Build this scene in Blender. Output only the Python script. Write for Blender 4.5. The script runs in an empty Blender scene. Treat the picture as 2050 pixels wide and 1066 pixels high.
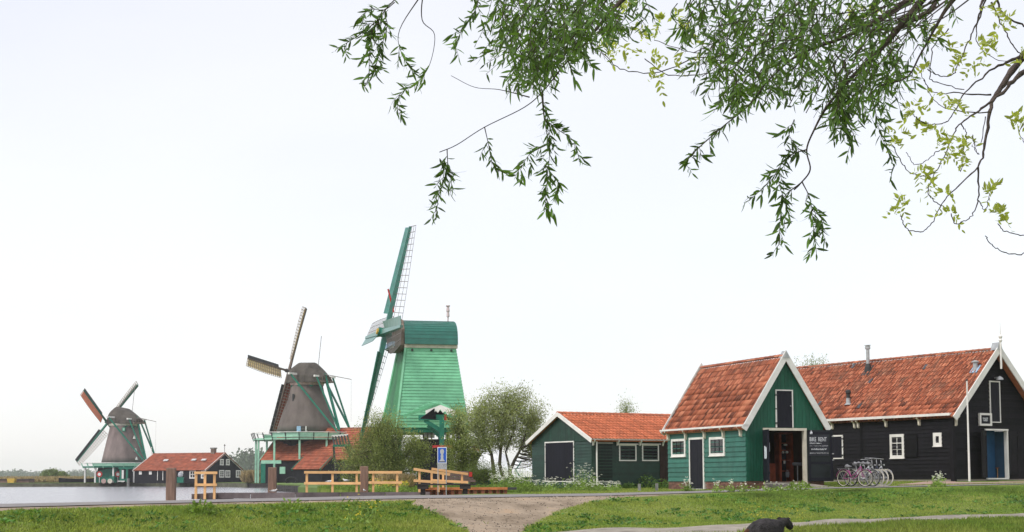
import bpy, math, random
import numpy as np
from mathutils import Vector, Matrix
from mathutils.geometry import tessellate_polygon
random.seed(7); RNG = np.random.default_rng(11)
SC = bpy.context.scene
COL = SC.collection
PI = math.pi

# ------------------------------------------------------------------ camera
F, CX, CY, PIT, ROLL = 3020.0, 1025.0, 723.3, 0.0772, -0.0037
cp, sp = math.cos(PIT), math.sin(PIT)
cr, sr = math.cos(ROLL), math.sin(ROLL)
FWD, UPV, RGT = Vector((0, cp, sp)), Vector((0, -sp, cp)), Vector((1, 0, 0))
cam = bpy.data.cameras.new('camera'); camo = bpy.data.objects.new('camera', cam); COL.objects.link(camo)
ri = RGT * cr + UPV * sr; ui = RGT * -sr + UPV * cr
camo.matrix_world = Matrix(((ri.x, ui.x, -FWD.x, 0), (ri.y, ui.y, -FWD.y, 0), (ri.z, ui.z, -FWD.z, 0), (0, 0, 0, 1)))
cam.sensor_width = 36; cam.lens = F / 2050 * 36; cam.shift_y = (CY - 533) / 2050
cam.clip_start = 0.1; cam.clip_end = 9000
SC.camera = camo

# ------------------------------------------------------------------ light: bright overcast day
SUN_EL, SUN_AZ = math.radians(48), math.radians(-128)     # azimuth from +Y, clockwise: behind and left of the camera
world = bpy.data.worlds.new('World'); SC.world = world; world.use_nodes = True
wn, wl = world.node_tree.nodes, world.node_tree.links
wn.clear()
wo = wn.new('ShaderNodeOutputWorld'); bg1 = wn.new('ShaderNodeBackground'); bg2 = wn.new('ShaderNodeBackground')
sky = wn.new('ShaderNodeTexSky'); sky.sky_type = 'NISHITA'; sky.sun_disc = False
sky.sun_elevation = SUN_EL; sky.sun_rotation = SUN_AZ
wl.new(sky.outputs[0], bg1.inputs[0]); bg1.inputs[1].default_value = 0.05
tc = wn.new('ShaderNodeTexCoord'); nz = wn.new('ShaderNodeTexNoise'); mp = wn.new('ShaderNodeMapping')
mp.inputs['Scale'].default_value = (1.0, 1.0, 2.6)
wl.new(tc.outputs['Generated'], mp.inputs[0]); wl.new(mp.outputs[0], nz.inputs['Vector'])
nz.inputs['Scale'].default_value = 2.1; nz.inputs['Detail'].default_value = 4; nz.inputs['Roughness'].default_value = .45
rp = wn.new('ShaderNodeValToRGB'); wl.new(nz.outputs[0], rp.inputs[0])
rp.color_ramp.elements[0].position = .3; rp.color_ramp.elements[0].color = (.925, .91, .955, 1)
rp.color_ramp.elements[1].position = .62; rp.color_ramp.elements[1].color = (1.03, 1.0, 1.0, 1)
wl.new(rp.outputs[0], bg2.inputs[0]); bg2.inputs[1].default_value = 0.83
ad = wn.new('ShaderNodeAddShader'); wl.new(bg1.outputs[0], ad.inputs[0]); wl.new(bg2.outputs[0], ad.inputs[1])
wl.new(ad.outputs[0], wo.inputs[0])
sl = bpy.data.lights.new('sun', 'SUN'); so = bpy.data.objects.new('sun', sl); COL.objects.link(so)
sl.energy = 2.4; sl.angle = math.radians(18); sl.color = (1, .96, .9)
sd = Vector((math.sin(SUN_AZ) * math.cos(SUN_EL), math.cos(SUN_AZ) * math.cos(SUN_EL), math.sin(SUN_EL)))
so.rotation_euler = sd.to_track_quat('Z', 'Y').to_euler(); so.location = (-40, -40, 60)
SC.view_settings.view_transform = 'Standard'; SC.view_settings.look = 'None'
SC.view_settings.exposure = 0.0; SC.view_settings.gamma = 1; SC.view_settings.use_curve_mapping = False
SC.cycles.use_denoising = True
SC.cycles.max_bounces = 6; SC.cycles.diffuse_bounces = 3; SC.cycles.volume_bounces = 2
SC.cycles.transmission_bounces = 4; SC.cycles.transparent_max_bounces = 8

# ------------------------------------------------------------------ helpers
def ray(px, py):
    a, b = px - CX, py - CY
    u, w = cr * a + sr * b, -sr * a + cr * b
    return (RGT * (u / F) + UPV * (-w / F) + FWD)
def at(px, py, Y):
    d = ray(px, py); return d * (Y / d.y)
def onz(px, py, z):
    d = ray(px, py); return d * (z / d.z)

_inv = {}
def tag(o, label=None, cat=None, group=None, kind=None):
    if label: o['label'] = label
    if cat: o['category'] = cat
    if group: o['group'] = group
    if kind: o['kind'] = kind
    return o
def empty(name, loc, rz, label=None, cat=None, group=None):
    o = bpy.data.objects.new(name, None); COL.objects.link(o)
    o.location = loc; o.rotation_euler = (0, 0, rz); o.empty_display_size = .3
    M = Matrix.Translation(Vector(loc)) @ Matrix.Rotation(rz, 4, 'Z')
    _inv[o] = M.inverted()
    return tag(o, label, cat, group)
def V(*a): return Vector(a)

class MB:
    """collects polygons in world coordinates; build() links them as one mesh object"""
    def __init__(s): s.v = []; s.f = []; s.m = []; s.r = []
    def add(s, vs, fs, m=0, r=None):
        n = len(s.v); s.v += [tuple(p) for p in vs]
        for f in fs:
            s.f.append([n + i for i in f]); s.m.append(m); s.r.append(random.random() if r is None else r)
        return s
    def hexa(s, p, m=0, r=None):      # p: bottom 4, top 4
        if r is None: r = random.random()
        return s.add(p, [(3, 2, 1, 0), (4, 5, 6, 7), (0, 1, 5, 4), (1, 2, 6, 5), (2, 3, 7, 6), (3, 0, 4, 7)], m, r)
    def box(s, lo, hi, m=0):
        x0, y0, z0 = lo; x1, y1, z1 = hi
        return s.hexa([V(x0, y0, z0), V(x1, y0, z0), V(x1, y1, z0), V(x0, y1, z0), V(x0, y0, z1), V(x1, y0, z1), V(x1, y1, z1), V(x0, y1, z1)], m)
    def bar(s, a, b, w, h, up=V(0, 0, 1), m=0, w2=None, h2=None):
        a, b = Vector(a), Vector(b); d = (b - a).normalized(); x = d.cross(up)
        if x.length < 1e-4: x = d.cross(V(1, 0, 0))
        x.normalize(); y = x.cross(d); w2 = w if w2 is None else w2; h2 = h if h2 is None else h2
        q = []
        for c, ww, hh in ((a, w, h), (b, w2, h2)):
            q += [c - x * ww / 2 - y * hh / 2, c + x * ww / 2 - y * hh / 2, c + x * ww / 2 + y * hh / 2, c - x * ww / 2 + y * hh / 2]
        return s.hexa(q, m)
    def tube(s, pts, rad, n=6, m=0, cap=True):
        pts = [Vector(p) for p in pts]
        if not isinstance(rad, (list, tuple)): rad = [rad] * len(pts)
        base = len(s.v); x = None
        for i, p in enumerate(pts):
            d = (pts[min(i + 1, len(pts) - 1)] - pts[max(i - 1, 0)])
            if d.length < 1e-7: d = V(0, 0, 1)
            d.normalize()
            if x is None:
                x = d.orthogonal().normalized()
            else:
                x = (x - d * x.dot(d))
                if x.length < 1e-5: x = d.orthogonal()
                x.normalize()
            y = d.cross(x)
            for k in range(n):
                a = 2 * PI * k / n; s.v.append(tuple(p + (x * math.cos(a) + y * math.sin(a)) * rad[i]))
        r = random.random()
        for i in range(len(pts) - 1):
            for k in range(n):
                a = base + i * n + k; b = base + i * n + (k + 1) % n
                s.f.append([a, b, b + n, a + n]); s.m.append(m); s.r.append(r)
        if cap:
            s.f.append([base + k for k in range(n)][::-1]); s.m.append(m); s.r.append(r)
            e = base + (len(pts) - 1) * n
            s.f.append([e + k for k in range(n)]); s.m.append(m); s.r.append(r)
        return s
    def lathe(s, c, prof, n=12, m=0):     # prof [(r,z)...]
        c = Vector(c); base = len(s.v); r = random.random()
        for (rr, z) in prof:
            for k in range(n):
                a = 2 * PI * k / n; s.v.append((c.x + rr * math.cos(a), c.y + rr * math.sin(a), c.z + z))
        for i in range(len(prof) - 1):
            for k in range(n):
                a = base + i * n + k; b = base + i * n + (k + 1) % n
                s.f.append([a, b, b + n, a + n]); s.m.append(m); s.r.append(r)
        s.f.append([base + k for k in range(n)][::-1]); s.m.append(m); s.r.append(r)
        e = base + (len(prof) - 1) * n; s.f.append([e + k for k in range(n)]); s.m.append(m); s.r.append(r)
        return s
    def poly(s, pts, nrm, th, m=0):      # planar polygon extruded backwards by th along -nrm
        pts = [Vector(p) for p in pts]; n = len(pts); nrm = Vector(nrm)
        q = pts + [p - nrm * th for p in pts]
        fs = [list(range(n)), list(range(2 * n - 1, n - 1, -1))] + [[i, i + n, (i + 1) % n + n, (i + 1) % n] for i in range(n)]
        return s.add(q, fs, m, random.random())
    def build(s, name, mat, parent=None, smooth=False, kind=None, label=None, cat=None, group=None):
        me = bpy.data.meshes.new(name); inv = None
        if parent is not None: inv = _inv[parent]
        vs = s.v
        if inv is not None and len(vs):
            A = np.array(vs); R = np.array(inv.to_3x3()); T = np.array(inv.translation); vs = (A @ R.T + T).tolist()
        me.from_pydata(vs, [], s.f)
        mats = mat if isinstance(mat, (list, tuple)) else [mat]
        for q in mats: me.materials.append(q)
        if len(mats) > 1: me.polygons.foreach_set('material_index', s.m)
        at_ = me.attributes.new('rnd', 'FLOAT', 'FACE'); at_.data.foreach_set('value', s.r)
        if smooth: me.polygons.foreach_set('use_smooth', [True] * len(s.f))
        me.update()
        o = bpy.data.objects.new(name, me); COL.objects.link(o)
        if parent is not None: o.parent = parent; _inv[o] = inv
        else: _inv[o] = Matrix.Identity(4)
        tag(o, label, cat, group, kind)
        return o

def thing_mesh(mb, name, mat, label, cat, group=None, **k):
    o = mb.build(name, mat, **k); return tag(o, label, cat, group)
def copy_tree(o, parent=None):
    c = o.copy(); COL.objects.link(c); c.parent = parent
    _inv[c] = _inv.get(o)
    for ch in list(o.children): copy_tree(ch, c)
    return c

# ------------------------------------------------------------------ materials
def mat(name, col, rough=.7, var=.12, scale=3.0, bump=0.0, bscale=None, metal=0.0, rnd=0.0, stretch=(1, 1, 1), spec=.3, col2=None, dirt=0.0, trans=0.0, coords='Object', obj_rnd=0.0, rdist=None):
    m = bpy.data.materials.new(name); m.use_nodes = True; n = m.node_tree.nodes; l = m.node_tree.links
    b = n['Principled BSDF']; b.inputs['Roughness'].default_value = rough; b.inputs['Metallic'].default_value = metal
    b.inputs['Specular IOR Level'].default_value = spec
    t = n.new('ShaderNodeTexCoord'); mp = n.new('ShaderNodeMapping'); mp.inputs['Scale'].default_value = stretch
    l.new(t.outputs[coords], mp.inputs[0])
    nz = n.new('ShaderNodeTexNoise'); nz.inputs['Scale'].default_value = scale; nz.inputs['Detail'].default_value = 5; nz.inputs['Roughness'].default_value = .6
    l.new(mp.outputs[0], nz.inputs['Vector'])
    mx = n.new('ShaderNodeMix'); mx.data_type = 'RGBA'
    c2 = col2 or tuple(min(1, c * (1 + 2.2 * var)) for c in col)
    c1 = tuple(c * (1 - 1.6 * var) for c in col) if not col2 else col
    mx.inputs[6].default_value = (*c1, 1); mx.inputs[7].default_value = (*c2, 1)
    cr_ = n.new('ShaderNodeMapRange'); cr_.inputs[1].default_value = .3; cr_.inputs[2].default_value = .7
    l.new(nz.outputs[0], cr_.inputs[0]); l.new(cr_.outputs[0], mx.inputs[0])
    out = mx.outputs[2]
    if rnd or obj_rnd:
        a = n.new('ShaderNodeAttribute'); a.attribute_name = 'rnd'
        oi = n.new('ShaderNodeObjectInfo'); ad = n.new('ShaderNodeMath'); ad.operation = 'ADD'
        l.new(a.outputs['Fac'], ad.inputs[0]); l.new(oi.outputs['Random'], ad.inputs[1])
        fr = n.new('ShaderNodeMath'); fr.operation = 'FRACT'; l.new(ad.outputs[0], fr.inputs[0])
        rr = n.new('ShaderNodeMapRange'); rr.inputs[3].default_value = 1 - (rnd or obj_rnd); rr.inputs[4].default_value = 1 + (rnd or obj_rnd) * .7
        l.new(fr.outputs[0], rr.inputs[0])
        mm = n.new('ShaderNodeMix'); mm.data_type = 'RGBA'; mm.blend_type = 'MULTIPLY'; mm.inputs[0].default_value = 1
        l.new(out, mm.inputs[6]); l.new(rr.outputs[0], mm.inputs[7]); out = mm.outputs[2]
        m['frn'] = 1
    if dirt:
        n2 = n.new('ShaderNodeTexNoise'); n2.inputs['Scale'].default_value = .9; n2.inputs['Detail'].default_value = 8; n2.inputs['Roughness'].default_value = .7
        l.new(t.outputs[coords], n2.inputs['Vector'])
        r2 = n.new('ShaderNodeMapRange'); r2.inputs[1].default_value = .5; r2.inputs[2].default_value = .75; r2.inputs[4].default_value = dirt
        l.new(n2.outputs[0], r2.inputs[0])
        m3 = n.new('ShaderNodeMix'); m3.data_type = 'RGBA'; l.new(r2.outputs[0], m3.inputs[0]); l.new(out, m3.inputs[6]); m3.inputs[7].default_value = (.16, .14, .1, 1)
        out = m3.outputs[2]
    l.new(out, b.inputs['Base Color'])
    if bump:
        bp = n.new('ShaderNodeBump'); bp.inputs['Strength'].default_value = bump; bp.inputs['Distance'].default_value = .03
        nb = n.new('ShaderNodeTexNoise'); nb.inputs['Scale'].default_value = bscale or scale * 3; nb.inputs['Detail'].default_value = 4
        l.new(mp.outputs[0], nb.inputs['Vector']); l.new(nb.outputs[0], bp.inputs['Height']); l.new(bp.outputs[0], b.inputs['Normal'])
    if trans:
        tr = n.new('ShaderNodeBsdfTranslucent'); ms = n.new('ShaderNodeMixShader'); ms.inputs[0].default_value = trans
        g = n.new('ShaderNodeMix'); g.data_type = 'RGBA'; g.blend_type = 'MULTIPLY'; g.inputs[0].default_value = 1; g.inputs[7].default_value = (1.3, 1.35, .55, 1)
        l.new(out, g.inputs[6]); l.new(g.outputs[2], tr.inputs[0])
        l.new(b.outputs[0], ms.inputs[1]); l.new(tr.outputs[0], ms.inputs[2]); l.new(ms.outputs[0], n['Material Output'].inputs[0])
    return m

WHITE = mat('white_paint', (.74, .72, .68), .55, .05, 2, dirt=.28, bump=.15, bscale=14)
CREAM = mat('cream_paint', (.62, .57, .47), .6, .08, 3, dirt=.25)
G_SHOP = mat('lit_green_board', (.030, .135, .102), .5, .12, 2.5, rnd=.14, bump=.2, bscale=30, dirt=.12)  # lighter copy of the shed green: brighter light on the side put into colour
G_GABLE = mat('shaded_green_board', (.009, .085, .05), .5, .12, 3, rnd=.12, bump=.15, stretch=(8, 8, 1))  # darker copy of the shed green: shade on the gable front put into colour
G_SHED = mat('bottle_green_board', (.008, .038, .024), .4, .15, 2.5, rnd=.25, bump=.3, bscale=25, spec=.4)
BLACK = mat('tarred_board', (.0065, .006, .008), .65, .2, 2.5, rnd=.45, bump=.4, bscale=25, spec=.18)
BLACKD = mat('dark_slate_paint', (.009, .009, .016), .55, .12, 4, spec=.2, bump=.1, stretch=(12, 12, 1), rnd=.1)
FARBLACK = mat('weathered_black_board', (.011, .011, .015), .8, .2, 1.5, spec=.15, rnd=.2)
TILE = mat('clay_pantile', (.32, .095, .05), .7, .24, 5, rnd=.34, bump=.3, bscale=20, dirt=.6, spec=.2)
TILE_L = mat('light_clay_pantile', (.50, .15, .07), .65, .14, 5, rnd=.26, bump=.3, bscale=20, dirt=.2)
TILE_F = mat('distant_clay_tile', (.30, .085, .045), .85, .2, 1.2, rnd=.16, stretch=(1, 1, 1), dirt=.35)
def tile_ramp(m, stops):
    n = m.node_tree.nodes; l = m.node_tree.links
    fr = [x for x in n if x.type == 'MATH' and x.operation == 'FRACT'][0]; q = n.new('ShaderNodeValToRGB'); l.new(fr.outputs[0], q.inputs[0]); e = q.color_ramp.elements
    e[0].position, e[0].color = stops[0][0], (*stops[0][1], 1); e[1].position, e[1].color = stops[-1][0], (*stops[-1][1], 1)
    for p, c in stops[1:-1]: x = e.new(p); x.color = (*c, 1)
    mx = [x for x in n if x.type == 'MIX' and x.blend_type == 'MIX'][0]
    mm = [x for x in n if x.type == 'MIX' and x.blend_type == 'MULTIPLY'][0]
    a = n.new('ShaderNodeMix'); a.data_type = 'RGBA'; a.inputs[0].default_value = .6; l.new(mx.outputs[2], a.inputs[6]); l.new(q.outputs[0], a.inputs[7]); l.new(a.outputs[2], mm.inputs[6])
tile_ramp(TILE, [(0, (.075, .045, .04)), (.12, (.19, .075, .05)), (.4, (.34, .105, .055)), (.75, (.44, .145, .075)), (1, (.52, .24, .14))])
BRICK = mat('plinth_brick', (.17, .08, .06), .85, .25, 6, rnd=.35, dirt=.3)
MORTAR = mat('grey_mortar', (.2, .18, .16), .9, .1, 8)
STEEL = mat('zinc', (.42, .43, .43), .4, .1, 5, metal=.6)
CHROME = mat('bright_chrome', (.42, .42, .43), .3, .05, 5, metal=.7)
RUBBER = mat('black_rubber', (.015, .015, .016), .7, .1, 5)
PINK = mat('pink_paint', (.33, .06, .2), .35, .05, 5)
DARKP = mat('dark_blue_paint', (.03, .04, .07), .35, .05, 5)
GREYP = mat('silver_paint', (.42, .43, .45), .3, .05, 5, metal=.3)
SADDLE = mat('grey_vinyl', (.16, .16, .17), .5, .1, 5)
def glass():
    m = bpy.data.materials.new('window_glass'); m.use_nodes = True; n = m.node_tree.nodes; l = m.node_tree.links
    b = n['Principled BSDF']; b.inputs['Roughness'].default_value = .04; b.inputs['Base Color'].default_value = (.015, .016, .02, 1)
    b.inputs['Specular IOR Level'].default_value = .6
    t = n.new('ShaderNodeTexCoord'); nz = n.new('ShaderNodeTexNoise'); nz.inputs['Scale'].default_value = 1.6
    l.new(t.outputs['Object'], nz.inputs['Vector']); bp = n.new('ShaderNodeBump'); bp.inputs['Strength'].default_value = .2; bp.inputs['Distance'].default_value = .02
    l.new(nz.outputs[0], bp.inputs['Height']); l.new(bp.outputs[0], b.inputs['Normal'])
    return m
GLASS = glass()
RAILWOOD = mat('fresh_pine', (.74, .43, .19), .6, .1, 2, rnd=.14, stretch=(1, 1, 1), bump=.1)
POSTWOOD = mat('brown_hardwood', (.2, .125, .092), .75, .2, 2, stretch=(5, 5, .6), bump=.4, rnd=.1)
DECKWOOD = mat('weathered_deck_wood', (.13, .105, .105), .8, .2, 2, stretch=(1, 6, 1), bump=.3, rnd=.3)
DECKDARK = mat('dark_wet_timber', (.03, .026, .024), .7, .2, 2, rnd=.2)
RUST = mat('rusty_steel', (.23, .085, .045), .8, .3, 3, dirt=.3)
RUSTCAP = mat('rusty_orange_cap', (.42, .15, .05), .8, .2, 3)
MG_L = mat('pale_green_board', (.17, .47, .27), .5, .08, 1.2, rnd=.12, bump=.15, dirt=.08)
MG_S = mat('grass_green_board', (.045, .26, .095), .5, .1, .6, rnd=.05)
MG_T = mat('teal_board', (.01, .135, .10), .32, .1, 1.2, rnd=.08, spec=.6)
MG_SAIL = mat('sail_teal_paint', (.03, .165, .125), .3, .15, 1.5, spec=.7)
MG_SAILL = mat('pale_aqua_paint', (.42, .6, .55), .5, .08, 1.5)
MG_GREEN = mat('dutch_green_paint', (.01, .15, .095), .5, .12, 1.5)
MG_PALE = mat('mint_green_paint', (.3, .55, .4), .55, .08, 2)
IRON = mat('dark_iron', (.04, .04, .04), .6, .1, 3)
LATTICE = mat('grey_lath', (.2, .18, .17), .7, .1, 3)
LATTICE_T = mat('tan_lath', (.42, .33, .26), .7, .1, 3)
THATCH = mat('grey_thatch', (.135, .112, .1), .95, .14, .5, bump=.8, bscale=6, stretch=(1.5, 1.5, .5), dirt=.25)
THATCH_A = mat('pale_brown_thatch', (.19, .15, .14), .95, .18, .4, bump=.8, bscale=6, stretch=(1.5, 1.5, .5), dirt=.2)
THATCH_D = mat('dark_thatch', (.075, .066, .056), .95, .2, .8, bump=.8, bscale=6, dirt=.2)
CANVAS_T = mat('tan_canvas', (.72, .61, .52), .8, .06, 2, trans=.4)
CANVAS_R = mat('red_canvas', (.33, .075, .04), .85, .15, 2)
CANVAS_O = mat('orange_canvas', (.8, .26, .1), .8, .08, 2, trans=.4)
CANVAS_W = mat('grey_canvas', (.5, .5, .5), .8, .06, 2)
BROWNB = mat('brown_weathered_board', (.16, .12, .095), .8, .25, 2, bump=.2)
RED = mat('red_paint', (.42, .03, .025), .5, .1, 3)
BLUES = mat('sign_blue', (.02, .1, .48), .4, .03, 3)
SIGNG = mat('sign_grey', (.45, .46, .47), .5, .05, 3)
SIGNW = mat('sign_white', (.72, .74, .76), .4, .03, 3)
CHALK = mat('chalk', (.55, .56, .58), .9, .3, 30)
CHALKB = mat('blackboard', (.02, .021, .028), .6, .3, 3)
NAVY = mat('deep_blue_paint', (.02, .085, .18), .5, .08, 2)
NAVYL = mat('mid_blue_paint', (.075, .17, .28), .5, .08, 2)
INTWOOD = mat('brown_panelling', (.075, .032, .018), .7, .2, 3, stretch=(8, 8, 1))
REDWOOD = mat('red_brown_wood', (.24, .055, .025), .5, .2, 3)
CLOTH = mat('white_cloth', (.7, .75, .8), .8, .08, 6)
BLUEL = mat('light_blue_paint', (.3, .45, .6), .5, .1, 3)
YELLOW = mat('yellow_paint', (.55, .35, .06), .5, .15, 3)
TARP = mat('white_tarpaulin', (.72, .73, .75), .6, .1, 1.5, bump=.4, bscale=4)
WOOL = mat('black_wool', (.03, .027, .028), .95, .35, 9, bump=1.0, bscale=30, spec=.25)
WOOLF = mat('black_hair', (.012, .010, .009), .7, .3, 10, bump=.3)
CONCRETE = mat('grey_concrete', (.26, .235, .2), .9, .15, 2, bump=.3)
STONE = mat('bollard_grey', (.2, .2, .19), .9, .15, 5)
BARK_W = mat('willow_bark', (.05, .038, .03), .9, .25, 6, bump=.6, bscale=30)
BARK_A = mat('ash_bark', (.075, .058, .05), .9, .3, 8, bump=.6, bscale=40)
BARK = mat('brown_bark', (.10, .085, .062), .9, .25, 3, bump=.5)
GULLW = mat('white_feather', (.75, .75, .74), .7, .05, 5)
GULLG = mat('grey_feather', (.35, .36, .38), .7, .05, 5)
LEAF_W = mat('willow_leaf', (.10, .175, .045), .5, .2, 3, rnd=.55, trans=.5, spec=.3)
LEAF_WT = mat('pale_willow_leaf', (.10, .18, .045), .5, .2, 3, rnd=.4, trans=.4)
LEAF_A = mat('young_ash_leaf', (.44, .48, .14), .5, .12, 3, rnd=.3, trans=.6)
LEAF_S = mat('olive_shrub_leaf', (.27, .31, .12), .6, .25, .8, rnd=.5, trans=.45)
LEAF_SD = mat('dark_shrub_leaf', (.15, .2, .06), .6, .25, .8, rnd=.45, trans=.4)
LEAF_G = mat('grey_green_leaf', (.33, .37, .2), .6, .2, .8, rnd=.45, trans=.45)
LEAF_Y = mat('yellow_green_leaf', (.22, .27, .08), .6, .2, .8, rnd=.4, trans=.35)
LEAF_F = mat('far_foliage', (.06, .085, .045), .9, .3, .08, rnd=.3)
GRASS = mat('grass_blade', (.18, .29, .05), .6, .3, .45, rnd=.5, trans=.42, coords='Object', col2=(.38, .41, .115))
GRASS_D = mat('tall_grass_blade', (.18, .27, .055), .6, .25, .5, rnd=.4, trans=.3)
REED = mat('dry_reed', (.45, .35, .2), .8, .2, 1, rnd=.25, trans=.2)
FLW = mat('white_umbel', (.78, .78, .66), .8, .05, 3)
FLY = mat('yellow_petal', (.75, .6, .05), .7, .1, 3)

def ground_mat():
    m = bpy.data.materials.new('ground_earth_and_turf'); m.use_nodes = True; n = m.node_tree.nodes; l = m.node_tree.links
    b = n['Principled BSDF']; b.inputs['Roughness'].default_value = .95; b.inputs['Specular IOR Level'].default_value = .1
    t = n.new('ShaderNodeTexCoord'); a = n.new('ShaderNodeAttribute'); a.attribute_name = 'dirt'
    def noise(s, d=6, r=.65, vec=None):
        q = n.new('ShaderNodeTexNoise'); q.inputs['Scale'].default_value = s; q.inputs['Detail'].default_value = d; q.inputs['Roughness'].default_value = r
        l.new(vec or t.outputs['Object'], q.inputs['Vector']); return q.outputs[0]
    def ramp(src, stops):
        q = n.new('ShaderNodeValToRGB'); l.new(src, q.inputs[0]); e = q.color_ramp.elements
        e[0].position, e[0].color = stops[0][0], (*stops[0][1], 1); e[1].position, e[1].color = stops[-1][0], (*stops[-1][1], 1)
        for p, c in stops[1:-1]:
            x = e.new(p); x.color = (*c, 1)
        return q.outputs[0]
    g = ramp(noise(.5), [(.3, (.07, .12, .022)), (.5, (.14, .19, .04)), (.7, (.24, .25, .085))])
    mp = n.new('ShaderNodeMapping'); mp.inputs['Scale'].default_value = (1.0, .55, 1); l.new(t.outputs['Object'], mp.inputs[0])
    d = ramp(noise(.8, 14, .74, mp.outputs[0]), [(.3, (.10, .075, .052)), (.42, (.22, .17, .12)), (.56, (.34, .27, .2)), (.72, (.43, .29, .18))])
    ad = n.new('ShaderNodeMath'); ad.operation = 'ADD'; l.new(a.outputs['Fac'], ad.inputs[0])
    s = n.new('ShaderNodeMath'); s.operation = 'MULTIPLY_ADD'; l.new(noise(3.5), s.inputs[0]); s.inputs[1].default_value = 1.5; s.inputs[2].default_value = -.75
    l.new(s.outputs[0], ad.inputs[1])
    k = n.new('ShaderNodeMapRange'); k.inputs[1].default_value = .4; k.inputs[2].default_value = .6; l.new(ad.outputs[0], k.inputs[0])
    mx = n.new('ShaderNodeMix'); mx.data_type = 'RGBA'; l.new(k.outputs[0], mx.inputs[0]); l.new(g, mx.inputs[6]); l.new(d, mx.inputs[7])
    l.new(mx.outputs[2], b.inputs['Base Color'])
    bp = n.new('ShaderNodeBump'); bp.inputs['Strength'].default_value = .6; bp.inputs['Distance'].default_value = .05; l.new(noise(5, 8, .7), bp.inputs['Height']); l.new(bp.outputs[0], b.inputs['Normal'])
    return m
GROUND = ground_mat()
ASPHALT = mat('worn_asphalt', (.22, .205, .2), .85, .12, 1.5, bump=.3, bscale=60, coords='Object', dirt=.2)
PATHM = mat('gravel_path', (.27, .24, .2), .95, .22, 2.2, bump=.6, bscale=25, dirt=.25)
PAVING = mat('pink_brick_paving', (.36, .25, .2), .9, .15, 4, bump=.3)
def water_mat():
    m = bpy.data.materials.new('river_water'); m.use_nodes = True; n = m.node_tree.nodes; l = m.node_tree.links
    b = n['Principled BSDF']; b.inputs['Base Color'].default_value = (.27, .27, .3, 1); b.inputs['Roughness'].default_value = .16; b.inputs['IOR'].default_value = 1.33
    t = n.new('ShaderNodeTexCoord'); mp = n.new('ShaderNodeMapping'); mp.inputs['Scale'].default_value = (.32, 1, 1); l.new(t.outputs['Object'], mp.inputs[0])
    q = n.new('ShaderNodeTexNoise'); q.inputs['Scale'].default_value = .55; q.inputs['Detail'].default_value = 6; q.inputs['Roughness'].default_value = .68; l.new(mp.outputs[0], q.inputs['Vector'])
    bp = n.new('ShaderNodeBump'); bp.inputs['Strength'].default_value = 1; bp.inputs['Distance'].default_value = .35; l.new(q.outputs[0], bp.inputs['Height']); l.new(bp.outputs[0], b.inputs['Normal'])
    return m
WATER = water_mat()

# ------------------------------------------------------------------ terrain
RX = np.array([-60, -20, -11.1, -8.6, -3.9, 2.8, 6.6, 11.2, 19.7, 60.]); RYN = np.array([-26, 22, 32.7, 37.4, 43.6, 49.2, 52.4, 55, 58, 70.])
RXF = np.array([-60, -22, -12.7, -9.7, -4.6, 3.3, 7.3, 12.1, 21, 60.]); RYF = np.array([-22, 26, 37.3, 42, 51.5, 56.6, 58.6, 59.2, 61.6, 74.])
RZX = np.array([-60, 3, 7, 11.5, 20, 60.]); RZ = np.array([-.62, -.61, -.55, -.45, -.33, -.3])
POLY = [(-300, -120), (-60, -21.5), (-22, 26.7), (-12.7, 38), (-9.7, 42.7), (-4.6, 52.3), (-2.6, 55.2), (-.6, 57.2), (.2, 58.4), (.2, 60.4), (-3.6, 60.4), (-9, 80), (-17, 120), (-23, 165), (-29, 187), (-36, 230), (-41, 258), (-46, 263), (-60, 300), (-75, 318), (-110, 322), (-3000, 330), (-3000, -120)]
def inpoly(x, y, P):
    r = np.zeros(np.shape(x), bool); n = len(P)
    for i in range(n):
        x1, y1 = P[i]; x2, y2 = P[(i + 1) % n]
        c = ((y1 > y) != (y2 > y)) & (x < (x2 - x1) * (y - y1) / ((y2 - y1) + 1e-12) + x1)
        r ^= c
    return r
def sst(t): t = np.clip(t, 0, 1); return t * t * (3 - 2 * t)
def gz(x, y, water=True):
    x = np.asarray(x, float); y = np.asarray(y, float)
    yn, yf, zr = np.interp(x, RX, RYN), np.interp(x, RXF, RYF), np.interp(x, RZX, RZ)
    s = yn - y
    zlow = -1.25 - .22 * sst((37 - y) / 12)
    z = zr + (zlow - zr) * (.4 * np.clip((s - .3) / 9.5, 0, 1) + .6 * sst((s - .3) / 9.5))
    z = z + .03 * np.sin(x * 1.3 + y) * np.cos(y * .9 - x * .4) * sst((s - 1) / 2)
    b = y - yf
    zl = np.interp(x, [-40, 2, 6, 9, 14, 22, 60], [-.62, -.6, -.56, -.5, -.3, -.2, -.2])
    zb = zr + (zl - zr) * sst(b / 3.5) + .02 * np.sin(x * 1.7) * np.sin(y * 1.1) * sst(b / 2)
    z = np.where(b > 0, zb, z)
    if water: z = np.where(inpoly(x, y, POLY), -3., z)
    return z
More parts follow.
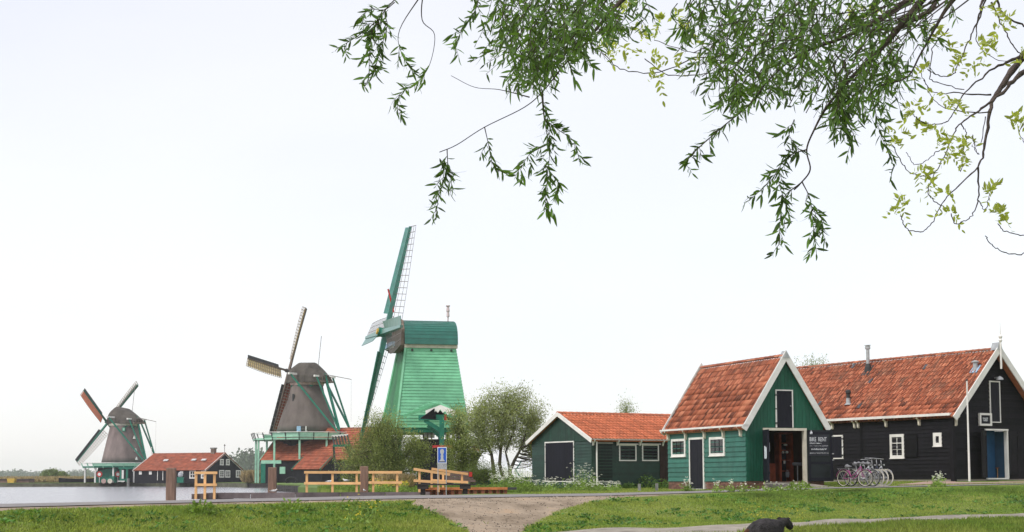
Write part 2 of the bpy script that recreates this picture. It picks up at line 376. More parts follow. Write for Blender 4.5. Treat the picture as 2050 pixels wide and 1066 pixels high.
# dirt attribute: 1 bare earth, 0 turf
DIRT = []
for q in [(846, 1018), (872, 1030), (905, 1047), (932, 1066), (940, 1100), (1010, 1100), (1040, 1070), (1060, 1056), (1085, 1040), (1110, 1027), (1165, 1010), (1230, 1000), (1260, 993), (1000, 992), (840, 1000), (820, 1012)]:
    # intersect with terrain by marching
    d = ray(*q); Y = 20.
    while Y < 70 and d.z * (Y / d.y) > float(gz(d.x * Y / d.y, Y, False)): Y += .05
    DIRT.append((d.x * Y / d.y, Y))
def dirtf(x, y):
    yn = np.interp(x, RX, RYN); yf = np.interp(x, RXF, RYF)
    r = np.where(inpoly(x, y, DIRT), 1., 0.)
    sh = 1 - sst((yn - y - .9) / .7); sh = np.where(y < yn - 3, 0, sh) ; sh = np.where(y > yf + .6, 0, sh)
    sh = sh * np.interp(x, [-14, 2, 4.5, 7], [1, 1, .7, .25])
    return np.maximum(r, sh)
def grid_mesh(name, xs, ys, m, kind):
    Xg, Yg = np.meshgrid(xs, ys); Zg = gz(Xg, Yg)
    nx, ny = len(xs), len(ys); vs = np.stack([Xg.ravel(), Yg.ravel(), Zg.ravel()], 1)
    i = np.arange((nx - 1) * (ny - 1)); r, c = i // (nx - 1), i % (nx - 1); a = r * nx + c
    fs = np.stack([a, a + 1, a + nx + 1, a + nx], 1)
    me = bpy.data.meshes.new(name); me.from_pydata(vs.tolist(), [], fs.tolist()); me.materials.append(m)
    me.polygons.foreach_set('use_smooth', [True] * len(fs))
    D = dirtf(Xg, Yg).astype(float)
    # soften
    for _ in range(2):
        E = D.copy(); E[1:-1, 1:-1] = (D[1:-1, 1:-1] * 2 + D[:-2, 1:-1] + D[2:, 1:-1] + D[1:-1, :-2] + D[1:-1, 2:]) / 6; D = E
    at_ = me.attributes.new('dirt', 'FLOAT', 'POINT'); at_.data.foreach_set('value', D.ravel())
    o = bpy.data.objects.new(name, me); COL.objects.link(o); tag(o, kind=kind); return o
xs = np.concatenate([np.arange(-60, -16, 1.), np.arange(-16, 24, .25), np.arange(24, 61, 1.)])
ys = np.concatenate([np.arange(-26, 22, 1.), np.arange(22, 64, .25), np.arange(64, 101, 1.)])
grid_mesh('ground', xs, ys, GROUND, 'structure')
# far land as one closed polygon with an upright bank edge
shore = POLY[11:21] + [(-3000, 330)]
ring = [(-11.5, 99.5)] + [p for p in shore if p[1] > 100] + [(-3000, 3000), (3000, 3000), (3000, -3000), (-3000, -3000), (-3000, -130), (-59.5, -25.5), (59.5, -25.5), (59.5, 99.5)]
LZ = -.68
tri = tessellate_polygon([[Vector((x, y, 0)) for x, y in ring]])
mb = MB(); n = len(ring)
mb.add([(x, y, LZ) for x, y in ring] + [(x, y, -3) for x, y in ring], [list(t) for t in tri] + [[i, (i + 1) % n, (i + 1) % n + n, i + n] for i in range(n)])
mb.build('terrain', mat('meadow', (.10, .155, .035), .95, .3, .05, bump=.5, bscale=1), kind='structure')
mb = MB(); mb.add([(-3000, -3000, -3.2), (3000, -3000, -3.2), (3000, 3000, -3.2), (-3000, 3000, -3.2)], [(0, 1, 2, 3)]); mb.build('river_bed', DECKDARK, kind='structure')
mb = MB(); mb.add([(-2990, -2990, -1.55), (-3000, 400, -1.55), (2, 400, -1.55), (2, -30, -1.55), (-2, -30, -1.55)], [(0, 4, 3, 2, 1)]); mb.build('river_water', WATER, kind='structure')

def strip(name, xa, ya, xb, yb, m, lift, x0, x1, step, kind='structure', zfun=None):
    mb = MB(); X = np.arange(x0, x1, step); vs = []; K = 8
    ang = [(x, float(np.interp(x, xa, ya)), float(np.interp(x, xb, yb))) for x in X]
    for x, a, b in ang:
        for k in range(K + 1):
            y = a + (b - a) * k / K; vs.append((x, y, float(gz(x, y, False)) + lift))
    fs = [[i * (K + 1) + k, (i + 1) * (K + 1) + k, (i + 1) * (K + 1) + k + 1, i * (K + 1) + k + 1] for i in range(len(X) - 1) for k in range(K)]
    mb.add(vs, fs); return mb.build(name, m, kind=kind, smooth=True)
strip('road', RX, RYN + .1, RXF, RYF - .1, ASPHALT, .02, -50, 50, .25)
mb = MB()
PXX = np.array([-8, -3, .4, 4.7, 8.7, 12.7, 16.4, 24, 40]); PYU = np.array([25, 31, 34.8, 38, 42.6, 46.2, 48, 51, 58])
strip('path', PXX, PYU - 4.6, PXX, PYU, PATHM, .03, -7, 38, .25)
pv = [onz(1900, 967, -.24), onz(2050, 964, -.22), onz(2350, 962, -.2)]
mb = MB()
# paving slab in front of the toilets, laid just above the turf
pavp = [(15.6, 61.2), (19.2, 61.9), (26, 64.6), (33, 68), (30, 74), (20.2, 68.5), (17.9, 65.0)]
pg = [(x, y, float(gz(x, y, False)) + .05) for x, y in pavp]
mb.poly(pg, V(0, 0, 1), .12)
mb.build('pavement', PAVING, kind='structure')

# ------------------------------------------------------------------ wall tools
class Wall:
    def __init__(s, P0, ud, od): s.P = Vector(P0); s.u = Vector(ud).normalized(); s.o = Vector(od).normalized()
    def pt(s, u, z, d=0): return s.P + s.u * u + s.o * d + V(0, 0, z)
    def uz(s, px, py, d=0):
        r = ray(px, py); P = s.P + s.o * d; t = P.dot(s.o) / r.dot(s.o); h = r * t
        return (h - P).dot(s.u), h.z - s.P.z
    def box(s, mb, u0, u1, z0, z1, d0, d1, m=0):
        if u0 > u1: u0, u1 = u1, u0
        p = s.pt; q = [p(u0, z0, d1), p(u1, z0, d1), p(u1, z0, d0), p(u0, z0, d0), p(u0, z1, d1), p(u1, z1, d1), p(u1, z1, d0), p(u0, z1, d0)]
        return mb.hexa(q, m)
    def rect(s, pts):     # pixel corners -> u0,u1,z0,z1 average
        q = [s.uz(*p) for p in pts]; us = sorted(a for a, b in q); zs = sorted(b for a, b in q); h = len(q) // 2
        return sum(us[:h]) / h, sum(us[h:]) / h, sum(zs[:h]) / h, sum(zs[h:]) / h

def planks(parent, W, m, z0, z1, pitch, span, holes=(), name='plank', lap=.045, th=.010):
    """lapped horizontal boards, each its own object. span(z)->(u0,u1); holes [(u0,u1,z0,z1)]"""
    z = z0; k = 0
    while z < z1 - .02:
        zt = min(z + pitch, z1); segs = [span((z + zt) / 2)]
        for a, b, c, d in holes:
            if c < zt - pitch * .3 and d > z + pitch * .3:
                ns = []
                for s0, s1 in segs:
                    if b <= s0 or a >= s1: ns.append((s0, s1)); continue
                    if a > s0: ns.append((s0, a))
                    if b < s1: ns.append((b, s1))
                segs = ns
        for s0, s1 in segs:
            if s1 - s0 < .03: continue
            mb = MB(); w = random.uniform(-.003, .003); e0 = span(z)[0] if s0 == segs[0][0] else s0
            p = W.pt; u0b, u1b = s0, s1; u0t, u1t = s0, s1
            fb, ft = span(z + .001), span(zt - .001)
            if abs(s0 - segs[0][0]) < 1e-6: u0b, u0t = fb[0], ft[0]
            if abs(s1 - segs[-1][1]) < 1e-6: u1b, u1t = fb[1], ft[1]
            mb.hexa([p(u0b, z - .012, lap + w), p(u1b, z - .012, lap + w), p(u1b, z - .012, 0), p(u0b, z - .012, 0), p(u0t, zt, th + w), p(u1t, zt, th + w), p(u1t, zt, 0), p(u0t, zt, 0)])
            mb.build(name, m, parent)
        z += pitch; k += 1
def vplanks(parent, W, m, u0, u1, n, zb, zt, d=.03, hole=None, name='plank'):
    for i in range(n):
        a = u0 + (u1 - u0) * i / n + .004; b = u0 + (u1 - u0) * (i + 1) / n - .004; dd = d + random.uniform(-.003, .003)
        segs = [(zb, None)]
        if hole and b > hole[0] and a < hole[1]:
            segs = [(hole[3], None)] if (a > hole[0] - .02 and b < hole[1] + .02) else [(hole[3], None)]
        for z0, _ in segs:
            ta, tb = zt(a), zt(b)
            if max(ta, tb) - z0 < .03: continue
            ta = max(ta, z0 + .005); tb = max(tb, z0 + .005); p = W.pt; mb = MB()
            mb.hexa([p(a, z0, dd), p(b, z0, dd), p(b, z0, 0), p(a, z0, 0), p(a, ta, dd), p(b, tb, dd), p(b, tb, 0), p(a, ta, 0)])
            mb.build(name, m, parent)
def window(parent, W, r, nc, nr, fm=WHITE, bm=None, fw=.07, d=.05, bw=.025, back=0.0, sill=True, gm=GLASS, name='window', label=None, head=False):
    u0, u1, z0, z1 = r; mb = MB()
    W.box(mb, u0, u0 + fw, z0, z1, back, d); W.box(mb, u1 - fw, u1, z0, z1, back, d)
    W.box(mb, u0 + fw, u1 - fw, z1 - fw, z1, back, d - .003); W.box(mb, u0 + fw, u1 - fw, z0, z0 + fw, back, d - .003)
    if sill: W.box(mb, u0 - .02, u1 + .02, z0 - .03, z0 - .001, back, d + .035)
    if head: W.box(mb, u0 - .09, u1 + .09, z1 + .001, z1 + .045, back, d + .05)
    w = mb.build(name, fm, parent, label=label)
    a, b, c, e = u0 + fw, u1 - fw, z0 + fw, z1 - fw
    if nc * nr > 1:
        mb = MB()
        for i in range(1, nc): x = a + (b - a) * i / nc; W.box(mb, x - bw / 2, x + bw / 2, c, e, d - .035, d - .012)
        for j in range(1, nr): z = c + (e - c) * j / nr; W.box(mb, a, b, z - bw / 2, z + bw / 2, d - .034, d - .014)
        mb.build('glazing_bar', bm or fm, w)
    for i in range(nc):
        for j in range(nr):
            mb = MB(); x0 = a + (b - a) * i / nc; x1 = a + (b - a) * (i + 1) / nc; y0 = c + (e - c) * j / nr; y1 = c + (e - c) * (j + 1) / nr
            t = random.uniform(-.004, .004)
            W.box(mb, x0, x1, y0, y1, d - .04, d - .03 + t); mb.build('pane', gm, w)
    return w
def door(parent, W, r, m, fm=WHITE, fw=.06, d=.05, boards=5, sides='lrtb', name='door', label=None, handle=None, hinges=False, leaves=1):
    u0, u1, z0, z1 = r; mb = MB()
    if 'l' in sides: W.box(mb, u0, u0 + fw, z0, z1, 0, d)
    if 'r' in sides: W.box(mb, u1 - fw, u1, z0, z1, 0, d)
    if 't' in sides: W.box(mb, u0, u1, z1, z1 + fw, 0, d + .003)
    if 'b' in sides: W.box(mb, u0, u1, z0 - fw * .7, z0, 0, d + .003)
    f = mb.build('door_frame', fm, parent); a, b = u0 + fw, u1 - fw
    root = None
    for i in range(boards):
        mb = MB(); x0 = a + (b - a) * i / boards; x1 = a + (b - a) * (i + 1) / boards; t = random.uniform(-.002, .002)
        W.box(mb, x0 + .003, x1 - .003, z0 + .002, z1 - .002, 0, d - .014 + t)
        if root is None:
            W.box(mb, a, b, z0 + .003, z1 - .003, -.01, d - .022)
            if hinges:
                for hz in (.12, .5, .86): W.box(mb, u0 - .04, u0 + .16, z0 + (z1 - z0) * hz, z0 + (z1 - z0) * hz + .03, d, d + .012)
            root = mb.build(name, m, parent, label=label)
        else: mb.build('plank', m, root)
    if hinges:
        mb = MB()
        for uu in ((u0 - .03, u0 + .10), (u1 - .10, u1 + .03)) if leaves > 1 else ((u0 - .03, u0 + .10),):
            for hz in (.1, .5, .9): W.box(mb, uu[0], uu[1], z0 + (z1 - z0) * hz - .015, z0 + (z1 - z0) * hz + .015, d + .004, d + .014)
        mb.build('hinge', IRON, root)
    if handle:
        mb = MB(); p = W.pt(handle[0], handle[1], d + .03); mb.tube([p - W.o * .03, p + W.o * .02], .022, 8); mb.build('handle', CHROME, root)
    return root
def bracket(parent, W, u, ztop, h=.36, dep=.24, w=.09, m=CREAM):
    mb = MB(); prof = [(0, 0), (dep, 0), (dep * .96, -.07), (dep * .62, -.13), (dep * .5, -h * .5), (dep * .46, -h * .9), (dep * .3, -h), (0.0, -h)]
    pts = [W.pt(u - w / 2, ztop + z, d + .02) for d, z in prof]; q = [p + W.u * w for p in pts]; n = len(pts)
    mb.add(pts + q, [list(range(n))[::-1], list(range(n, 2 * n))] + [[i, (i + 1) % n, (i + 1) % n + n, i + n] for i in range(n)])
    mb.build('eaves_bracket', m, parent)

def tiles(parent, R0, along, up, nrm, nu, nv, tw, tl, m, nobj=300, order='low'):
    """pantiles on a roof slope: R0 lower corner, along = eave direction, up = up-slope direction"""
    along, up, nrm = Vector(along).normalized(), Vector(up).normalized(), Vector(nrm).normalized()
    sec = [(0, .034), (.2, .062), (.4, .05), (.56, .006), (.74, -.012), (.92, -.004), (1.0, .03)]
    def tile_pts(o, al, u_, nn):
        v = []
        for s_, lift, dz in ((-.06, .036, 0), (1.0, .0, 0)):
            for a, h in sec: v.append(o + al * (a * tw) + u_ * (s_ * tl) + nn * (h + lift))
        for a, h in sec: v.append(o + al * (a * tw) + u_ * (-.06 * tl) + nn * (h + .006))
        return v
    K = len(sec); fs = [[i, i + 1, i + 1 + K, i + K] for i in range(K - 1)] + [[i + 2 * K, i + 1 + 2 * K, i + 1, i] for i in range(K - 1)]
    me = bpy.data.meshes.new('tile'); me.from_pydata([tuple(p) for p in tile_pts(V(0, 0, 0), V(1, 0, 0), V(0, 1, 0), V(0, 0, 1))], [], fs)
    me.materials.append(m); at_ = me.attributes.new('rnd', 'FLOAT', 'FACE'); at_.data.foreach_set('value', [0.0] * len(fs)); me.polygons.foreach_set('use_smooth', [i < K - 1 for i in range(len(fs))])
    R = Matrix((along, up, nrm)).transposed().to_4x4()
    inv = _inv[parent]; cells = [(j, i) for j in range(nv) for i in range(nu)]; rest = MB()
    for idx, (j, i) in enumerate(cells):
        o = R0 + along * (i * tw) + up * (j * tl) + nrm * random.uniform(-.004, .006)
        if idx < nobj:
            ob = bpy.data.objects.new('tile', me); COL.objects.link(ob); ob.parent = parent; _inv[ob] = inv
            q = Matrix.Rotation(random.uniform(-.012, .012), 4, 'Z')
            ob.matrix_local = inv @ (Matrix.Translation(o) @ R @ q)
        else:
            rest.add(tile_pts(o, along, up, nrm), fs)
    if rest.v: rest.build('roof_tiles', m, parent, kind='stuff')

def ridge_caps(parent, A, B, m, r=.13, l=.36):
    A, B = Vector(A), Vector(B); n = max(1, int((B - A).length / l)); d = (B - A) / n; side = d.cross(V(0, 0, 1)).normalized(); dn = d.normalized()
    for i in range(n):
        mb = MB(); a = A + d * i - dn * .02; b = A + d * (i + 1) + dn * .02; v = []
        for c, rr in ((a, r * 1.1), (b, r * .95)):
            for k in range(6):
                t = PI * k / 5; v.append(c + side * math.cos(t) * rr + V(0, 0, math.sin(t) * rr * .75 - .06))
        mb.add(v, [[k, k + 1, k + 7, k + 6] for k in range(5)] + [[0, 1, 2, 3, 4, 5][::-1], [6, 7, 8, 9, 10, 11]])
        mb.build('ridge_tile', m, parent)

# ------------------------------------------------------------------ house with ridge at right angles to its gable
def house(P0, yaw, Wd, L, ze, zr, zb, label, cat, name, group=None, over=.25):
    """P0 corner on ground plane (z absolute 0); g = gable direction, s = long wall direction"""
    g = V(math.sin(yaw), math.cos(yaw), 0); s = V(-math.cos(yaw), math.sin(yaw), 0)
    root = empty(name, (P0[0], P0[1], zb), PI / 2 - yaw, label, cat, group)
    base = V(P0[0], P0[1], 0)
    return root, g, s, Wall(base, g, -s), Wall(base, s, -g)

# ============================ BIKE RENTAL SHED (green, steep roof) ============================
yaw = 1.2027; zb = -.6
shop, g, s, WG, WS = house((9.291, 60.0), yaw, 3.56, 6.75, 2.0, 4.87, zb, 'green wooden shed with steep orange tiled roof, open black double doors and a chalkboard', 'shed', 'rental_shed')
Wd, L, ze, zr = 3.56, 6.78, 2.02, 4.72
slope = (zr - ze) / (Wd / 2)
rS0, rS1, rSz0, rSz1 = WS.rect([(1346, 880), (1373.5, 878.5), (1346.3, 915), (1375, 914)])
rT = WS.rect([(1422, 876), (1452.5, 874.6), (1422.5, 913), (1453, 912.4)])
rD = WS.rect([(1381, 878.3), (1410.5, 876.5), (1382.5, 981), (1412, 980.8)])
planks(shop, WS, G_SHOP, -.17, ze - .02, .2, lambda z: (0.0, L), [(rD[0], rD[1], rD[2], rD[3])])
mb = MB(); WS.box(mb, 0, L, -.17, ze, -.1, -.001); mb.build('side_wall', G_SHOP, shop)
window(shop, WS, (rS0, rS1, rSz0, rSz1), 3, 2, bm=BLACKD, fw=.1, d=.07, label=None)
window(shop, WS, rT, 3, 2, bm=BLACKD, fw=.1, d=.07)
door(shop, WS, (rD[0], rD[1], rD[2] + .04, rD[3] - .06), BLACKD, fw=.085, d=.06, boards=7, sides='lrtb', label='narrow dark boarded side door in a white frame', hinges=False)
# brick plinth: joined courses of bricks
mb = MB()
def courses(mb, W, u0, u1, z0, z1, bh=.062, bl=.22, hole=None):
    z = z0; r = 0
    while z < z1 - .01:
        u = u0 - (bl / 2 if r % 2 else 0)
        while u < u1:
            a, b = max(u, u0), min(u + bl - .012, u1)
            if b - a > .02 and not (hole and b > hole[0] and a < hole[1]): W.box(mb, a, b, z + .005, min(z + bh, z1) - .005, -.05, .012 + random.uniform(-.002, .002))
            u += bl
        z += bh; r += 1
mo = MB(); WS.box(mo, 0, rD[0] - .002, zb - .3, -.185, -.2, .003); WS.box(mo, rD[1] + .002, L, zb - .3, -.185, -.2, .003); WG.box(mo, 0.004, 3.55, zb - .3, -.185, -.2, .003); mo.build('plinth', MORTAR, shop)
courses(mb, WS, 0, L, zb, -.185, hole=rD); courses(mb, WG, 0, Wd, zb, -.185); mb.build('bricks', BRICK, shop, kind='stuff')
# gable front: vertical planks around the doorway
dU0, dU1, dZ0, dZ1 = WG.rect([(1527, 859), (1611.5, 860), (1529, 968), (1614.5, 966.5)])
zt = lambda u: ze + slope * min(u, Wd - u)
for (a, b, n_) in ((0, dU0, 5), (dU1, Wd, 5)):
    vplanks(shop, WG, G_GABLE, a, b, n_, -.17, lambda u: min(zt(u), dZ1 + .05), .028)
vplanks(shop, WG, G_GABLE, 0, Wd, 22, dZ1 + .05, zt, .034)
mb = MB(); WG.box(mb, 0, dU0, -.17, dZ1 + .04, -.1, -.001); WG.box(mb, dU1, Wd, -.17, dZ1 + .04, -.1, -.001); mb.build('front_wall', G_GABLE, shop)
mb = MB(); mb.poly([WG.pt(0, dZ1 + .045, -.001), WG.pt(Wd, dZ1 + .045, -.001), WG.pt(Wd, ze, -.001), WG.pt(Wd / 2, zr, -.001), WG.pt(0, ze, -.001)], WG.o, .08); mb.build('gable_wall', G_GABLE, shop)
rH = WG.rect([(1550, 781), (1585.5, 781), (1553, 858), (1586.8, 858)])
door(shop, WG, (rH[0], rH[1], rH[2] + .03, rH[3] - .04), BLACKD, fw=.045, d=.075, boards=5, sides='lrt', name='loft_hatch', label='tall dark loft hatch in the green gable', handle=(rH[1] - .13, rH[2] + .9), hinges=True)
# door surround, threshold
mb = MB(); WG.box(mb, dU0 - .02, dU1 + .03, dZ1 - .06, dZ1 + .04, -.1, .07); WG.box(mb, dU1 - .09, dU1 + .02, dZ0, dZ1 - .06, -.12, .068); WG.box(mb, dU0 - .02, dU0 + .05, dZ0, dZ1 - .06, -.12, .05)
mb.build('door_frame', CREAM, shop)
mb = MB(); WG.box(mb, dU0 - .03, dU1 + .02, dZ0 - .05, dZ0 + .01, -.1, .12); mb.build('threshold', CREAM, shop)
# inside
mb = MB()
dp = -3.2
WG.box(mb, .05, Wd - .1, dZ0 - .06, dZ0 - .02, dp, -.1); mb.build('floor_boards', INTWOOD, shop)
mb = MB(); WG.box(mb, .05, Wd - .1, dZ0, 2.0, dp - .05, dp); WG.box(mb, Wd - .14, Wd - .09, dZ0, 2.0, dp, -.12); WG.box(mb, .03, Wd - .1, 2.0, 2.05, dp, -.1); mb.build('inner_wall', INTWOOD, shop)
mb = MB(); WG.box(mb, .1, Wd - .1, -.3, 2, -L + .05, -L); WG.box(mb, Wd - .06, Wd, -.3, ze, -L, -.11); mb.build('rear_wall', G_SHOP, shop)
# roof
def roof(root, A, g, s, Wd, L, ze, zr, over_f, over_b, tw, nv, m, drop=.12, first=300, both=True, off=.1):
    """A corner (z=0), gable dir g, long dir s. tiles on the x=0 side (first) and a plain tiled other side"""
    half = Wd / 2
    for side in (0, 1):
        if side and not both: continue
        gd = g if side == 0 else -g
        base = A + (V(0, 0, 0) if side == 0 else g * Wd)
        u = (gd * half + V(0, 0, zr - ze)); Ls = u.length; u.normalize(); al = s
        nrm = (V(0, 0, 1) - u * u.z).normalized()
        ext = .2
        o = base - s * over_f - u * ext + V(0, 0, ze) + nrm * off
        length = L + over_f + over_b; tl = (Ls + ext) / nv; nu = int(length / tw)
        mb = MB(); q = [o - nrm * .03, o + al * length - nrm * .03, o + al * length + u * (Ls + ext) - nrm * .03, o + u * (Ls + ext) - nrm * .03]
        mb.poly(q, nrm, .05); mb.build('roof_deck', TILE if m is not TILE_L else TILE_L, root)
        if side == 0: tiles(root, o, al, u, nrm, nu, nv, length / nu, tl, m, nobj=first)
        else:
            tiles(root, o + al * length, -al, u, nrm, nu, nv, length / nu, tl, m, nobj=0)
    ridge_caps(root, A + g * half - s * over_f + V(0, 0, zr + off + .08), A + g * half + s * (L + over_b) + V(0, 0, zr + off + .08), m)
def barge(root, A, g, s, Wd, ze, zr, dd, w=.2, th=.05, ext=.2, off=.16, m=WHITE, apexup=.0, name='bargeboard'):
    """pair of boards along the rake, standing dd in front (along -s) of the gable"""
    o = -s
    for side in (0, 1):
        gd = g if side == 0 else -g; base = A + (V(0, 0, 0) if side == 0 else g * Wd) + o * dd
        u = (gd * (Wd / 2) + V(0, 0, zr - ze)); Ls = u.length; u.normalize(); nr = (V(0, 0, 1) - u * u.z).normalized()
        lo = base + V(0, 0, ze) - u * ext + nr * off; hi_out = base + gd * (Wd / 2) + V(0, 0, zr + off / nr.z)
        hi_in = base + gd * (Wd / 2) + V(0, 0, zr + (off - w) / nr.z)
        lo_in = lo - nr * w
        # cut the foot vertically
        lo_out = lo
        mb = MB(); mb.poly([lo_out, hi_out, hi_in, lo_in] if side == 0 else [lo_out, lo_in, hi_in, hi_out], o, th); mb.build(name, m, root)
A = V(9.291, 60, 0)
roof(shop, A, g, s, Wd, L, ze, zr, .16, .1, .19, 12, TILE)
barge(shop, A, g, s, Wd, ze, zr, .2, w=.24, off=.2, ext=.22)
barge(shop, A + s * (L + .16), g, s, Wd, ze, zr, .0, w=.24, off=.2, ext=.22)
mb = MB(); WS.box(mb, -.2, L + .3, ze - .02, ze + .055, .0, .27); mb.build('gutter', WHITE, shop)
mb = MB(); mb.poly([WG.pt(Wd / 2 - .16, zr + .05, .23), WG.pt(Wd / 2 + .16, zr + .05, .23), WG.pt(Wd / 2, zr + .34, .23)], WG.o, .35); mb.build('apex_flashing', STEEL, shop)
for px in (1341, 1376, 1413.5, 1451.5, 1486): bracket(shop, WS, WS.uz(px, 870)[0], ze - .02, h=.4)
# open door leaves
mb = MB(); h0 = WG.pt(dU0 - .02, dZ0 + .02, .07); dirL = (-s * .98 - g * .34).normalized(); WL = Wall(V(h0.x, h0.y, 0), dirL, dirL.cross(V(0, 0, 1)))
WL.box(mb, 0, 1.02, dZ0 + .03, dZ1 - .05, -.02, .03); lf = mb.build('door', BLACKD, shop, label='left black door leaf opened outwards with a white cloth pinned on it')
mb = MB()
for zz in (.3, 1.55): WL.box(mb, .02, 1.0, zz - .2, zz - .1, .031, .05)
for zz in (.3, 1.55): WL.box(mb, .02, 1.0, zz - .2, zz - .1, -.04, -.021)
mb.build('door_ledge', BLACKD, lf)
WR = Wall(WG.pt(dU1 + .03, 0, .1), (g * .985 - s * .17), (-s * .985 - g * .17))
uR1 = WR.uz(1667, 900)[0]
mb = MB(); WR.box(mb, 0, uR1, dZ0 + .06, dZ1 - .03, -.02, .03); rf = mb.build('door', mat('black_door_gloss', (.008, .012, .014), .35, .2, 3, bump=.15), shop, label='right black door leaf opened flat, carrying the chalkboard')
mb = MB()
for uu in (.02, uR1 - .12): WR.box(mb, uu, uu + .1, dZ0 + .08, dZ1 - .05, .031, .045)
for zz in (dZ0 + .1, dZ0 + .75, dZ1 - .2): WR.box(mb, .125, uR1 - .125, zz, zz + .1, .031, .044)
mb.build('door_ledge', BLACKD, rf)
mb = MB()
for zz in (.25, .95, 1.2): WR.box(mb, uR1 - .05, uR1 + .02, 1.85 - zz * 1.0, 1.89 - zz * 1.0, .047, .07)
mb.build('hinge', CHROME, rf)
# chalkboard on the leaf (rests on it: part of the door)
b0, b1, c0, c1 = WR.rect([(1618, 871), (1658, 871), (1618, 913), (1658, 913)])
cb = MB(); WR.box(cb, b0, b1, c0, c1, .046, .065); chb = empty('chalkboard', tuple(WR.pt((b0 + b1) / 2, c0, .05)), PI / 2 - yaw, 'small blackboard with BIKE RENT in chalk on the right black door leaf', 'chalkboard')
bo = cb.build('board', CHALKB, chb)
def text(s_, W, u, z, h, m, parent, d=.07, name='lettering', xs=1.0, bold=0.0, align='LEFT'):
    cu = bpy.data.curves.new('t', 'FONT'); cu.body = s_; cu.size = 1.0; cu.extrude = .004; cu.resolution_u = 2; cu.align_x = align; cu.offset = bold
    ob = bpy.data.objects.new('t', cu); COL.objects.link(ob)
    me = bpy.data.meshes.new_from_object(ob.evaluated_get(bpy.context.evaluated_depsgraph_get())); COL.objects.unlink(ob); bpy.data.objects.remove(ob)
    me.name = name; me.materials.clear(); me.materials.append(m)
    inv = _inv[parent]; M = Matrix.Identity(4); P = W.pt(u, z, d); k = h / .72
    for r_ in range(3): M[r_][0] = W.u[r_] * k * xs; M[r_][1] = (0, 0, 1)[r_] * k; M[r_][2] = W.o[r_] * k; M[r_][3] = P[r_]
    lab = list(range(len(me.vertices)))
    def find(a):
        while lab[a] != a: lab[a] = lab[lab[a]]; a = lab[a]
        return a
    for e_ in me.edges: lab[find(e_.vertices[0])] = find(e_.vertices[1])
    isl = {}
    for f_ in me.polygons: isl.setdefault(find(f_.vertices[0]), []).append(list(f_.vertices))
    for fs_ in isl.values():
        ids = sorted({i for f_ in fs_ for i in f_}); mp_ = {a: b for b, a in enumerate(ids)}
        m2 = bpy.data.meshes.new('letter'); m2.from_pydata([me.vertices[i].co[:] for i in ids], [], [[mp_[i] for i in f_] for f_ in fs_]); m2.materials.append(m)
        o = bpy.data.objects.new('letter', m2); COL.objects.link(o); o.parent = parent; _inv[o] = inv; o.matrix_local = inv @ M
    return
bw_ = b1 - b0
text('BIKE  RENT', WR, b0 + .03, c1 - .26, .17, CHALK, chb, .068, xs=bw_ * .93 / 1.36 / .94, bold=.008)
mb = MB()
def scribble(mb, W, u0, u1, z, h, d, dens=.5, t=.012):
    u = u0
    while u < u1:
        w_ = random.uniform(.012, .04)
        if random.random() < dens: mb.bar(W.pt(u, z + random.uniform(0, h * .3), d), W.pt(u + w_ * random.uniform(.2, 1), z + h * random.uniform(.5, 1), d), t, .004, up=W.o)
        if random.random() < dens: mb.bar(W.pt(u, z + h * random.uniform(.2, .8), d), W.pt(u + w_, z + h * random.uniform(.2, .8), d), t, .004, up=W.o)
        u += w_ * 1.15
scribble(mb, WR, b0 + .04, b0 + bw_ * .62, c1 - .37, .06, .069, .8); scribble(mb, WR, b0 + .04, b0 + bw_ * .95, c1 - .47, .045, .069, .6, .008)
scribble(mb, WR, b0 + .1, b0 + bw_ * .85, c1 - .62, .08, .069, .8); scribble(mb, WR, b0 + .04, b0 + bw_ * .97, c1 - .76, .05, .069, .8, .008)
mb.build('chalk_writing', CHALK, chb)
mb = MB(); WR.box(mb, b0 + .07, b0 + .17, c1 + .03, c1 + .12, .046, .052); WR.box(mb, b0 + .1, b0 + .14, c1 + .12, c1 + .17, .046, .052); mb.build('emblem', CHALK, rf)
# white cloth pinned to left leaf
mb = MB(); 
for k in range(5):
    u = .45 + k * .09
    WL.box(mb, u, u + .092, .95 - .05 * math.sin(k), 1.42 - .02 * k, -.055 - .012 * math.sin(k * 2.), -.045 - .012 * math.sin(k * 2.))
    WL.box(mb, u, u + .092, .75 - .05 * math.sin(k), 1.22 - .02 * k, .052 + .012 * math.sin(k * 2.), .06 + .012 * math.sin(k * 2.))
thing_mesh(mb, 'white_cloth', CLOTH, 'white cloth hanging on the left open black door leaf', 'cloth')
# garland in the doorway
ga = empty('garland', tuple(WG.pt(dU0 + .1, dZ0, .02)), PI / 2 - yaw, 'string garland of red and white beads hanging at the left jamb of the open doorway', 'garland')
mb = MB(); gpts = [WG.pt(dU0 + .12 + .02 * math.sin(k), dZ1 - .15 - k * .1, .09) for k in range(18)]; mb.tube(gpts, .012, 5); mb.build('string', CREAM, ga)
for k in range(1, 17):
    mb = MB(); c = gpts[k]; mb.lathe(c, [(.01, -.035), (.035, -.015), (.035, .015), (.01, .035)], 7); mb.build('bead', RED if (k > 7 and k % 2) else WHITE, ga)
# ramp
ra = [onz(1531, 968.5, dZ0 - .02), onz(1613, 967, dZ0 - .02)]
P1, P2 = WG.pt(dU0 - .03, dZ0 - .03, .13), WG.pt(dU1 + .05, dZ0 - .03, .13)
Q1, Q2 = WG.pt(dU0 + .1, zb + .1, 1.15), WG.pt(dU1 + .95, zb + .16, 1.15)
mb = MB(); dn = V(0, 0, -.4); mb.hexa([P1 + dn, P2 + dn, Q2 + V(0, 0, -.2), Q1 + V(0, 0, -.2), P1, P2, Q2, Q1]); 
thing_mesh(mb, 'ramp', CONCRETE, 'grey concrete ramp sloping down from the open shed doorway', 'ramp')
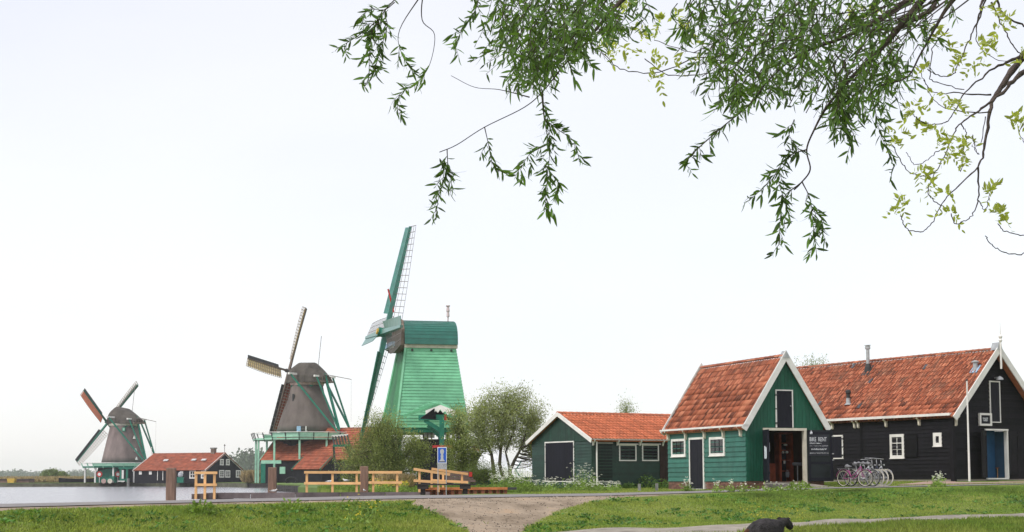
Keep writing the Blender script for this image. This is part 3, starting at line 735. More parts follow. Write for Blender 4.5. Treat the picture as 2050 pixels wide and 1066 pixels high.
# inside things
def inshed(u, d, z=0): return WG.pt(u, dZ0 - .02 + z, d)
cx = WG.uz(1572, 940, -1.6)[0]
cab = empty('display_cabinet', tuple(inshed(cx, -1.6)), PI / 2 - yaw, 'tall red-brown display cabinet standing inside the open shed', 'cabinet')
mb = MB(); WG.box(mb, cx - .32, cx - .22, dZ0 - .02, 1.75, -1.9, -1.5); WG.box(mb, cx + .22, cx + .34, dZ0 - .02, 1.75, -1.9, -1.5); WG.box(mb, cx - .32, cx + .34, 1.75, 1.83, -1.9, -1.49); mb.build('side_panel', REDWOOD, cab)
mb = MB(); WG.box(mb, cx - .21, cx + .21, dZ0, 1.75, -1.9, -1.85); mb.build('back_panel', BLACKD, cab)
for zz in (.25, .7, 1.1, 1.4):
    mb = MB(); WG.box(mb, cx - .215, cx + .215, zz - .03, zz, -1.84, -1.52); mb.build('shelf', REDWOOD, cab)
for i, (px, py, w_, h_) in enumerate([(1568, 902, .1, .1), (1576, 902, .12, .1), (1573, 887, .16, .09), (1571, 923, .09, .17), (1577, 950, .16, .3)]):
    u, z = WG.uz(px, py + 5, -1.6); mb = MB(); mb.lathe(WG.pt(u, z - .02, -1.62), [(w_ * .35, 0), (w_ * .5, h_ * .3), (w_ * .5, h_ * .7), (w_ * .2, h_)], 8)
    thing_mesh(mb, 'jug', (WHITE, GREYP)[i == 4], ['small white jug left of its twin on the cabinet', 'small white jug right of its twin on the cabinet', 'low white bowl on the top cabinet shelf', 'white bottle alone on the middle cabinet shelf', 'large grey canister at the foot of the cabinet'][i], 'jug', None)
su = WG.uz(1597, 960, -.9)[0]
st = empty('bar_stool', tuple(inshed(su, -.9)), PI / 2 - yaw, 'swivel stool with grey padded seat on a chrome column inside the shed', 'stool')
c = inshed(su, -.9); mb = MB(); mb.lathe(c, [(.19, .72), (.22, .76), (.22, .82), (.18, .85)], 16); mb.build('seat', SADDLE, st)
mb = MB(); mb.tube([c + V(0, 0, .03), c + V(0, 0, .72)], .025, 8); mb.build('column', CHROME, st)
for k in range(5):
    a = 2 * PI * k / 5 + .3; mb = MB(); mb.bar(c + V(0, 0, .08), c + V(math.cos(a) * .3, math.sin(a) * .3, .03), .035, .03); mb.build('leg', CHROME, st)
mb = MB(); WG.box(mb, dU0 + .15, cx - .4, dZ0, .55, -2.4, -1.7); mb2 = thing_mesh(mb, 'counter', REDWOOD, 'low dark red counter left of the cabinet inside the shed', 'counter')

# ============================ BLACK BUILDING ============================
yawB = 1.0402
blk, gB, sB, BG, BS = house((18.94, 64.93), yawB, 5.16, 16, 2.62, 5.5, -.3, 'long black clapboard building with orange tiled roof, white trim and a toilet sign', 'building', 'black_building')
Wb, Lb, zeb, zrb = 5.16, 15.5, 2.62, 5.42
AB = V(18.94, 64.93, 0); slB = (zrb - zeb) / (Wb / 2)
win = BS.rect([(1782, 870), (1810.5, 869.5), (1784, 918.5), (1812, 917)])
wsm = BS.rect([(1869, 867), (1886, 866.5), (1870, 894), (1887, 893.5)])
wsh = BS.rect([(1660, 873), (1688.5, 872), (1662, 919), (1690, 918)])
mb = MB(); BS.box(mb, 0, Lb, -.12, zeb, -.1, -.001); BG.box(mb, 0.01, 1.9, -.12, 2.0, -.1, -.001); BG.box(mb, 3.3, Wb, -.12, 2.0, -.1, -.001); mb.build('wall', BLACK, blk)
mb = MB(); mb.poly([BG.pt(0, 2.0, -.001), BG.pt(Wb, 2.0, -.001), BG.pt(Wb, zeb, -.001), BG.pt(Wb / 2, zrb, -.001), BG.pt(0, zeb, -.001)], BG.o, .08); mb.build('gable_wall', BLACK, blk)
planks(blk, BS, BLACK, -.12, zeb - .1, .168, lambda z: (0.12, Lb))
dB = BG.rect([(1971.5, 862), (2014, 863), (1973, 958.3), (2015.6, 956.5)])
def spB(z):
    if z < zeb: return (0.12, Wb)
    e = (z - zeb) / slB; return (e, Wb - e)
planks(blk, BG, BLACK, -.12, zrb - .05, .168, spB, [(dB[0], dB[1], dB[2] - .05, dB[3])])
mb = MB(); BS.box(mb, -.08, .11, -.32, zeb, -.1, .07); BG.box(mb, -.069, .11, -.32, zeb, -.02, .069); mb.build('corner_post', BLACK, blk)
mb = MB(); BS.box(mb, BS.uz(1724.5, 900)[0] - .1, BS.uz(1724.5, 900)[0] + .02, -.12, zeb - .1, .0, .06); mb.build('corner_post', BLACK, blk)
mb = MB(); BS.box(mb, 0, Lb, -.6, -.13, -.1, .02); BG.box(mb, 0.02, Wb, -.6, -.13, -.1, .02); mb.build('foundation', CONCRETE, blk)
# window deep set, with an open shutter
window(blk, BS, win, 2, 3, fw=.13, d=.055, bw=.035)
window(blk, BS, wsm, 1, 1, fw=.15, d=.055)
sh = BS.rect([(1813, 871), (1838, 870), (1815, 917), (1839, 915)]); mb = MB(); BS.box(mb, sh[0], sh[1], sh[2], sh[3], .035, .07); BS.box(mb, sh[0] + .05, sh[1] - .05, sh[2] + .08, sh[2] + .18, .071, .09); BS.box(mb, sh[0] + .05, sh[1] - .05, sh[3] - .18, sh[3] - .08, .071, .09); mb.build('shutter', BLACK, blk)
door(blk, BS, (wsh[0], wsh[1], wsh[2] + .03, wsh[3] - .05), BLACKD, fw=.07, d=.06, boards=4, name='shutter', hinges=True)
# eaves
mb = MB(); BS.box(mb, -.12, Lb, zeb - .02, zeb + .09, 0, .3); mb.build('gutter', WHITE, blk)
for px in (1669, 1713.5, 1721, 1776.5, 1843): bracket(blk, BS, BS.uz(px, 850)[0], zeb - .02, h=.38)
bracket(blk, BG, .1, zeb - .02, h=.45, dep=.3)
roof(blk, AB, gB, sB, Wb, Lb, zeb, zrb, .35, .0, .2, 15, TILE)
barge(blk, AB, gB, sB, Wb, zeb, zrb, .42, w=.26, off=.22, ext=.3)
mb = MB(); mb.poly([BG.pt(Wb / 2 - .16, zrb + .1, .44), BG.pt(Wb / 2 + .16, zrb + .1, .44), BG.pt(Wb / 2 + .05, zrb + .42, .44), BG.pt(Wb / 2 - .05, zrb + .42, .44)], BG.o, .4); mb.build('apex_flashing', STEEL, blk)
# finial
fc = BG.pt(Wb / 2, zrb, .47); mb = MB(); mb.tube([fc + V(0, 0, -.75), fc + V(0, 0, .35)], .045, 6); mb.lathe(fc + V(0, 0, .35), [(.05, 0), (.03, .05), (.09, .15), (.05, .22), (.1, .32), (.03, .42), (.02, .6), (.012, .95)], 8); mb.build('finial', WHITE, blk)
# toilet door
door_depth = 1.4
mb = MB(); fw = .07; BG.box(mb, dB[0] - .03, dB[1] + .06, dB[3], dB[3] + .07, -.02, .1); BG.box(mb, dB[1] - .02, dB[1] + .06, dB[2], dB[3], -.1, .08); BG.box(mb, dB[0], dB[1], dB[2] - .06, dB[2], -.1, .12); mb.build('door_frame', WHITE, blk)
um = BG.uz(1992, 900, -.6)[0]
mb = MB(); BG.box(mb, dB[0] - .06, dB[0] - .02, dB[2], dB[3], -1.6, -.02); BG.box(mb, dB[0] - .02, um, dB[2], dB[3], -.64, -.6); mb.build('inner_wall', NAVY, blk)
mb = MB(); BG.box(mb, um, dB[1] + .3, dB[2], dB[3], -1.4, -1.36); BG.box(mb, dB[1] + .3, dB[1] + .34, dB[2], dB[3], -1.4, -.1); mb.build('inner_wall', NAVYL, blk)
mb = MB(); BG.box(mb, dB[0] - .1, dB[1] + .34, dB[2] - .1, dB[2] - .03, -1.5, -.1); mb.build('floor_boards', CONCRETE, blk)
mb = MB(); BG.box(mb, dB[0] - .1, dB[1] + .34, dB[3] + .01, dB[3] + .05, -1.5, -.1); mb.build('ceiling', NAVYL, blk)
for nm, pts, lab in (('l', [(1953, 863), (1972, 861), (1955, 957), (1975, 961)], 'left black door leaf of the toilet entrance folded open'), ('r', [(2019, 864), (2040, 865), (2021, 955), (2042, 953)], 'right black door leaf of the toilet entrance folded flat on the wall')):
    r = BG.rect(pts)
    if nm == 'l': Wq = Wall(BG.pt(dB[0] - .03, 0, .08), (-gB * .9 - sB * .44), (-sB * .9 + gB * .44)); q0, q1 = 0, .62
    else: Wq = Wall(BG.pt(dB[1] + .07, 0, .07), gB, -sB); q0, q1 = 0, .64
    mb = MB(); Wq.box(mb, q0, q1, r[2] + .05, r[3], -.02, .03); lf = mb.build('door', BLACK, blk, label=lab)
    mb = MB()
    for a_, b_ in ((q0 + .01, q0 + .1), (q1 - .1, q1 - .01)): Wq.box(mb, a_, b_, r[2] + .06, r[3] - .01, .031, .05)
    hh = r[3] - r[2]
    for zz in (.03, .48, .9): Wq.box(mb, q0 + .101, q1 - .101, r[2] + .03 + hh * zz * .97, r[2] + .03 + hh * zz * .97 + .11, .031, .049)
    mb.build('door_panel_frame', BLACK, lf)
# chair inside
ch0 = BG.pt(BG.uz(1996.5, 950, -.9)[0], dB[2], -.9); chair = empty('wooden_chair', tuple(ch0), PI / 2 - yawB, 'light wooden chair standing inside the blue toilet entrance', 'chair')
for a_, b_ in ((-.17, -.17), (.17, -.17), (-.17, .17), (.17, .17)):
    mb = MB(); h_ = .43 if b_ < 0 else .82; mb.bar(ch0 + gB * a_ + sB * b_, ch0 + gB * a_ + sB * b_ + V(0, 0, h_), .035, .035); mb.build('leg', RAILWOOD, chair)
mb = MB(); mb.hexa([ch0 + gB * x + sB * y + V(0, 0, z) for z in (.43, .46) for x, y in ((-.2, -.2), (.2, -.2), (.2, .2), (-.2, .2))]); mb.build('seat', mat('orange_seat', (.5, .2, .08), .6), chair)
mb = MB(); mb.hexa([ch0 + gB * x + sB * y + V(0, 0, z) for z in (.62, .8) for x, y in ((-.18, .155), (.18, .155), (.18, .18), (-.18, .18))]); mb.build('backrest', RAILWOOD, chair)
# loft hatch on gable and TOILET sign
rU = BG.rect([(1978, 763), (1998.5, 763.8), (1981, 846), (2003, 847.5)])
door(blk, BG, (rU[0], rU[1], rU[2] + .04, rU[3] - .05), BLACKD, fw=.055, d=.07, boards=3, name='loft_hatch', hinges=False, label='narrow dark loft hatch high in the black gable')
tS = BG.rect([(1957, 828), (1981, 827.5), (1957.5, 853), (1982, 853)])
tsn = empty('toilet_sign', tuple(BG.pt((tS[0] + tS[1]) / 2, tS[2], .05)), PI / 2 - yawB, 'square white framed sign reading TOILET on the black gable', 'sign')
mb = MB(); fw = .09; BG.box(mb, tS[0], tS[1], tS[2], tS[2] + fw, .03, .13); BG.box(mb, tS[0], tS[1], tS[3] - fw, tS[3], .03, .13); BG.box(mb, tS[0], tS[0] + fw, tS[2] + fw, tS[3] - fw, .03, .129); BG.box(mb, tS[1] - fw, tS[1], tS[2] + fw, tS[3] - fw, .03, .129); mb.build('frame', WHITE, tsn)
mb = MB(); BG.box(mb, tS[0] + fw, tS[1] - fw, tS[2] + fw, tS[3] - fw, .03, .09); mb.build('board', BLACKD, tsn)
text('TOILET', BG, (tS[0] + tS[1]) / 2, (tS[2] + tS[3]) / 2 - .07, .15, SIGNW, tsn, .093, xs=.40 / .5 * (tS[1] - tS[0]) / .8 * .62, bold=.02, align='CENTER')
# lamp above the hatch
lu, lz = BG.uz(1990, 757); mb = MB(); mb.bar(BG.pt(lu, lz, .03), BG.pt(lu, lz + .02, .3), .05, .05); mb.lathe(BG.pt(lu, lz - .1, .32), [(.16, 0), (.15, .06), (.06, .14), (.02, .16)], 12)
thing_mesh(mb, 'wall_lamp', GREYP, 'grey floodlight on the black gable above the loft hatch', 'lamp')
# pole beside the entrance
fp = at(1941, 965, 63.9); pz = float(gz(fp.x, fp.y, False)); top = at(1937.5, 763, 63.9)
fl = empty('flagpole', (fp.x, fp.y, pz), 0, 'thin white flagpole standing before the black gable corner', 'flagpole')
mb = MB(); mb.tube([V(fp.x, fp.y, pz - .1), V(fp.x, fp.y, top.z)], [.05, .03], 8); mb.build('pole', WHITE, fl)
mb = MB()
for zz in (1.3, 2.9): mb.bar(V(fp.x, fp.y, pz + zz), V(fp.x, fp.y + .25, pz + zz), .04, .05)
mb.lathe(V(fp.x, fp.y, top.z), [(.04, 0), (.05, .04), (.02, .08)], 8); mb.build('bracket', IRON, fl)
# roof fittings
def on_roof(px, py, A_, g_, s_, Wd_, ze_, zr_, off=.12):
    u = (g_ * (Wd_ / 2) + V(0, 0, zr_ - ze_)).normalized(); nr = (V(0, 0, 1) - u * u.z).normalized(); P = A_ + V(0, 0, ze_) + nr * off
    r = ray(px, py); return r * (P.dot(nr) / r.dot(nr)), nr, u
p_, nr, u_ = on_roof(1738, 742, AB, gB, sB, Wb, zeb, zrb)
fb = empty('stove_pipe', tuple(p_), 0, 'pale metal stove pipe with a cap near the ridge of the black building', 'chimney pipe')
mb = MB(); mb.hexa([p_ + sB * a + u_ * b + nr * c for c in (-.02, .04) for a, b in ((-.22, -.35), (.22, -.35), (.22, .3), (-.22, .3))]); mb.lathe(p_ + V(0, 0, -.1), [(.18, 0), (.16, .25), (.1, .42)], 12); mb.build('flashing', IRON, fb)
mb = MB(); mb.lathe(p_ + V(0, 0, .3), [(.085, 0), (.085, .72)], 12); mb.build('pipe', STEEL, fb)
mb = MB(); mb.lathe(p_ + V(0, 0, 1.02), [(.1, 0), (.13, .02), (.13, .13), (.1, .16)], 12); mb.lathe(p_ + V(0, 0, 1.2), [(.16, 0), (.15, .025)], 12); mb.tube([p_ + V(0, 0, 1.1), p_ + V(0, 0, 1.2)], .03, 5); mb.build('cap', STEEL, fb)
p_, nr, u_ = on_roof(1698.5, 810, AB, gB, sB, Wb, zeb, zrb)
fb = empty('vent_pipe', tuple(p_), 0, 'short black vent pipe on a grey base low on the black building roof', 'vent')
mb = MB(); mb.lathe(p_, [(.2, -.02), (.12, .06), (.1, .25), (.1, .3)], 12); mb.build('flashing', STEEL, fb)
mb = MB(); mb.lathe(p_ + V(0, 0, .28), [(.09, 0), (.09, .2), (.13, .26), (.13, .36), (.06, .42)], 12); mb.build('cap', IRON, fb)
p_, nr, u_ = on_roof(1953, 741, AB, gB, sB, Wb, zeb, zrb)
fb = empty('vent_pipe', tuple(p_), 0, 'mushroom vent on blue-grey flashing beside the right bargeboard', 'vent')
mb = MB(); mb.hexa([p_ + sB * a + u_ * b + nr * c for c in (-.02, .05) for a, b in ((-.2, -.2), (.2, -.2), (.2, .25), (-.2, .25))]); mb.build('flashing', BLUEL, fb)
mb = MB(); mb.lathe(p_, [(.12, -.05), (.1, .3), (.17, .33), (.17, .37), (.05, .42)], 12); mb.build('cap', STEEL, fb)
# grey replacement tiles (roof glass) lying in the slope
for px, py in ((1708, 733), (1742, 763), (1720, 813), (1640, 808), (1852, 735)):
    p_, nr, u_ = on_roof(px, py, AB, gB, sB, Wb, zeb, zrb, .165)
    mb = MB(); mb.hexa([p_ + sB * a + u_ * b + nr * c for c in (-.01, .012) for a, b in ((-.09, -.15), (.09, -.15), (.09, .15), (-.09, .15))]); mb.build('glass_tile', mat('slate_tile', (.06, .065, .075), .4) if px == 1708 else bpy.data.materials['slate_tile'], blk)

# ============================ LOW GREEN SHED ============================
yawC = math.atan2(.515, .857)
lx = V(.857, .515, 0).normalized(); gy = V(-.515, .857, 0).normalized(); C0 = V(3.80, 72, 0); Wc, Lc = 5.4, 8.0; zec, zrc = 1.80, 3.05
shd = empty('low_green_shed', (C0.x, C0.y, -.3), yawC, 'low dark green clapboard shed with pale orange pantile roof left of the steep shed', 'shed')
CG = Wall(C0, gy, -lx); CS = Wall(C0, lx, -gy)
mb = MB(); CS.box(mb, 0, Lc, -.5, zec, -.1, -.001); CG.box(mb, .01, Wc, -.5, zec, -.1, -.001); mb.build('wall', G_SHED, shd)
mb = MB(); mb.poly([CG.pt(0, zec, .0), CG.pt(0, zec + .02, .0), CG.pt(Wc / 2, zrc, .0), CG.pt(Wc, zec + .02, .0), CG.pt(Wc, zec, .0)], CG.o, .08); mb.build('gable_wall', G_SHED, shd)
dC = CG.rect([(1091.8, 885), (1150.4, 883.3), (1092.6, 966), (1150.8, 965)])
planks(shd, CG, G_SHED, -.35, zec - .02, .15, lambda z: (0, Wc), [(dC[0], dC[1], dC[2], dC[3])])
planks(shd, CS, G_SHED, -.35, zec - .06, .15, lambda z: (0, Lc))
vplanks(shd, CG, G_SHED, 0, Wc, 26, zec - .02, lambda u: zec + (zrc - zec) * (min(u, Wc - u) / (Wc / 2)), .034)
mb = MB(); CG.box(mb, 0, Wc, zec - .06, zec - .02, .0, .05); mb.build('trim_board', G_SHED, shd)
door(shd, CG, (dC[0], dC[1], dC[2] + .05, dC[3] - .06), BLACKD, fw=.06, d=.05, boards=10, name='double_door', label='dark blue-black double door in a white frame', hinges=True, leaves=2)
dC2 = CS.rect([(1195, 888), (1226, 888), (1195, 965), (1226.5, 965)])
door(shd, CS, (dC2[0], dC2[1], dC2[2] + .03, dC2[3]), mat('black_green_paint', (.008, .018, .016), .4), fw=.03, d=.05, boards=5, sides='tb', label='plain black-green door beside the white downpipe')
window(shd, CS, CS.rect([(1238, 890.5), (1272.7, 890.5), (1239, 923.5), (1273, 923.5)]), 3, 2, bm=BLACKD, fw=.055, d=.06, head=True, sill=False)
window(shd, CS, CS.rect([(1284, 890.5), (1317.6, 890.5), (1285, 923.5), (1318, 923.5)]), 3, 2, bm=BLACKD, fw=.055, d=.06, head=True, sill=False)
mb = MB(); u0 = CS.uz(1320, 920)[0]; 
for k in range(4): CS.box(mb, u0 + k * .16, u0 + k * .16 + .15, -.35, zec - .05, .03, .075)
mb.build('dark_board', BROWNB if False else mat('dark_brown_board', (.03, .018, .015), .7, .2, 3), shd)
mb = MB(); CS.box(mb, -.1, Lc, zec - .02, zec + .05, 0, .24); mb.build('gutter', WHITE, shd)
for px in (1186, 1234.5, 1279.5, 1325): bracket(shd, CS, CS.uz(px, 885)[0], zec - .02, h=.26, dep=.2, w=.07, m=WHITE)
ud = CS.uz(1192.5, 920)[0]; mb = MB(); mb.tube([CS.pt(ud, -.35, .1), CS.pt(ud, zec - .02, .1)], .04, 8); mb.build('downpipe', WHITE, shd)
# roof: ridge along lx
def roof_x(root, A_, gd_, sd_, Wd, L, ze, zr, of, ob, tw, nv, m, first): roof(root, A_, gd_, sd_, Wd, L, ze, zr, of, ob, tw, nv, m, first=first, off=.08)
roof_x(shd, C0, gy, lx, Wc, Lc, zec, zrc, .2, 0, .2, 10, TILE_L, 300)
barge(shd, C0, gy, lx, Wc, zec, zrc, .24, w=.19, off=.15, ext=.28)

# ============================ WINDMILLS ============================
def wedge(mb, a, b, wa, wb, off_a, off_b, th=.04):      # board from a to b, spreading from the spar by vectors off_*
    n_ = (b - a).cross(off_a).normalized() * th / 2
    mb.hexa([a - n_, b - n_, b + off_b - n_, a + off_a - n_, a + n_, b + n_, b + off_b + n_, a + off_a + n_])
def sails(root, hub, axis, L, theta, m_spar, m_lat, m_board, canvas, lw=1.9, bw=.75, tw_in=24, tw_out=6, r0=.18, labels=None, spread=1.0, step=.42, lath=.035, thick=1.0):
    n = axis.normalized(); w = (V(0, 0, 1) - n * n.z).normalized()
    ah = V(n.x, n.y, 0).normalized(); h = V(-ah.y, ah.x, 0)
    if h.y > 0: h = -h          # h points to the camera side
    ct, st = math.cos(theta), math.sin(theta)
    arms = [(w * ct - h * st, h * ct + w * st), (h * ct + w * st, -(w * ct) + h * st), (-(w * ct) + h * st, -(h * ct) - w * st), (-(h * ct) - w * st, w * ct - h * st)]
    for k, (a, b) in enumerate(arms):
        mb = MB(); hk = hub + n * (.15 if k % 2 else -.15)
        mb.bar(hk, hk + a * L, .42 * thick, .42 * thick, up=n, w2=.2 * thick, h2=.2 * thick); sp_ = mb.build('sail', m_spar, root, label=(labels or {}).get(k))
        tw = lambda t: math.radians(tw_in + (tw_out - tw_in) * t)
        off = lambda t, wd: b * math.cos(tw(t)) * wd - n * math.sin(tw(t)) * wd
        mb = MB(); N = int(L * (1 - r0) / step)
        wf = lambda t: lw * (1 - .25 * t * t) * spread
        for i in range(N + 1):
            t = i / N; p = hk + a * (L * (r0 + (1 - r0) * t)); mb.bar(p - off(t, .12), p + off(t, wf(t)), lath * 1.1, lath * 1.6, up=a)
        for q in (.34, .67, 1.0):
            pts = [hk + a * (L * (r0 + (1 - r0) * i / 12)) + off(i / 12, wf(i / 12) * q) for i in range(13)]
            for i in range(12): mb.bar(pts[i], pts[i + 1], lath, lath, up=n)
        mb.build('sail_lattice', m_lat, sp_)
        mb = MB(); q0, q1 = r0 + .04, .995
        K = 6
        for i in range(K):
            t0, t1 = q0 + (q1 - q0) * i / K, q0 + (q1 - q0) * (i + 1) / K
            pa, pb = hk + a * L * t0, hk + a * L * (t1 - .0008)
            wedge(mb, pa, pb, 0, 0, -off(t0, bw) + n * .12, -off(t1, bw) + n * .12, .05)
        mb.build('wind_board', m_board, sp_)
        if canvas and canvas.get(k):
            mb = MB(); K = 10; q0 = r0 + .03; mc, frac = canvas[k]
            for i in range(K):
                t0, t1 = i / K * .97, (i + 1) / K * .97
                pa, pb = hk + a * (L * (r0 + (1 - r0) * t0)) + n * .05, hk + a * (L * (r0 + (1 - r0) * t1)) + n * .05
                wedge(mb, pa, pb, 0, 0, off(t0, wf(t0) * frac * (1 - .04 * math.sin(i))), off(t1, wf(t1) * frac), .03)
            mb.build('canvas', mc, sp_)
def octa(c, r, z, n=8, ph=PI / 8): return [V(c.x + r * math.cos(2 * PI * k / n + ph), c.y + r * math.sin(2 * PI * k / n + ph), z) for k in range(n)]
def rings(mb, rs, cap=True, m=0):
    n = len(rs[0]); vs = [p for r in rs for p in r]
    fs = [[i * n + k, i * n + (k + 1) % n, (i + 1) * n + (k + 1) % n, (i + 1) * n + k] for i in range(len(rs) - 1) for k in range(n)]
    if cap: fs += [list(range(n))[::-1], [(len(rs) - 1) * n + k for k in range(n)]]
    mb.add(vs, fs, m, .5)
def beam(root, a, b, w, m, name='tail_beam'): mb = MB(); mb.bar(a, b, w, w); return mb.build(name, m, root)
def smock_mill(name, label, Y, pxc, px, body, cap_px, stage, hub_px, L, theta, phi, tilt, mats, canvas, door_=True, seed=1):
    """px = pixels per metre factor at Y; body [(halfwidth px, y px)...]"""
    c = at(pxc, 900, Y); c = V(c.x, c.y, 0); root = empty(name, (c.x, c.y, -.65), 0, label, 'windmill')
    Z = lambda py: at(pxc, py, Y).z
    ah = V(-math.cos(phi), math.sin(phi), 0); back = -ah; sd_ = V(ah.y, -ah.x, 0)
    if sd_.y > 0: sd_ = -sd_     # camera side
    mb = MB(); rs = []
    for hw, py in body:
        r = hw / px
        ring = []
        for k in range(32):
            a = 2 * PI * k / 32; e = (math.cos(((a + PI / 8) % (PI / 4)) - PI / 8)); ring.append(V(c.x + r * math.cos(a) / (1 + (1 / e - 1) * 0) , c.y + r * math.sin(a), Z(py)))
        rs.append(ring)
    rings(mb, rs); mb.build('body', mats['body'], root, smooth=True)
    zt = rs[-1][0].z; zb_ = rs[0][0].z; rt = body[-1][0] / px
    mb = MB(); rings(mb, [octa(c, rt * 1.1, zt - .02), octa(c, rt * 1.13, zt + .45)]); mb.build('cap_ring', mats['ring'], root)
    mb = MB(); rings(mb, [octa(c, rt * 1.04, zt - .35), octa(c, rt * 1.06, zt - .03)]); mb.build('ring_band', MG_GREEN, root)
    # cap: loft along the shaft axis
    mb = MB(); rs = []
    for t, hz, hw in cap_px:
        ring = []
        for k in range(13):
            a = PI * k / 12; ca, sa = math.cos(a), math.sin(a)
            ring.append(c + back * t + sd_ * (ca * hw * (1 - .18 * sa)) + V(0, 0, zt + .4 + (abs(sa) ** .8) * hz))
        rs.append(ring)
    rings(mb, rs); mb.build('cap', mats['cap'], root, smooth=False)
    tb = cap_px[-1]; mb = MB()
    for q in (-.6, -.2, .2, .6): mb.bar(c + back * (tb[0] + .05) + sd_ * q * tb[2] + V(0, 0, zt + .45), c + back * (tb[0] + .05) + sd_ * q * tb[2] + V(0, 0, zt + .4 + tb[1] * .8), .12, .12)
    mb.bar(c + back * (tb[0] + .1) - sd_ * tb[2] + V(0, 0, zt + .5), c + back * (tb[0] + .1) + sd_ * tb[2] + V(0, 0, zt + .5), .25, .3); mb.build('cap_rear_frame', BROWNB, root, kind='stuff')
    # sails
    hub = at(hub_px[0], hub_px[1], c.y + ah.y * 4.4)
    n = (ah * math.cos(tilt) + V(0, 0, math.sin(tilt))).normalized()
    mb = MB(); mb.tube([hub + n * .5, hub - n * 2.2], .33, 10); mb.build('windshaft', IRON, root)
    sails(root, hub, n, L, theta, mats['spar'], mats['lat'], mats['board'], canvas, labels=mats.get('labels'), lath=.06, step=.5, thick=.9, lw=1.65, bw=.62)
    # tail
    T0 = c + back * 8.0 + V(0, 0, Z(stage[1]) + .6)
    f1 = c; r1 = c + back * 3.6; T = T0 + sd_ * 1.6
    for sgn in (1, -1):
        beam(root, f1 + sd_ * sgn * 4.6 + V(0, 0, zt + 1.7), T0 + sd_ * sgn * 1.9, .26, mats['tail']); beam(root, r1 + sd_ * sgn * 2.3 + V(0, 0, zt + 1.3), T0 + sd_ * sgn * 1.6, .22, mats['tail'])
        mb = MB(); mb.bar(f1 + sd_ * sgn * 3.0 + V(0, 0, zt + 1.75), f1 + sd_ * sgn * 5.1 + V(0, 0, zt + 1.75), .34, .34); mb.build('beam_end', WHITE, root)
        mb = MB(); mb.bar(r1 + sd_ * sgn * 1.7 + V(0, 0, zt + 1.35), r1 + sd_ * sgn * 2.9 + V(0, 0, zt + 1.35), .3, .3); mb.build('beam_end', WHITE, root)
    beam(root, c + back * 3.6 + V(0, 0, zt + 1.8), T, .34, mats['tail'])
    mb = MB(); mb.bar(T + V(0, 0, .6) - sd_ * .9, T + V(0, 0, .6) + sd_ * .9, .12, .12)
    for k in range(6):
        a = PI * k / 6; mb.bar(T + back * .3 + (sd_ * math.cos(a) + V(0, 0, math.sin(a))) * .9, T + back * .3 - (sd_ * math.cos(a) + V(0, 0, math.sin(a))) * .9, .06, .06)
    mb.build('tail_winch', RED, root, kind='stuff')
    # rear lever and rope
    q0 = c + back * 3.8 + V(0, 0, zt + 1.7); q1 = q0 + back * 5.2 - V(0, 0, 1.0)
    mb = MB(); mb.bar(q0, q1, .11, .11); mb.build('brake_lever', LATTICE, root)
    mb = MB(); mb.tube([q1, q1 - V(0, 0, 7)], .018, 4); mb.build('rope', LATTICE, root)
    mb = MB(); mb.tube([c + back * 2.2 + V(0, 0, zt + 2.5), c + back * 2.9 + V(0, 0, zt + 8.2)], .05, 5); mb.build('lightning_rod', LATTICE, root)
    # stage
    R, sy0, sy1 = stage[0], Z(stage[1]), Z(stage[2]); zs = sy0
    mb = MB(); rings(mb, [octa(c, R, zs - .28, 12, 0), octa(c, R, zs, 12, 0)]); mb.build('stage_deck', mats['stage'], root)
    P = octa(c, R - .1, 0, 12, 0); Pi = octa(c, R + .35, 0, 12, 0)
    mb = MB()
    for k in range(12):
        a, b = P[k], P[(k + 1) % 12]
        for j in range(2):
            q = a.lerp(b, j / 2); q2 = Pi[k].lerp(Pi[(k + 1) % 12], j / 2); mb.bar(V(q.x, q.y, zs - .4), V(q2.x, q2.y, sy1), .13, .13)
    mb.build('railing_post', mats['rpost'], root, kind='stuff')
    mb = MB()
    for k in range(12):
        a, b = Pi[k], Pi[(k + 1) % 12]; mb.bar(V(a.x, a.y, sy1), V(b.x, b.y, sy1), .13, .1)
    mb.build('handrail', mats['rail'], root, kind='stuff')
    mb = MB()
    for k in range(12):
        if k in (5, 6, 7): continue
        a, b = P[k].lerp(Pi[k], .5), P[(k + 1) % 12].lerp(Pi[(k + 1) % 12], .5); mb.bar(V(a.x, a.y, (zs + sy1) / 2), V(b.x, b.y, (zs + sy1) / 2), .06, (sy1 - zs) * .78)
    mb.build('railing_panel', mats['panel'], root, kind='stuff')
    for k in range(12):
        mb = MB(); q = octa(c, R - .5, 0, 12, 0)[k]; mb.bar(V(q.x, q.y, -.7), V(q.x, q.y, zs - .3), .3, .3); mb.build('stage_post', mats['post'], root)
    return root, c, Z, zt

# far left mill
mA = dict(body=THATCH_A, cap=THATCH_D, ring=CREAM, spar=MG_GREEN, lat=LATTICE_T, board=IRON, tail=MG_GREEN, stage=MG_GREEN, rpost=MG_PALE, rail=WHITE, panel=MG_PALE, post=WHITE,
          labels={0: 'upper right sail carrying grey canvas', 1: 'upper left sail carrying orange canvas', 2: 'lower left sail with bare lattice'})
capA = [(-3.6, 1.5, 1.3), (-3.0, 3.1, 2.2), (-1.8, 3.8, 2.8), (.9, 3.3, 3.0), (2.6, 2.2, 2.6), (4.3, 1.0, 1.8)]
rA, cA, ZA, ztA = smock_mill('windmill', 'distant thatched windmill farthest left, with one orange canvas sail, on the far bank', 323, 247.5, 9.35,
    [(43, 927), (40.5, 915), (35, 890), (30.5, 870), (27, 853)], capA, (8.6, 934, 927.5), (215, 846), 11, math.radians(37), math.radians(29), math.radians(15), mA,
    {0: (CANVAS_W, .45), 1: (CANVAS_O, .95)})
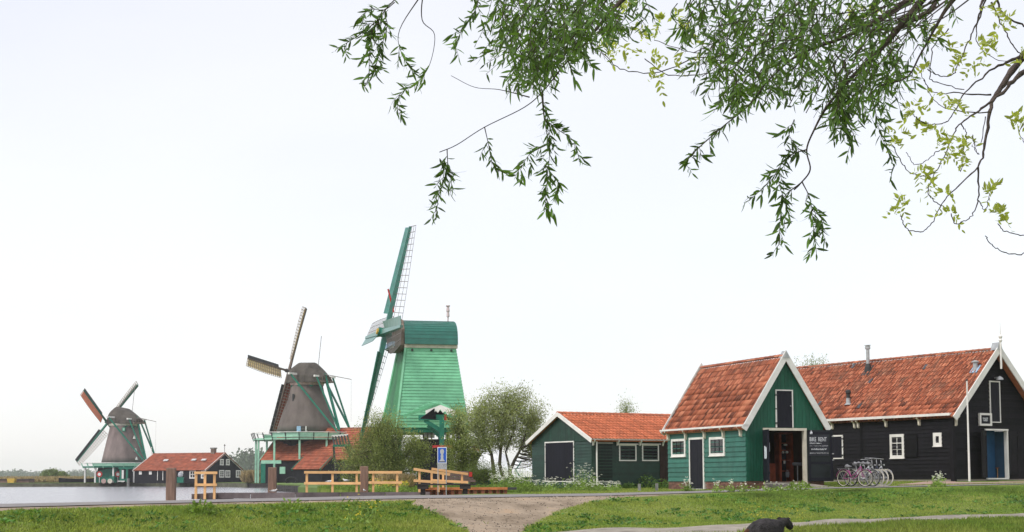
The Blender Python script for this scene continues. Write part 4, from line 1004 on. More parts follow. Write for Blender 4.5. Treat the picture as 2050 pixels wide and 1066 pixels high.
mB = dict(body=THATCH, cap=THATCH_D, ring=mat('pinkish_board', (.4, .28, .24), .7), spar=BROWNB, lat=LATTICE_T, board=IRON, tail=MG_GREEN, stage=MG_PALE, rpost=IRON, rail=WHITE, panel=MG_PALE, post=MG_PALE,
          labels={0: 'upright sail with rolled tan canvas', 1: 'left sail with tan canvas on its lattice', 2: 'lower sail with red-brown canvas'})
capB = [(-3.5, 1.5, 1.4), (-2.6, 2.8, 2.4), (-1.3, 3.5, 2.9), (1.5, 3.4, 3.0), (2.8, 2.3, 2.6), (3.9, 1.2, 1.9)]
rB, cB, ZB, ztB = smock_mill('windmill', 'thatched windmill with a mint green stage, between the far mill and the green mill', 253, 614, 11.94,
    [(60, 864), (57, 852), (45.5, 820), (36, 795), (31.5, 772)], capB, (9.0, 879, 868), (577, 743), 11.1, math.radians(7), math.radians(29), math.radians(13), mB,
    {0: (CANVAS_T, .35), 1: (CANVAS_T, .9), 2: (CANVAS_R, .85)})
# windows and doors of the smock mills: built against the body facing the camera
def mill_opening(root, px0, px1, py0, py1, Y, name, m, fm=None, label=None):
    a, b = at(px0, py1, Y), at(px1, py0, Y); mb = MB(); f = (b.x - a.x) * .2
    if fm: mb.box((a.x, Y, a.z), (b.x, Y + 1.2, b.z)); fr = mb.build('window_frame', fm, root); mb = MB(); mb.box((a.x + f, Y - .03, a.z + f), (b.x - f, Y + .5, b.z - f)); return mb.build(name, m, fr)
    mb.box((a.x, Y, a.z), (b.x, Y + 1.5, b.z)); return mb.build(name, m, root, label=label)
rr = lambda hw: hw / 11.94
mill_opening(rB, 585, 588.5, 789, 803, cB.y - 2.75, 'shutter', IRON)
mill_opening(rB, 609, 617, 823, 838, cB.y - 3.9, 'window', MG_PALE, MG_GREEN)
mill_opening(rB, 594, 602, 853.5, 865, cB.y - 5.1, 'door', BLUEL, label='light blue door leaf standing open on the stage')
mill_opening(rB, 602.5, 611, 854, 865, cB.y - 4.9, 'doorway', IRON)
mill_opening(rB, 611.5, 613.3, 853.5, 865, cB.y - 5.1, 'door_frame', WHITE)
mill_opening(rA, 244, 251, 856, 864, cA.y - 3.2, 'window', MG_PALE, MG_GREEN)
for (a_, b_, d_) in ((268, 876, 3.0), (271, 901, 3.5), (272.5, 918, 3.8), (217.5, 918, 3.7)):
    mb = MB(); p = at(a_, b_, cA.y - d_); mb.poly([p + V(-.22, 0, -.3), p + V(.22, 0, -.3), p + V(0, 0, .35)], V(0, -1, 0), .8); mb.build('thatch_hatch', WHITE, rA)
# base of mill A: octagonal shed, green front
mb = MB(); rings(mb, [octa(cA, 6.0, -.7), octa(cA, 5.2, ZA(935))]); mb.build('base', FARBLACK, rA)
ga = at(188, 966, 316.5); gb = at(233, 966, 316.5)
for i in range(8):
    mb = MB(); x0 = ga.x + (gb.x - ga.x) * i / 8; x1 = ga.x + (gb.x - ga.x) * (i + 1) / 8 - .03; h0 = .0 + 2.4 * min(1, .55 + .1 * i); mb.box((x0, 316.5 + .02 * (i % 2), -.7), (x1, 319, 2.3 * min(1, .72 + .07 * i) - .1)); mb.build('green_board', MG_GREEN, rA)
# low black annex between base and barn
ax0, ax1 = at(233, 960, 317), at(270, 960, 317); mb = MB(); mb.box((ax0.x, 317.3, -.7), (ax1.x, 321, 1.9)); mb.build('annex_wall', FARBLACK, rA)
# things at the water edge of mill A
def disc(c, r, m, name, label, cat, grp=None):
    e = empty(name, tuple(c), 0, label, cat, grp); mb = MB()
    mb.tube([c + V(0, -.05, 0), c + V(0, .05, 0)], r, 12); mb.build('rim', RED, e); mb = MB(); mb.tube([c + V(0, -.08, 0), c + V(0, -.051, 0)], r * .55, 10); mb.build('centre', WHITE, e)
    mb = MB(); mb.bar(V(c.x, c.y, -.7), c - V(0, 0, r * .9), .1, .1); mb.build('post', WHITE, e)
disc(at(199, 950, 315.5), .62, RED, 'lifebuoy', 'red and white round lifebuoy before the green boards of the far mill', 'lifebuoy')
disc(at(236, 950, 315.5), .62, RED, 'lifebuoy', 'red and white round lifebuoy beside the green hoist of the far mill', 'lifebuoy')
wa, wb_ = at(204, 968, 314), at(229, 968, 314)
wg = empty('wagon', (wa.x, 314, -.65), 0, 'small green wagon with pale wheels before the far mill', 'wagon')
mb = MB(); mb.box((wa.x, 313.6, -.35), (wb_.x - .9, 315, .25)); mb.build('bed', MG_GREEN, wg)
mb = MB(); mb.box((wb_.x - 1.1, 313.7, -.3), (wb_.x, 314.9, .62)); mb.build('cab', MG_GREEN, wg)
for x in (wa.x + .5, wb_.x - .8):
    mb = MB(); mb.tube([V(x, 313.4, -.38), V(x, 313.6, -.38)], .5, 12); mb.build('wheel', mat('faded_pink_wheel', (.4, .28, .25), .8) if x < wb_.x - 1.5 else CREAM, wg)
ha, hb = at(239.5, 966, 314.5), at(254, 966, 314.5)
hs = empty('hoist', (ha.x, 314.5, -.65), 0, 'tall green timber hoist with a white post before the far mill', 'hoist')
for x, m_, n_ in ((ha.x + .2, MG_GREEN, 'post'), (ha.x + .65, WHITE, 'post'), (hb.x, MG_GREEN, 'post')):
    mb = MB(); mb.box((x - .2, 314.3, -.6), (x + .2, 314.7, 2.1 if m_ is MG_GREEN else 1.9)); mb.build(n_, m_, hs)
mb = MB(); mb.box((ha.x - .2, 314.2, 2.1), (hb.x + 1.2, 314.8, 2.45)); mb.box((ha.x + .4, 314.2, -.3), (hb.x - .2, 314.25, .1)); mb.build('crossbeam', MG_GREEN, hs, kind='stuff')
mb = MB(); mb.box((ha.x - .3, 313.9, -.5), (ha.x + 1.2, 314.1, -.32)); mb.build('step', WHITE, hs)
p = at(256.5, 972, 313.5); mb = MB(); mb.tube([V(p.x, p.y, -1.8), V(p.x, p.y, .15)], .27, 10); thing_mesh(mb, 'mooring_post', STONE, 'grey mooring post at the water edge right of the green hoist', 'post')
p = at(304.5, 966, 305); fa = empty('flagpole', (p.x, p.y, -.65), 0, 'bare white flagpole in front of the far barn roof', 'flagpole')
t_ = at(303.5, 897, 305); mb = MB(); mb.tube([V(p.x, p.y, -.7), t_], [.14, .06], 6); mb.build('pole', WHITE, fa)
mb = MB(); mb.lathe(V(t_.x, t_.y, t_.z), [(.1, 0), (.1, .15)], 6); mb.build('knob', WHITE, fa)
# small blue-white dinghy on the bank
def hull(name, c, L_, W_, H_, m, label, cat, rz=0, m2=None):
    e = empty(name, tuple(c), rz, label, cat); mb = MB(); rs = []
    d = V(math.cos(rz), math.sin(rz), 0); s_ = V(-d.y, d.x, 0)
    for t, w_, h0 in ((-1, .55, .1), (-.6, .9, 0), (0, 1, 0), (.6, .75, .05), (1, .05, .35)):
        p = c + d * (t * L_ / 2); rs.append([p - s_ * w_ * W_ / 2 + V(0, 0, H_ * (1 + .25 * abs(t) ** 2)), p - s_ * w_ * W_ * .3 + V(0, 0, h0 * H_), p + s_ * w_ * W_ * .3 + V(0, 0, h0 * H_), p + s_ * w_ * W_ / 2 + V(0, 0, H_ * (1 + .25 * abs(t) ** 2))])
    rings(mb, rs); mb.build('hull', m, e)
    mb = MB()
    for t in (-.4, .2): p = c + d * (t * L_ / 2); mb.bar(p - s_ * W_ * .45 + V(0, 0, H_ * 1.02), p + s_ * W_ * .45 + V(0, 0, H_ * 1.02), .25, .05)
    mb.build('thwart', m2 or BROWNB, e, kind='stuff'); return e
hull('dinghy', V(at(309, 966, 303).x, 303, -.62), 2.4, 1.0, .45, BLUEL, 'small pale blue dinghy pulled up at the foot of the flagpole', 'dinghy')

# barns ------------------------------------------------------------
def barn(name, label, A_, gd_, sd_, Wd, L, z0, ze, zr, m_wall, m_roof, m_barge, cat='barn', bw=.35, tw=.6, n_rows=14, over=.25):
    ang = math.atan2(gd_.y, gd_.x); root = empty(name, (A_.x, A_.y, z0), ang, label, cat)
    A_ = V(A_.x, A_.y, 0)
    mb = MB(); q = [A_, A_ + gd_ * Wd, A_ + gd_ * Wd + sd_ * L, A_ + sd_ * L]
    if gd_.cross(sd_).z < 0: q = q[::-1]
    mb.hexa([p + V(0, 0, z0 - .1) for p in q] + [p + V(0, 0, ze) for p in q]); mb.build('wall', m_wall, root)
    for e, nr in ((0, -sd_), (L, sd_)):
        b_ = A_ + sd_ * e; mb = MB(); mb.poly([b_ + V(0, 0, ze + .004), b_ + gd_ * Wd + V(0, 0, ze + .004), b_ + gd_ * (Wd / 2) + V(0, 0, zr)], nr, .1); mb.build('gable_wall', m_wall, root)
        for s_ in (0, 1):
            mb = MB(); a = b_ + (gd_ * Wd if s_ else V(0, 0, 0)) + nr * .12; u = ((gd_ * (-Wd / 2 if s_ else Wd / 2)) + V(0, 0, zr - ze)).normalized(); nn = (V(0, 0, 1) - u * u.z).normalized()
            lo = a + V(0, 0, ze) - u * .5 + nn * .25; hi = b_ + gd_ * (Wd / 2) + nr * .12 + V(0, 0, zr + .25 / nn.z); mb.poly([lo, hi, hi - V(0, 0, bw / nn.z), lo - nn * bw], nr, .1); mb.build('bargeboard', m_barge, root)
    for s_ in (0, 1):
        a = A_ + (gd_ * Wd if s_ else V(0, 0, 0)) - sd_ * over; u = ((gd_ * (-Wd / 2 if s_ else Wd / 2)) + V(0, 0, zr - ze)); Ls = u.length; u.normalize(); nn = (V(0, 0, 1) - u * u.z).normalized()
        mb = MB(); e_ = .35; Lt = L + 2 * over
        for j in range(n_rows):      # tile courses, each slightly lapped over the next
            l0 = -e_ + (Ls + e_) * j / n_rows; l1 = -e_ + (Ls + e_) * (j + 1) / n_rows; K = max(3, int(Lt / tw))
            for i in range(K):
                x0, x1 = Lt * i / K, Lt * (i + 1) / K; h_ = .02 * random.random()
                p = [a + sd_ * x0 + u * l0 + nn * (.2 + h_), a + sd_ * x1 + u * l0 + nn * (.2 + h_), a + sd_ * x1 + u * l1 + nn * (.12 + h_), a + sd_ * x0 + u * l1 + nn * (.12 + h_)]
                p = [v + V(0, 0, ze) for v in p]
                mb.add(p + [v - nn * .1 for v in p], [[0, 1, 2, 3], [4, 5, 1, 0]], 0)
        mb.build('roof_tiles', m_roof, root, kind='stuff')
        mb = MB(); q = [a - u * e_, a + sd_ * Lt - u * e_, a + sd_ * Lt + u * Ls, a + u * Ls]; mb.poly([v + V(0, 0, ze) + nn * .07 for v in q], nn, .05); mb.build('roof_deck', m_roof, root)
    mb = MB(); mb.bar(A_ + gd_ * Wd / 2 - sd_ * over + V(0, 0, zr + .2), A_ + gd_ * Wd / 2 + sd_ * (L + over) + V(0, 0, zr + .2), .3, .16); mb.build('ridge', m_roof, root)
    return root
# far barn: eave along the river, gable at its right end
a0 = at(413, 941, 291); yA = math.radians(24)
sdA = V(-math.cos(yA), math.sin(yA), 0); gdA = V(math.sin(yA), math.cos(yA), 0)
uu = at(268, 941, 291)   # eave left end
LA = 1.0
for _ in range(40):
    q = a0 + sdA * LA; pxq = CX + F * q.x / (q.y * cp)
    if pxq < 268: break
    LA += .4
WA_ = 1.0
while CX + F * (a0.x + gdA.x * WA_) / ((a0.y + gdA.y * WA_) * cp) < 483: WA_ += .25
zeA = a0.z; zrA = at(450, 906, a0.y + gdA.y * WA_ / 2).z
bA = barn('far_barn', 'long black far barn with orange roof and white windows right of the far windmill', a0, gdA, sdA, WA_, LA, -.68, zeA, zrA - .3, FARBLACK, TILE_F, WHITE)
WAg, WAs = Wall(V(a0.x, a0.y, 0), gdA, -sdA), Wall(V(a0.x, a0.y, 0), sdA, -gdA)
def win_far(root, W, x0, x1, y0, y1, nc, nr):
    r = W.rect([(x0, y0), (x1, y0), (x0, y1), (x1, y1)]); window(root, W, r, nc, nr, fw=.2, d=.12, bw=.08, sill=False)
for x0, x1, y0, y1 in ((440, 447, 919.5, 932), (452, 459, 919.5, 932), (438.5, 448, 941.5, 956.5), (450.5, 460, 942, 956.5), (472, 481, 942, 956.5)): win_far(bA, WAg, x0, x1, y0, y1, 2, 3)
for x0, x1, y0, y1 in ((380, 392, 942, 958.5), (403, 410, 942, 958.5), (259, 266, 945, 953), (279, 284, 944, 950.5), (299, 304, 944, 950.5), (361, 367, 943.5, 950)): 
    if x0 > 266: win_far(bA, WAs, x0, x1, y0, y1, 2, 2)
r = WAs.rect([(315.5, 943), (327, 943), (315.5, 962), (327, 962)]); door(bA, WAs, (r[0], r[1], r[2], r[3]), FARBLACK, fw=.12, d=.12, boards=3, sides='lr')
cpos = a0 + sdA * 2.6 + gdA * (WA_ / 2) ; cpos = V(cpos.x, cpos.y, 0)
mb = MB(); mb.hexa([cpos + sdA * x + gdA * y + V(0, 0, z) for z in (zrA - 1, zrA + .7) for x, y in ((-.4, -.4), (.4, -.4), (.4, .4), (-.4, .4))]); ck = mb.build('chimney', BROWNB, bA)
mb = MB(); mb.hexa([cpos + sdA * x + gdA * y + V(0, 0, z) for z in (zrA + .7, zrA + .95) for x, y in ((-.5, -.5), (.5, -.5), (.5, .5), (-.5, .5))]); mb.build('chimney_cap', STONE, ck)
q = V(a0.x, a0.y, 0) + gdA * WA_ / 2; mb = MB(); mb.tube([V(q.x, q.y, zrA - .2), V(q.x, q.y, zrA + 1.3)], .06, 5); mb.lathe(V(q.x, q.y, zrA + 1.2), [(.05, 0), (.2, .15), (.05, .4)], 8); mb.build('finial', STONE, bA)
for px_, py_ in ((388, 921), (408, 921), (332, 922)):
    P_ = at(px_, py_, a0.y + 8); mb = MB()
    u = (gdA * (WA_ / 2) + V(0, 0, zrA - zeA)).normalized(); nn = (V(0, 0, 1) - u * u.z).normalized(); B_ = V(a0.x, a0.y, zeA) + nn * .25; r_ = ray(px_, py_); P_ = r_ * (B_.dot(nn) / r_.dot(nn))
    mb.hexa([P_ + sdA * x + u * y + nn * z for z in (-.05, .08) for x, y in ((-.5, -.3), (.5, -.3), (.5, .3), (-.5, .3))]); mb.build('roof_light', CANVAS_W, bA)
# green box beside the far barn
p = at(361, 968, 287); gk = empty('pump_cabinet', (p.x, p.y, -.65), 0, 'small green cabinet with a grey dome before the far barn', 'cabinet')
mb = MB(); mb.box((p.x - .55, p.y - .4, -.7), (p.x + .6, p.y + .4, .35)); mb.build('box', MG_GREEN, gk)
mb = MB(); mb.lathe(V(p.x, p.y, .35), [(.35, 0), (.5, .3), (.42, .8), (.15, 1.0)], 10); mb.build('dome', GREYP, gk)
# barn of the middle mill
a0 = at(523, 921, 247.5)
gdB = V(.4, .917, 0).normalized(); sdB = V(gdB.y, -gdB.x, 0)
zeB = at(560, 921, 247).z; WB_ = 13.0; zrB = at(700, 860, 249).z
bB = barn('mill_barn', 'large orange roofed dark barn under and behind the middle windmill', a0, gdB, sdB, WB_, 19.5, -.68, zeB, zrB, FARBLACK, TILE_F, MG_PALE, over=.1)
# mint frame beams at its front left
mb = MB(); f_ = at(523, 921, 244.2); g_ = at(563, 921, 244.2); mb.box((f_.x, 244.1, zeB - .65), (g_.x, 244.3, zeB - .1)); mb.build('fascia', MG_PALE, bB)
mb = MB(); mb.box((f_.x - .05, 244.05, -.68), (f_.x + .7, 244.28, zeB - .66)); mb.build('corner_board', MG_GREEN, bB)
# dark base of mill B
mb = MB(); rings(mb, [octa(cB, 5.6, -.7), octa(cB, 5.0, ZB(879) - .3)]); mb.build('base', FARBLACK, rB)
# mint meter box on a stage post
p0, p1 = at(560, 949, 243.2), at(571, 935, 243.2); mb = MB(); mb.box((p0.x, 243.1, p0.z), (p1.x, 243.4, p1.z)); mb.build('hatch_board', MG_PALE, bB)
# annex with green bargeboards
yX = math.radians(35); sx = V(math.cos(yX), -math.sin(yX), 0); gx = V(math.sin(yX), math.cos(yX), 0)
a0 = at(644, 938, 233); a0 = V(a0.x, a0.y, 0); WX = 4.6
LX = 5.8; zeX, zrX = at(644, 938, 233).z, at(667, 913, 235).z
axr = barn('annex', 'small dark annex with orange roof and green bargeboards in front of the mill barn', a0, gx, -sx, WX, LX, -.68, zeX, zrX - .25, FARBLACK, TILE_F, MG_GREEN, cat='annex', bw=.3, n_rows=8)
# black tyre/boulder on the bank and dark boats
p = at(583, 972, 225); mb = MB(); rs = []
for t in range(13):
    a = 2 * PI * t / 12; rs.append(V(p.x + .8 * math.cos(a), p.y, -.35 + .5 * math.sin(a)))
mb.tube(rs, .16, 6); thing_mesh(mb, 'tyre', RUBBER, 'black tyre lying on the grass bank before the middle mill', 'tyre')

# revetments along the far shore
def revet(pts, zt0, label, name='revetment', m=DECKDARK, step=.5, cat='embankment'):
    e = empty(name, (pts[0][0], pts[0][1], -1.6), 0, label, cat)
    mb = MB()
    for (x0, y0), (x1, y1) in zip(pts[:-1], pts[1:]):
        a, b = V(x0, y0, 0), V(x1, y1, 0); n_ = max(1, int((b - a).length / step)); d = (b - a) / n_; dd = d.normalized(); nn = V(dd.y, -dd.x, 0)
        for i in range(n_):
            p = a + d * i + nn * random.uniform(-.04, .04); mb.bar(V(p.x, p.y, -2.4), V(p.x, p.y, zt0 + random.uniform(-.05, .05)), .16, step * .6, up=dd)
    mb.build('piles', m, e, kind='stuff')
    mb = MB()
    for (x0, y0), (x1, y1) in zip(pts[:-1], pts[1:]): mb.bar(V(x0, y0, zt0 - .25), V(x1, y1, zt0 - .25), .2, .25)
    for (x0, y0), (x1, y1) in zip(pts[:-1], pts[1:]): mb.bar(V(x0, y0, -1.9), V(x1, y1, -1.9), .16, 2.2)
    mb.build('waling', m, e, kind='stuff'); return e
revet(POLY[13:18], -.85, 'dark timber piles edging the bank before the middle mill', step=.7)
revet(POLY[17:21] + [(-300, 327)], -1.2, 'dark low timber edge of the far bank below the far mill', step=1.0, m=mat('mossy_timber', (.085, .085, .055), .9, .3, 1))

# far left odds: rusty barge with yellow bin
bx0, bx1 = at(-10, 970, 330), at(66, 970, 330)
bg_ = empty('barge', (bx0.x, 329, -1.5), 0, 'long low rust-brown barge moored at the far left bank', 'barge')
mb = MB(); mb.box((bx0.x, 327, -1.7), (bx1.x, 331, -.15)); mb.build('hull', mat('barge_brown', (.16, .1, .085), .8, .2, .5), bg_)
mb = MB(); mb.box((bx0.x, 326.9, -.15), (bx1.x, 331.1, .15)); mb.build('coaming', mat('barge_dark', (.07, .05, .05), .8), bg_)
y0, y1 = at(15, 970, 325.5), at(31, 970, 325.5); mb = MB(); mb.hexa([V(y0.x + .2, 325, -1), V(y1.x - .3, 325, -1), V(y1.x - .3, 326.5, -1), V(y0.x + .2, 326.5, -1), V(y0.x, 325, .25), V(y1.x, 325, .25), V(y1.x, 326.5, .25), V(y0.x, 326.5, .25)]); thing_mesh(mb, 'skip_container', YELLOW, 'yellow skip container standing before the brown barge', 'container')
hull('rowing_boat', V(at(12, 972, 324).x, 324, -1.6), 5.5, 1.6, .55, IRON, 'dark rowing boat moored at the far left edge of the view', 'boat')
hull('rowing_boat', V(at(150, 967, 321.5).x, 324.5, -.9), 8.5, 2.0, 1.0, FARBLACK, 'long dark upturned boat lying on the bank left of the far mill', 'boat')

# ============================ GREEN PALTROK MILL ============================
YC = 143.0; phi = math.radians(14.5); ahC = V(-math.cos(phi), -math.sin(phi), 0); hC = V(math.sin(phi), -math.cos(phi), 0)   # hC: towards camera
Zc = lambda py: at(860, py, YC).z
pal = at(861, 900, YC); cC = V(pal.x - .45, pal.y + 2.2, 0)
gm = empty('windmill', (cC.x, cC.y, -.6), 0, 'large bright green wooden windmill with teal rounded roof and nearly edge-on sails', 'windmill')
# body corners: at height z half length along ahC and half width along hC
zT, zM = Zc(697), Zc(858)
def body_pt(z, sa, sh):
    t = (zT - z) / (zT - zM); ha = 2.40 + (1.02 if sa > 0 else .8) * t; hw = 2.1 + 2.2 * t; shift = .12 * t
    return cC + ahC * (ha * sa + (.25 * t if sa > 0 else 0)) + hC * (hw * sh) + V(0, 0, z)
NB = 34
def clap(root, m, z0, z1, n_, pa, pb, out, name='plank', lap=.07):
    for i in range(n_):
        za, zb_ = z0 + (z1 - z0) * i / n_, z0 + (z1 - z0) * (i + 1) / n_ - .004
        mb = MB(); a0_, b0_, a1_, b1_ = pa(za), pb(za), pa(zb_), pb(zb_)
        mb.hexa([a0_ + out * lap, b0_ + out * lap, b0_ - out * .05, a0_ - out * .05, a1_ + out * .02, b1_ + out * .02, b1_ - out * .05, a1_ - out * .05]); mb.build(name, m, root)
clap(gm, MG_L, zM, zT, 26, lambda z: body_pt(z, 1, 1), lambda z: body_pt(z, -1, 1), hC)
clap(gm, MG_L, zM, zT, 26, lambda z: body_pt(z, -1, -1), lambda z: body_pt(z, 1, -1), -hC)
clap(gm, MG_L, zM, zT, 26, lambda z: body_pt(z, -1, 1), lambda z: body_pt(z, -1, -1), -ahC)
# sail side: diagonal boards
mb = MB(); N_ = 22
for i in range(N_):
    s0, s1 = i / N_, (i + 1) / N_ - .004
    f = lambda s, z: body_pt(z, 1, 1).lerp(body_pt(z, 1, -1), s)
    mb.hexa([f(s0, zM) + ahC * (.02 + .02 * (i % 2)), f(s1, zM) + ahC * (.02 + .02 * (i % 2)), f(s1, zM) - ahC * .05, f(s0, zM) - ahC * .05, f(s0, zT) + ahC * (.02 + .02 * (i % 2)), f(s1, zT) + ahC * (.02 + .02 * (i % 2)), f(s1, zT) - ahC * .05, f(s0, zT) - ahC * .05])
mb.build('front_boards', MG_S, gm, kind='stuff')
mb = MB()
for a_ in (1, -1):
    mb.bar(body_pt(zM, 1, a_) + ahC * .04, body_pt(zT, 1, a_) + ahC * .04, .2, .2)
mb.build('corner_board', MG_L, gm, kind='stuff')
mb = MB(); q = [body_pt(zT, 1, 1), body_pt(zT, -1, 1), body_pt(zT, -1, -1), body_pt(zT, 1, -1)]
qq = [p + (p - V(cC.x, cC.y, zT)).normalized() * .22 for p in q]; mb.hexa([p + V(0, 0, .0) for p in qq][::-1] + [p + V(0, 0, .33) for p in qq][::-1]); mb.build('fascia', CREAM, gm)
for t_ in (.12, .5, .9):
    mb = MB(); p = body_pt(zT - .22, 1, 1).lerp(body_pt(zT - .22, -1, 1), t_) + hC * .1; mb.tube([p, p + hC * .1], .11, 8); mb.build('peg_hole', IRON, gm)
# barrel roof of lengthwise boards
R0 = zT + .33; NR = 22; hwR = 2.45; hR = Zc(640) - R0
def rpt(k, t): a = PI * k / NR; ca = math.cos(a); return cC + hC * (hwR * math.copysign(abs(ca) ** .8, ca)) + ahC * t + V(0, 0, R0 + hR * math.sin(a) ** .75 if 0 < k < NR else R0)
for k in range(NR):
    mb = MB(); a, b, c_, d_ = rpt(k, 2.6), rpt(k, -2.55), rpt(k + 1, -2.55), rpt(k + 1, 2.6); nn = (b - a).cross(d_ - a).normalized()
    if nn.z < 0 and k not in (0, NR - 1): nn = -nn
    if k == 0 and nn.dot(hC) < 0: nn = -nn
    if k == NR - 1 and nn.dot(hC) > 0: nn = -nn
    mb.hexa([a, b, c_, d_, a + nn * .06, b + nn * .06, c_ + nn * .035, d_ + nn * .035]); mb.build('roof_board', MG_T, gm)
for t_, m_ in ((2.55, BROWNB), (-2.5, MG_L)):
    mb = MB(); pts = [rpt(k, t_) for k in range(NR + 1)]; mb.add(pts, [list(range(NR + 1))]); mb.build('roof_end', m_, gm)
# brown weathered front with overhanging head
mb = MB(); zq = Zc(703)
fr = [cC + ahC * 3.55 + hC * x + V(0, 0, z) for x, z in ((-1.9, zq + .5), (-1.2, zq), (1.2, zq), (2.1, zq + .5), (2.35, zq + 2.0), (1.6, zq + 3.0), (-1.6, zq + 3.0), (-2.3, zq + 2.0))]
bk = [p - ahC * .95 for p in fr]; n_ = len(fr); mb.add(fr + bk, [list(range(n_)), list(range(n_, 2 * n_))[::-1]] + [[i, i + n_, (i + 1) % n_ + n_, (i + 1) % n_] for i in range(n_)]); mb.build('front_boarding', BROWNB, gm)
mb = MB(); b_ = cC + ahC * 3.7 + V(0, 0, Zc(690)); mb.bar(b_ - hC * 2.2, b_ + hC * 2.5, .3, .4); mb.build('front_beam', BLUEL, gm)
mb = MB()
for k in range(12): p = cC + ahC * 3.62 + hC * (-1.6 + k * .32) + V(0, 0, Zc(697)); mb.bar(p, p + V(0, 0, .55), .12, .12)
mb.build('dentil_row', WHITE, gm, kind='stuff')
# vane post on the roof
p = rpt(NR // 2, -2.1); mb = MB(); mb.lathe(p, [(.07, 0), (.07, .5), (.16, .55), (.13, 1.0), (.18, 1.1), (.12, 1.5), (.22, 1.58), (.2, 1.66)], 8); mb.build('roof_finial', mat('pink_white_paint', (.62, .5, .5), .6), gm)
# sails
tiltC = math.radians(12.5); nC = (ahC * math.cos(tiltC) + V(0, 0, math.sin(tiltC))).normalized()
hubC = at(769, 667, cC.y + ahC.y * 5.2)
mb = MB(); mb.tube([hubC + nC * .6, hubC - nC * 2.4], .45, 12); mb.build('windshaft', MG_GREEN, gm)
mb = MB(); mb.tube([hubC + nC * .35, hubC + nC * .75], .3, 10); mb.build('hub_cap', YELLOW, gm)
sails(gm, hubC, nC, 10.6, math.radians(-2.5), MG_SAIL, LATTICE, MG_SAIL, None, lw=2.15, bw=.95, tw_in=26, tw_out=10, r0=.14, step=.58, lath=.032, thick=1.25)
mb = MB(); p = hubC + nC * .3
mb.bar(at(788, 625, p.y), at(777, 579, p.y), .12, .16); mb.build('sail_rope', RED, gm)
# lower saw floor: posts, porch roof and dark sheds behind the shrubs
mb = MB(); q = [body_pt(zM, 1, 1), body_pt(zM, -1, 1), body_pt(zM, -1, -1), body_pt(zM, 1, -1)]; mb.hexa([p - V(0, 0, .45) for p in q][::-1] + [p - V(0, 0, .01) for p in q][::-1]); mb.build('bottom_beams', MG_GREEN, gm)
for sa in (1, -.2, -1):
    for sh_ in (1, -1):
        mb = MB(); p = body_pt(zM, sa * .9, sh_ * .85); mb.bar(V(p.x, p.y, -.6), V(p.x, p.y, zM - .45), .4, .4); mb.build('leg', MG_GREEN, gm)
# porch: gabled roof standing out towards the right front
pr = V(math.cos(math.radians(38)), -math.sin(math.radians(38)), 0); ps_ = V(pr.y, -pr.x, 0)     # ridge runs along pr, ps_ to camera-left
pk = at(882, 811, YC - 6.5); pb_ = at(869, 804.5, YC - 3.0)
e1 = at(853, 822, YC - 6.2); e1b = at(797, 840, YC - 4.2); e2 = at(912, 823, YC - 7.2); e2b = at(936, 838, YC - 4.6)
pe = empty('sawmill_porch', (pk.x, pk.y, -.6), 0, 'green gabled porch with scalloped white edge at the foot of the green windmill', 'porch')
for (a, b, c_, d_) in ((pk, pb_, e1b, e1), (pk, pb_, e2b, e2)):
    mb = MB(); nn = (b - a).cross(d_ - a).normalized(); nn = nn if nn.z > 0 else -nn
    K = 7
    for i in range(K):
        f0, f1 = i / K, (i + 1) / K - .01
        mb.hexa([a.lerp(d_, f0), b.lerp(c_, f0), b.lerp(c_, f1), a.lerp(d_, f1)] + [v + nn * .12 for v in (a.lerp(d_, f0), b.lerp(c_, f0))] + [v + nn * .2 for v in (b.lerp(c_, f1), a.lerp(d_, f1))])
    mb.build('roof_slope', MG_L, pe, kind='stuff')
# scalloped gable edge
mb = MB(); top_ = [e1.lerp(pk, k / 6) for k in range(7)] + [pk.lerp(e2, k / 6) for k in range(1, 7)]; bot = [p - V(0, 0, .62 if i % 2 else .35) for i, p in enumerate(top_)]
for i in range(len(top_) - 1): mb.poly([top_[i], top_[i + 1], bot[i + 1], bot[i]], pr, .06)
mb.build('scalloped_board', WHITE, pe, kind='stuff')
mb = MB(); b0_ = pk - V(0, 0, .9) - pr * .5; mb.poly([b0_ + V(0, 0, .7), b0_ + ps_ * 2.2 - V(0, 0, .4), b0_ - ps_ * 2.2 - V(0, 0, .4)], pr, .1); mb.build('gable_board', FARBLACK, pe)
zb0 = at(880, 836, YC - 6).z
for (a, b, w_, nm, m_) in ((at(838, 837, YC - 6), at(890, 836, YC - 6), .5, 'beam', MG_GREEN), (at(884.5, 838, YC - 6.2), at(884.5, 896, YC - 6.2), .42, 'post', MG_GREEN), (at(850, 842, YC - 6), at(883, 862, YC - 6.1), .35, 'brace', MG_GREEN), (at(857, 852, YC - 5), at(884, 878, YC - 5.2), .3, 'brace', MG_GREEN), (at(890, 836, YC - 6), at(895, 836, YC - 6), .55, 'beam_end', RED)):
    beam(pe, a, b, w_, m_, nm)
mb = MB(); mb.box((at(835, 900, YC - 2).x, YC - 2.5, -.6), (at(905, 900, YC - 2).x, YC + 2, at(835, 880, YC - 2).z)); mb.build('saw_floor', FARBLACK, pe)
mb = MB(); a_, b_ = at(866, 892, YC - 7), at(908, 900, YC - 7); mb.box((a_.x, YC - 7.2, b_.z), (b_.x, YC - 4, a_.z)); mb.build('log_carriage', RED, pe)
mb = MB(); a_, b_ = at(867, 897, YC - 7.3), at(903, 905, YC - 7.3); mb.box((a_.x, YC - 7.6, b_.z - .6), (b_.x, YC - 7.25, a_.z)); mb.build('carriage_side', FARBLACK, pe)
for x_ in (848, 856, 864, 893, 900, 907):
    mb = MB(); a_ = at(x_, 888, YC - 1); mb.bar(a_ - V(0, 0, .0), a_ + V(0, 0, 1.6), .14, .14); mb.build('white_post', WHITE, pe)
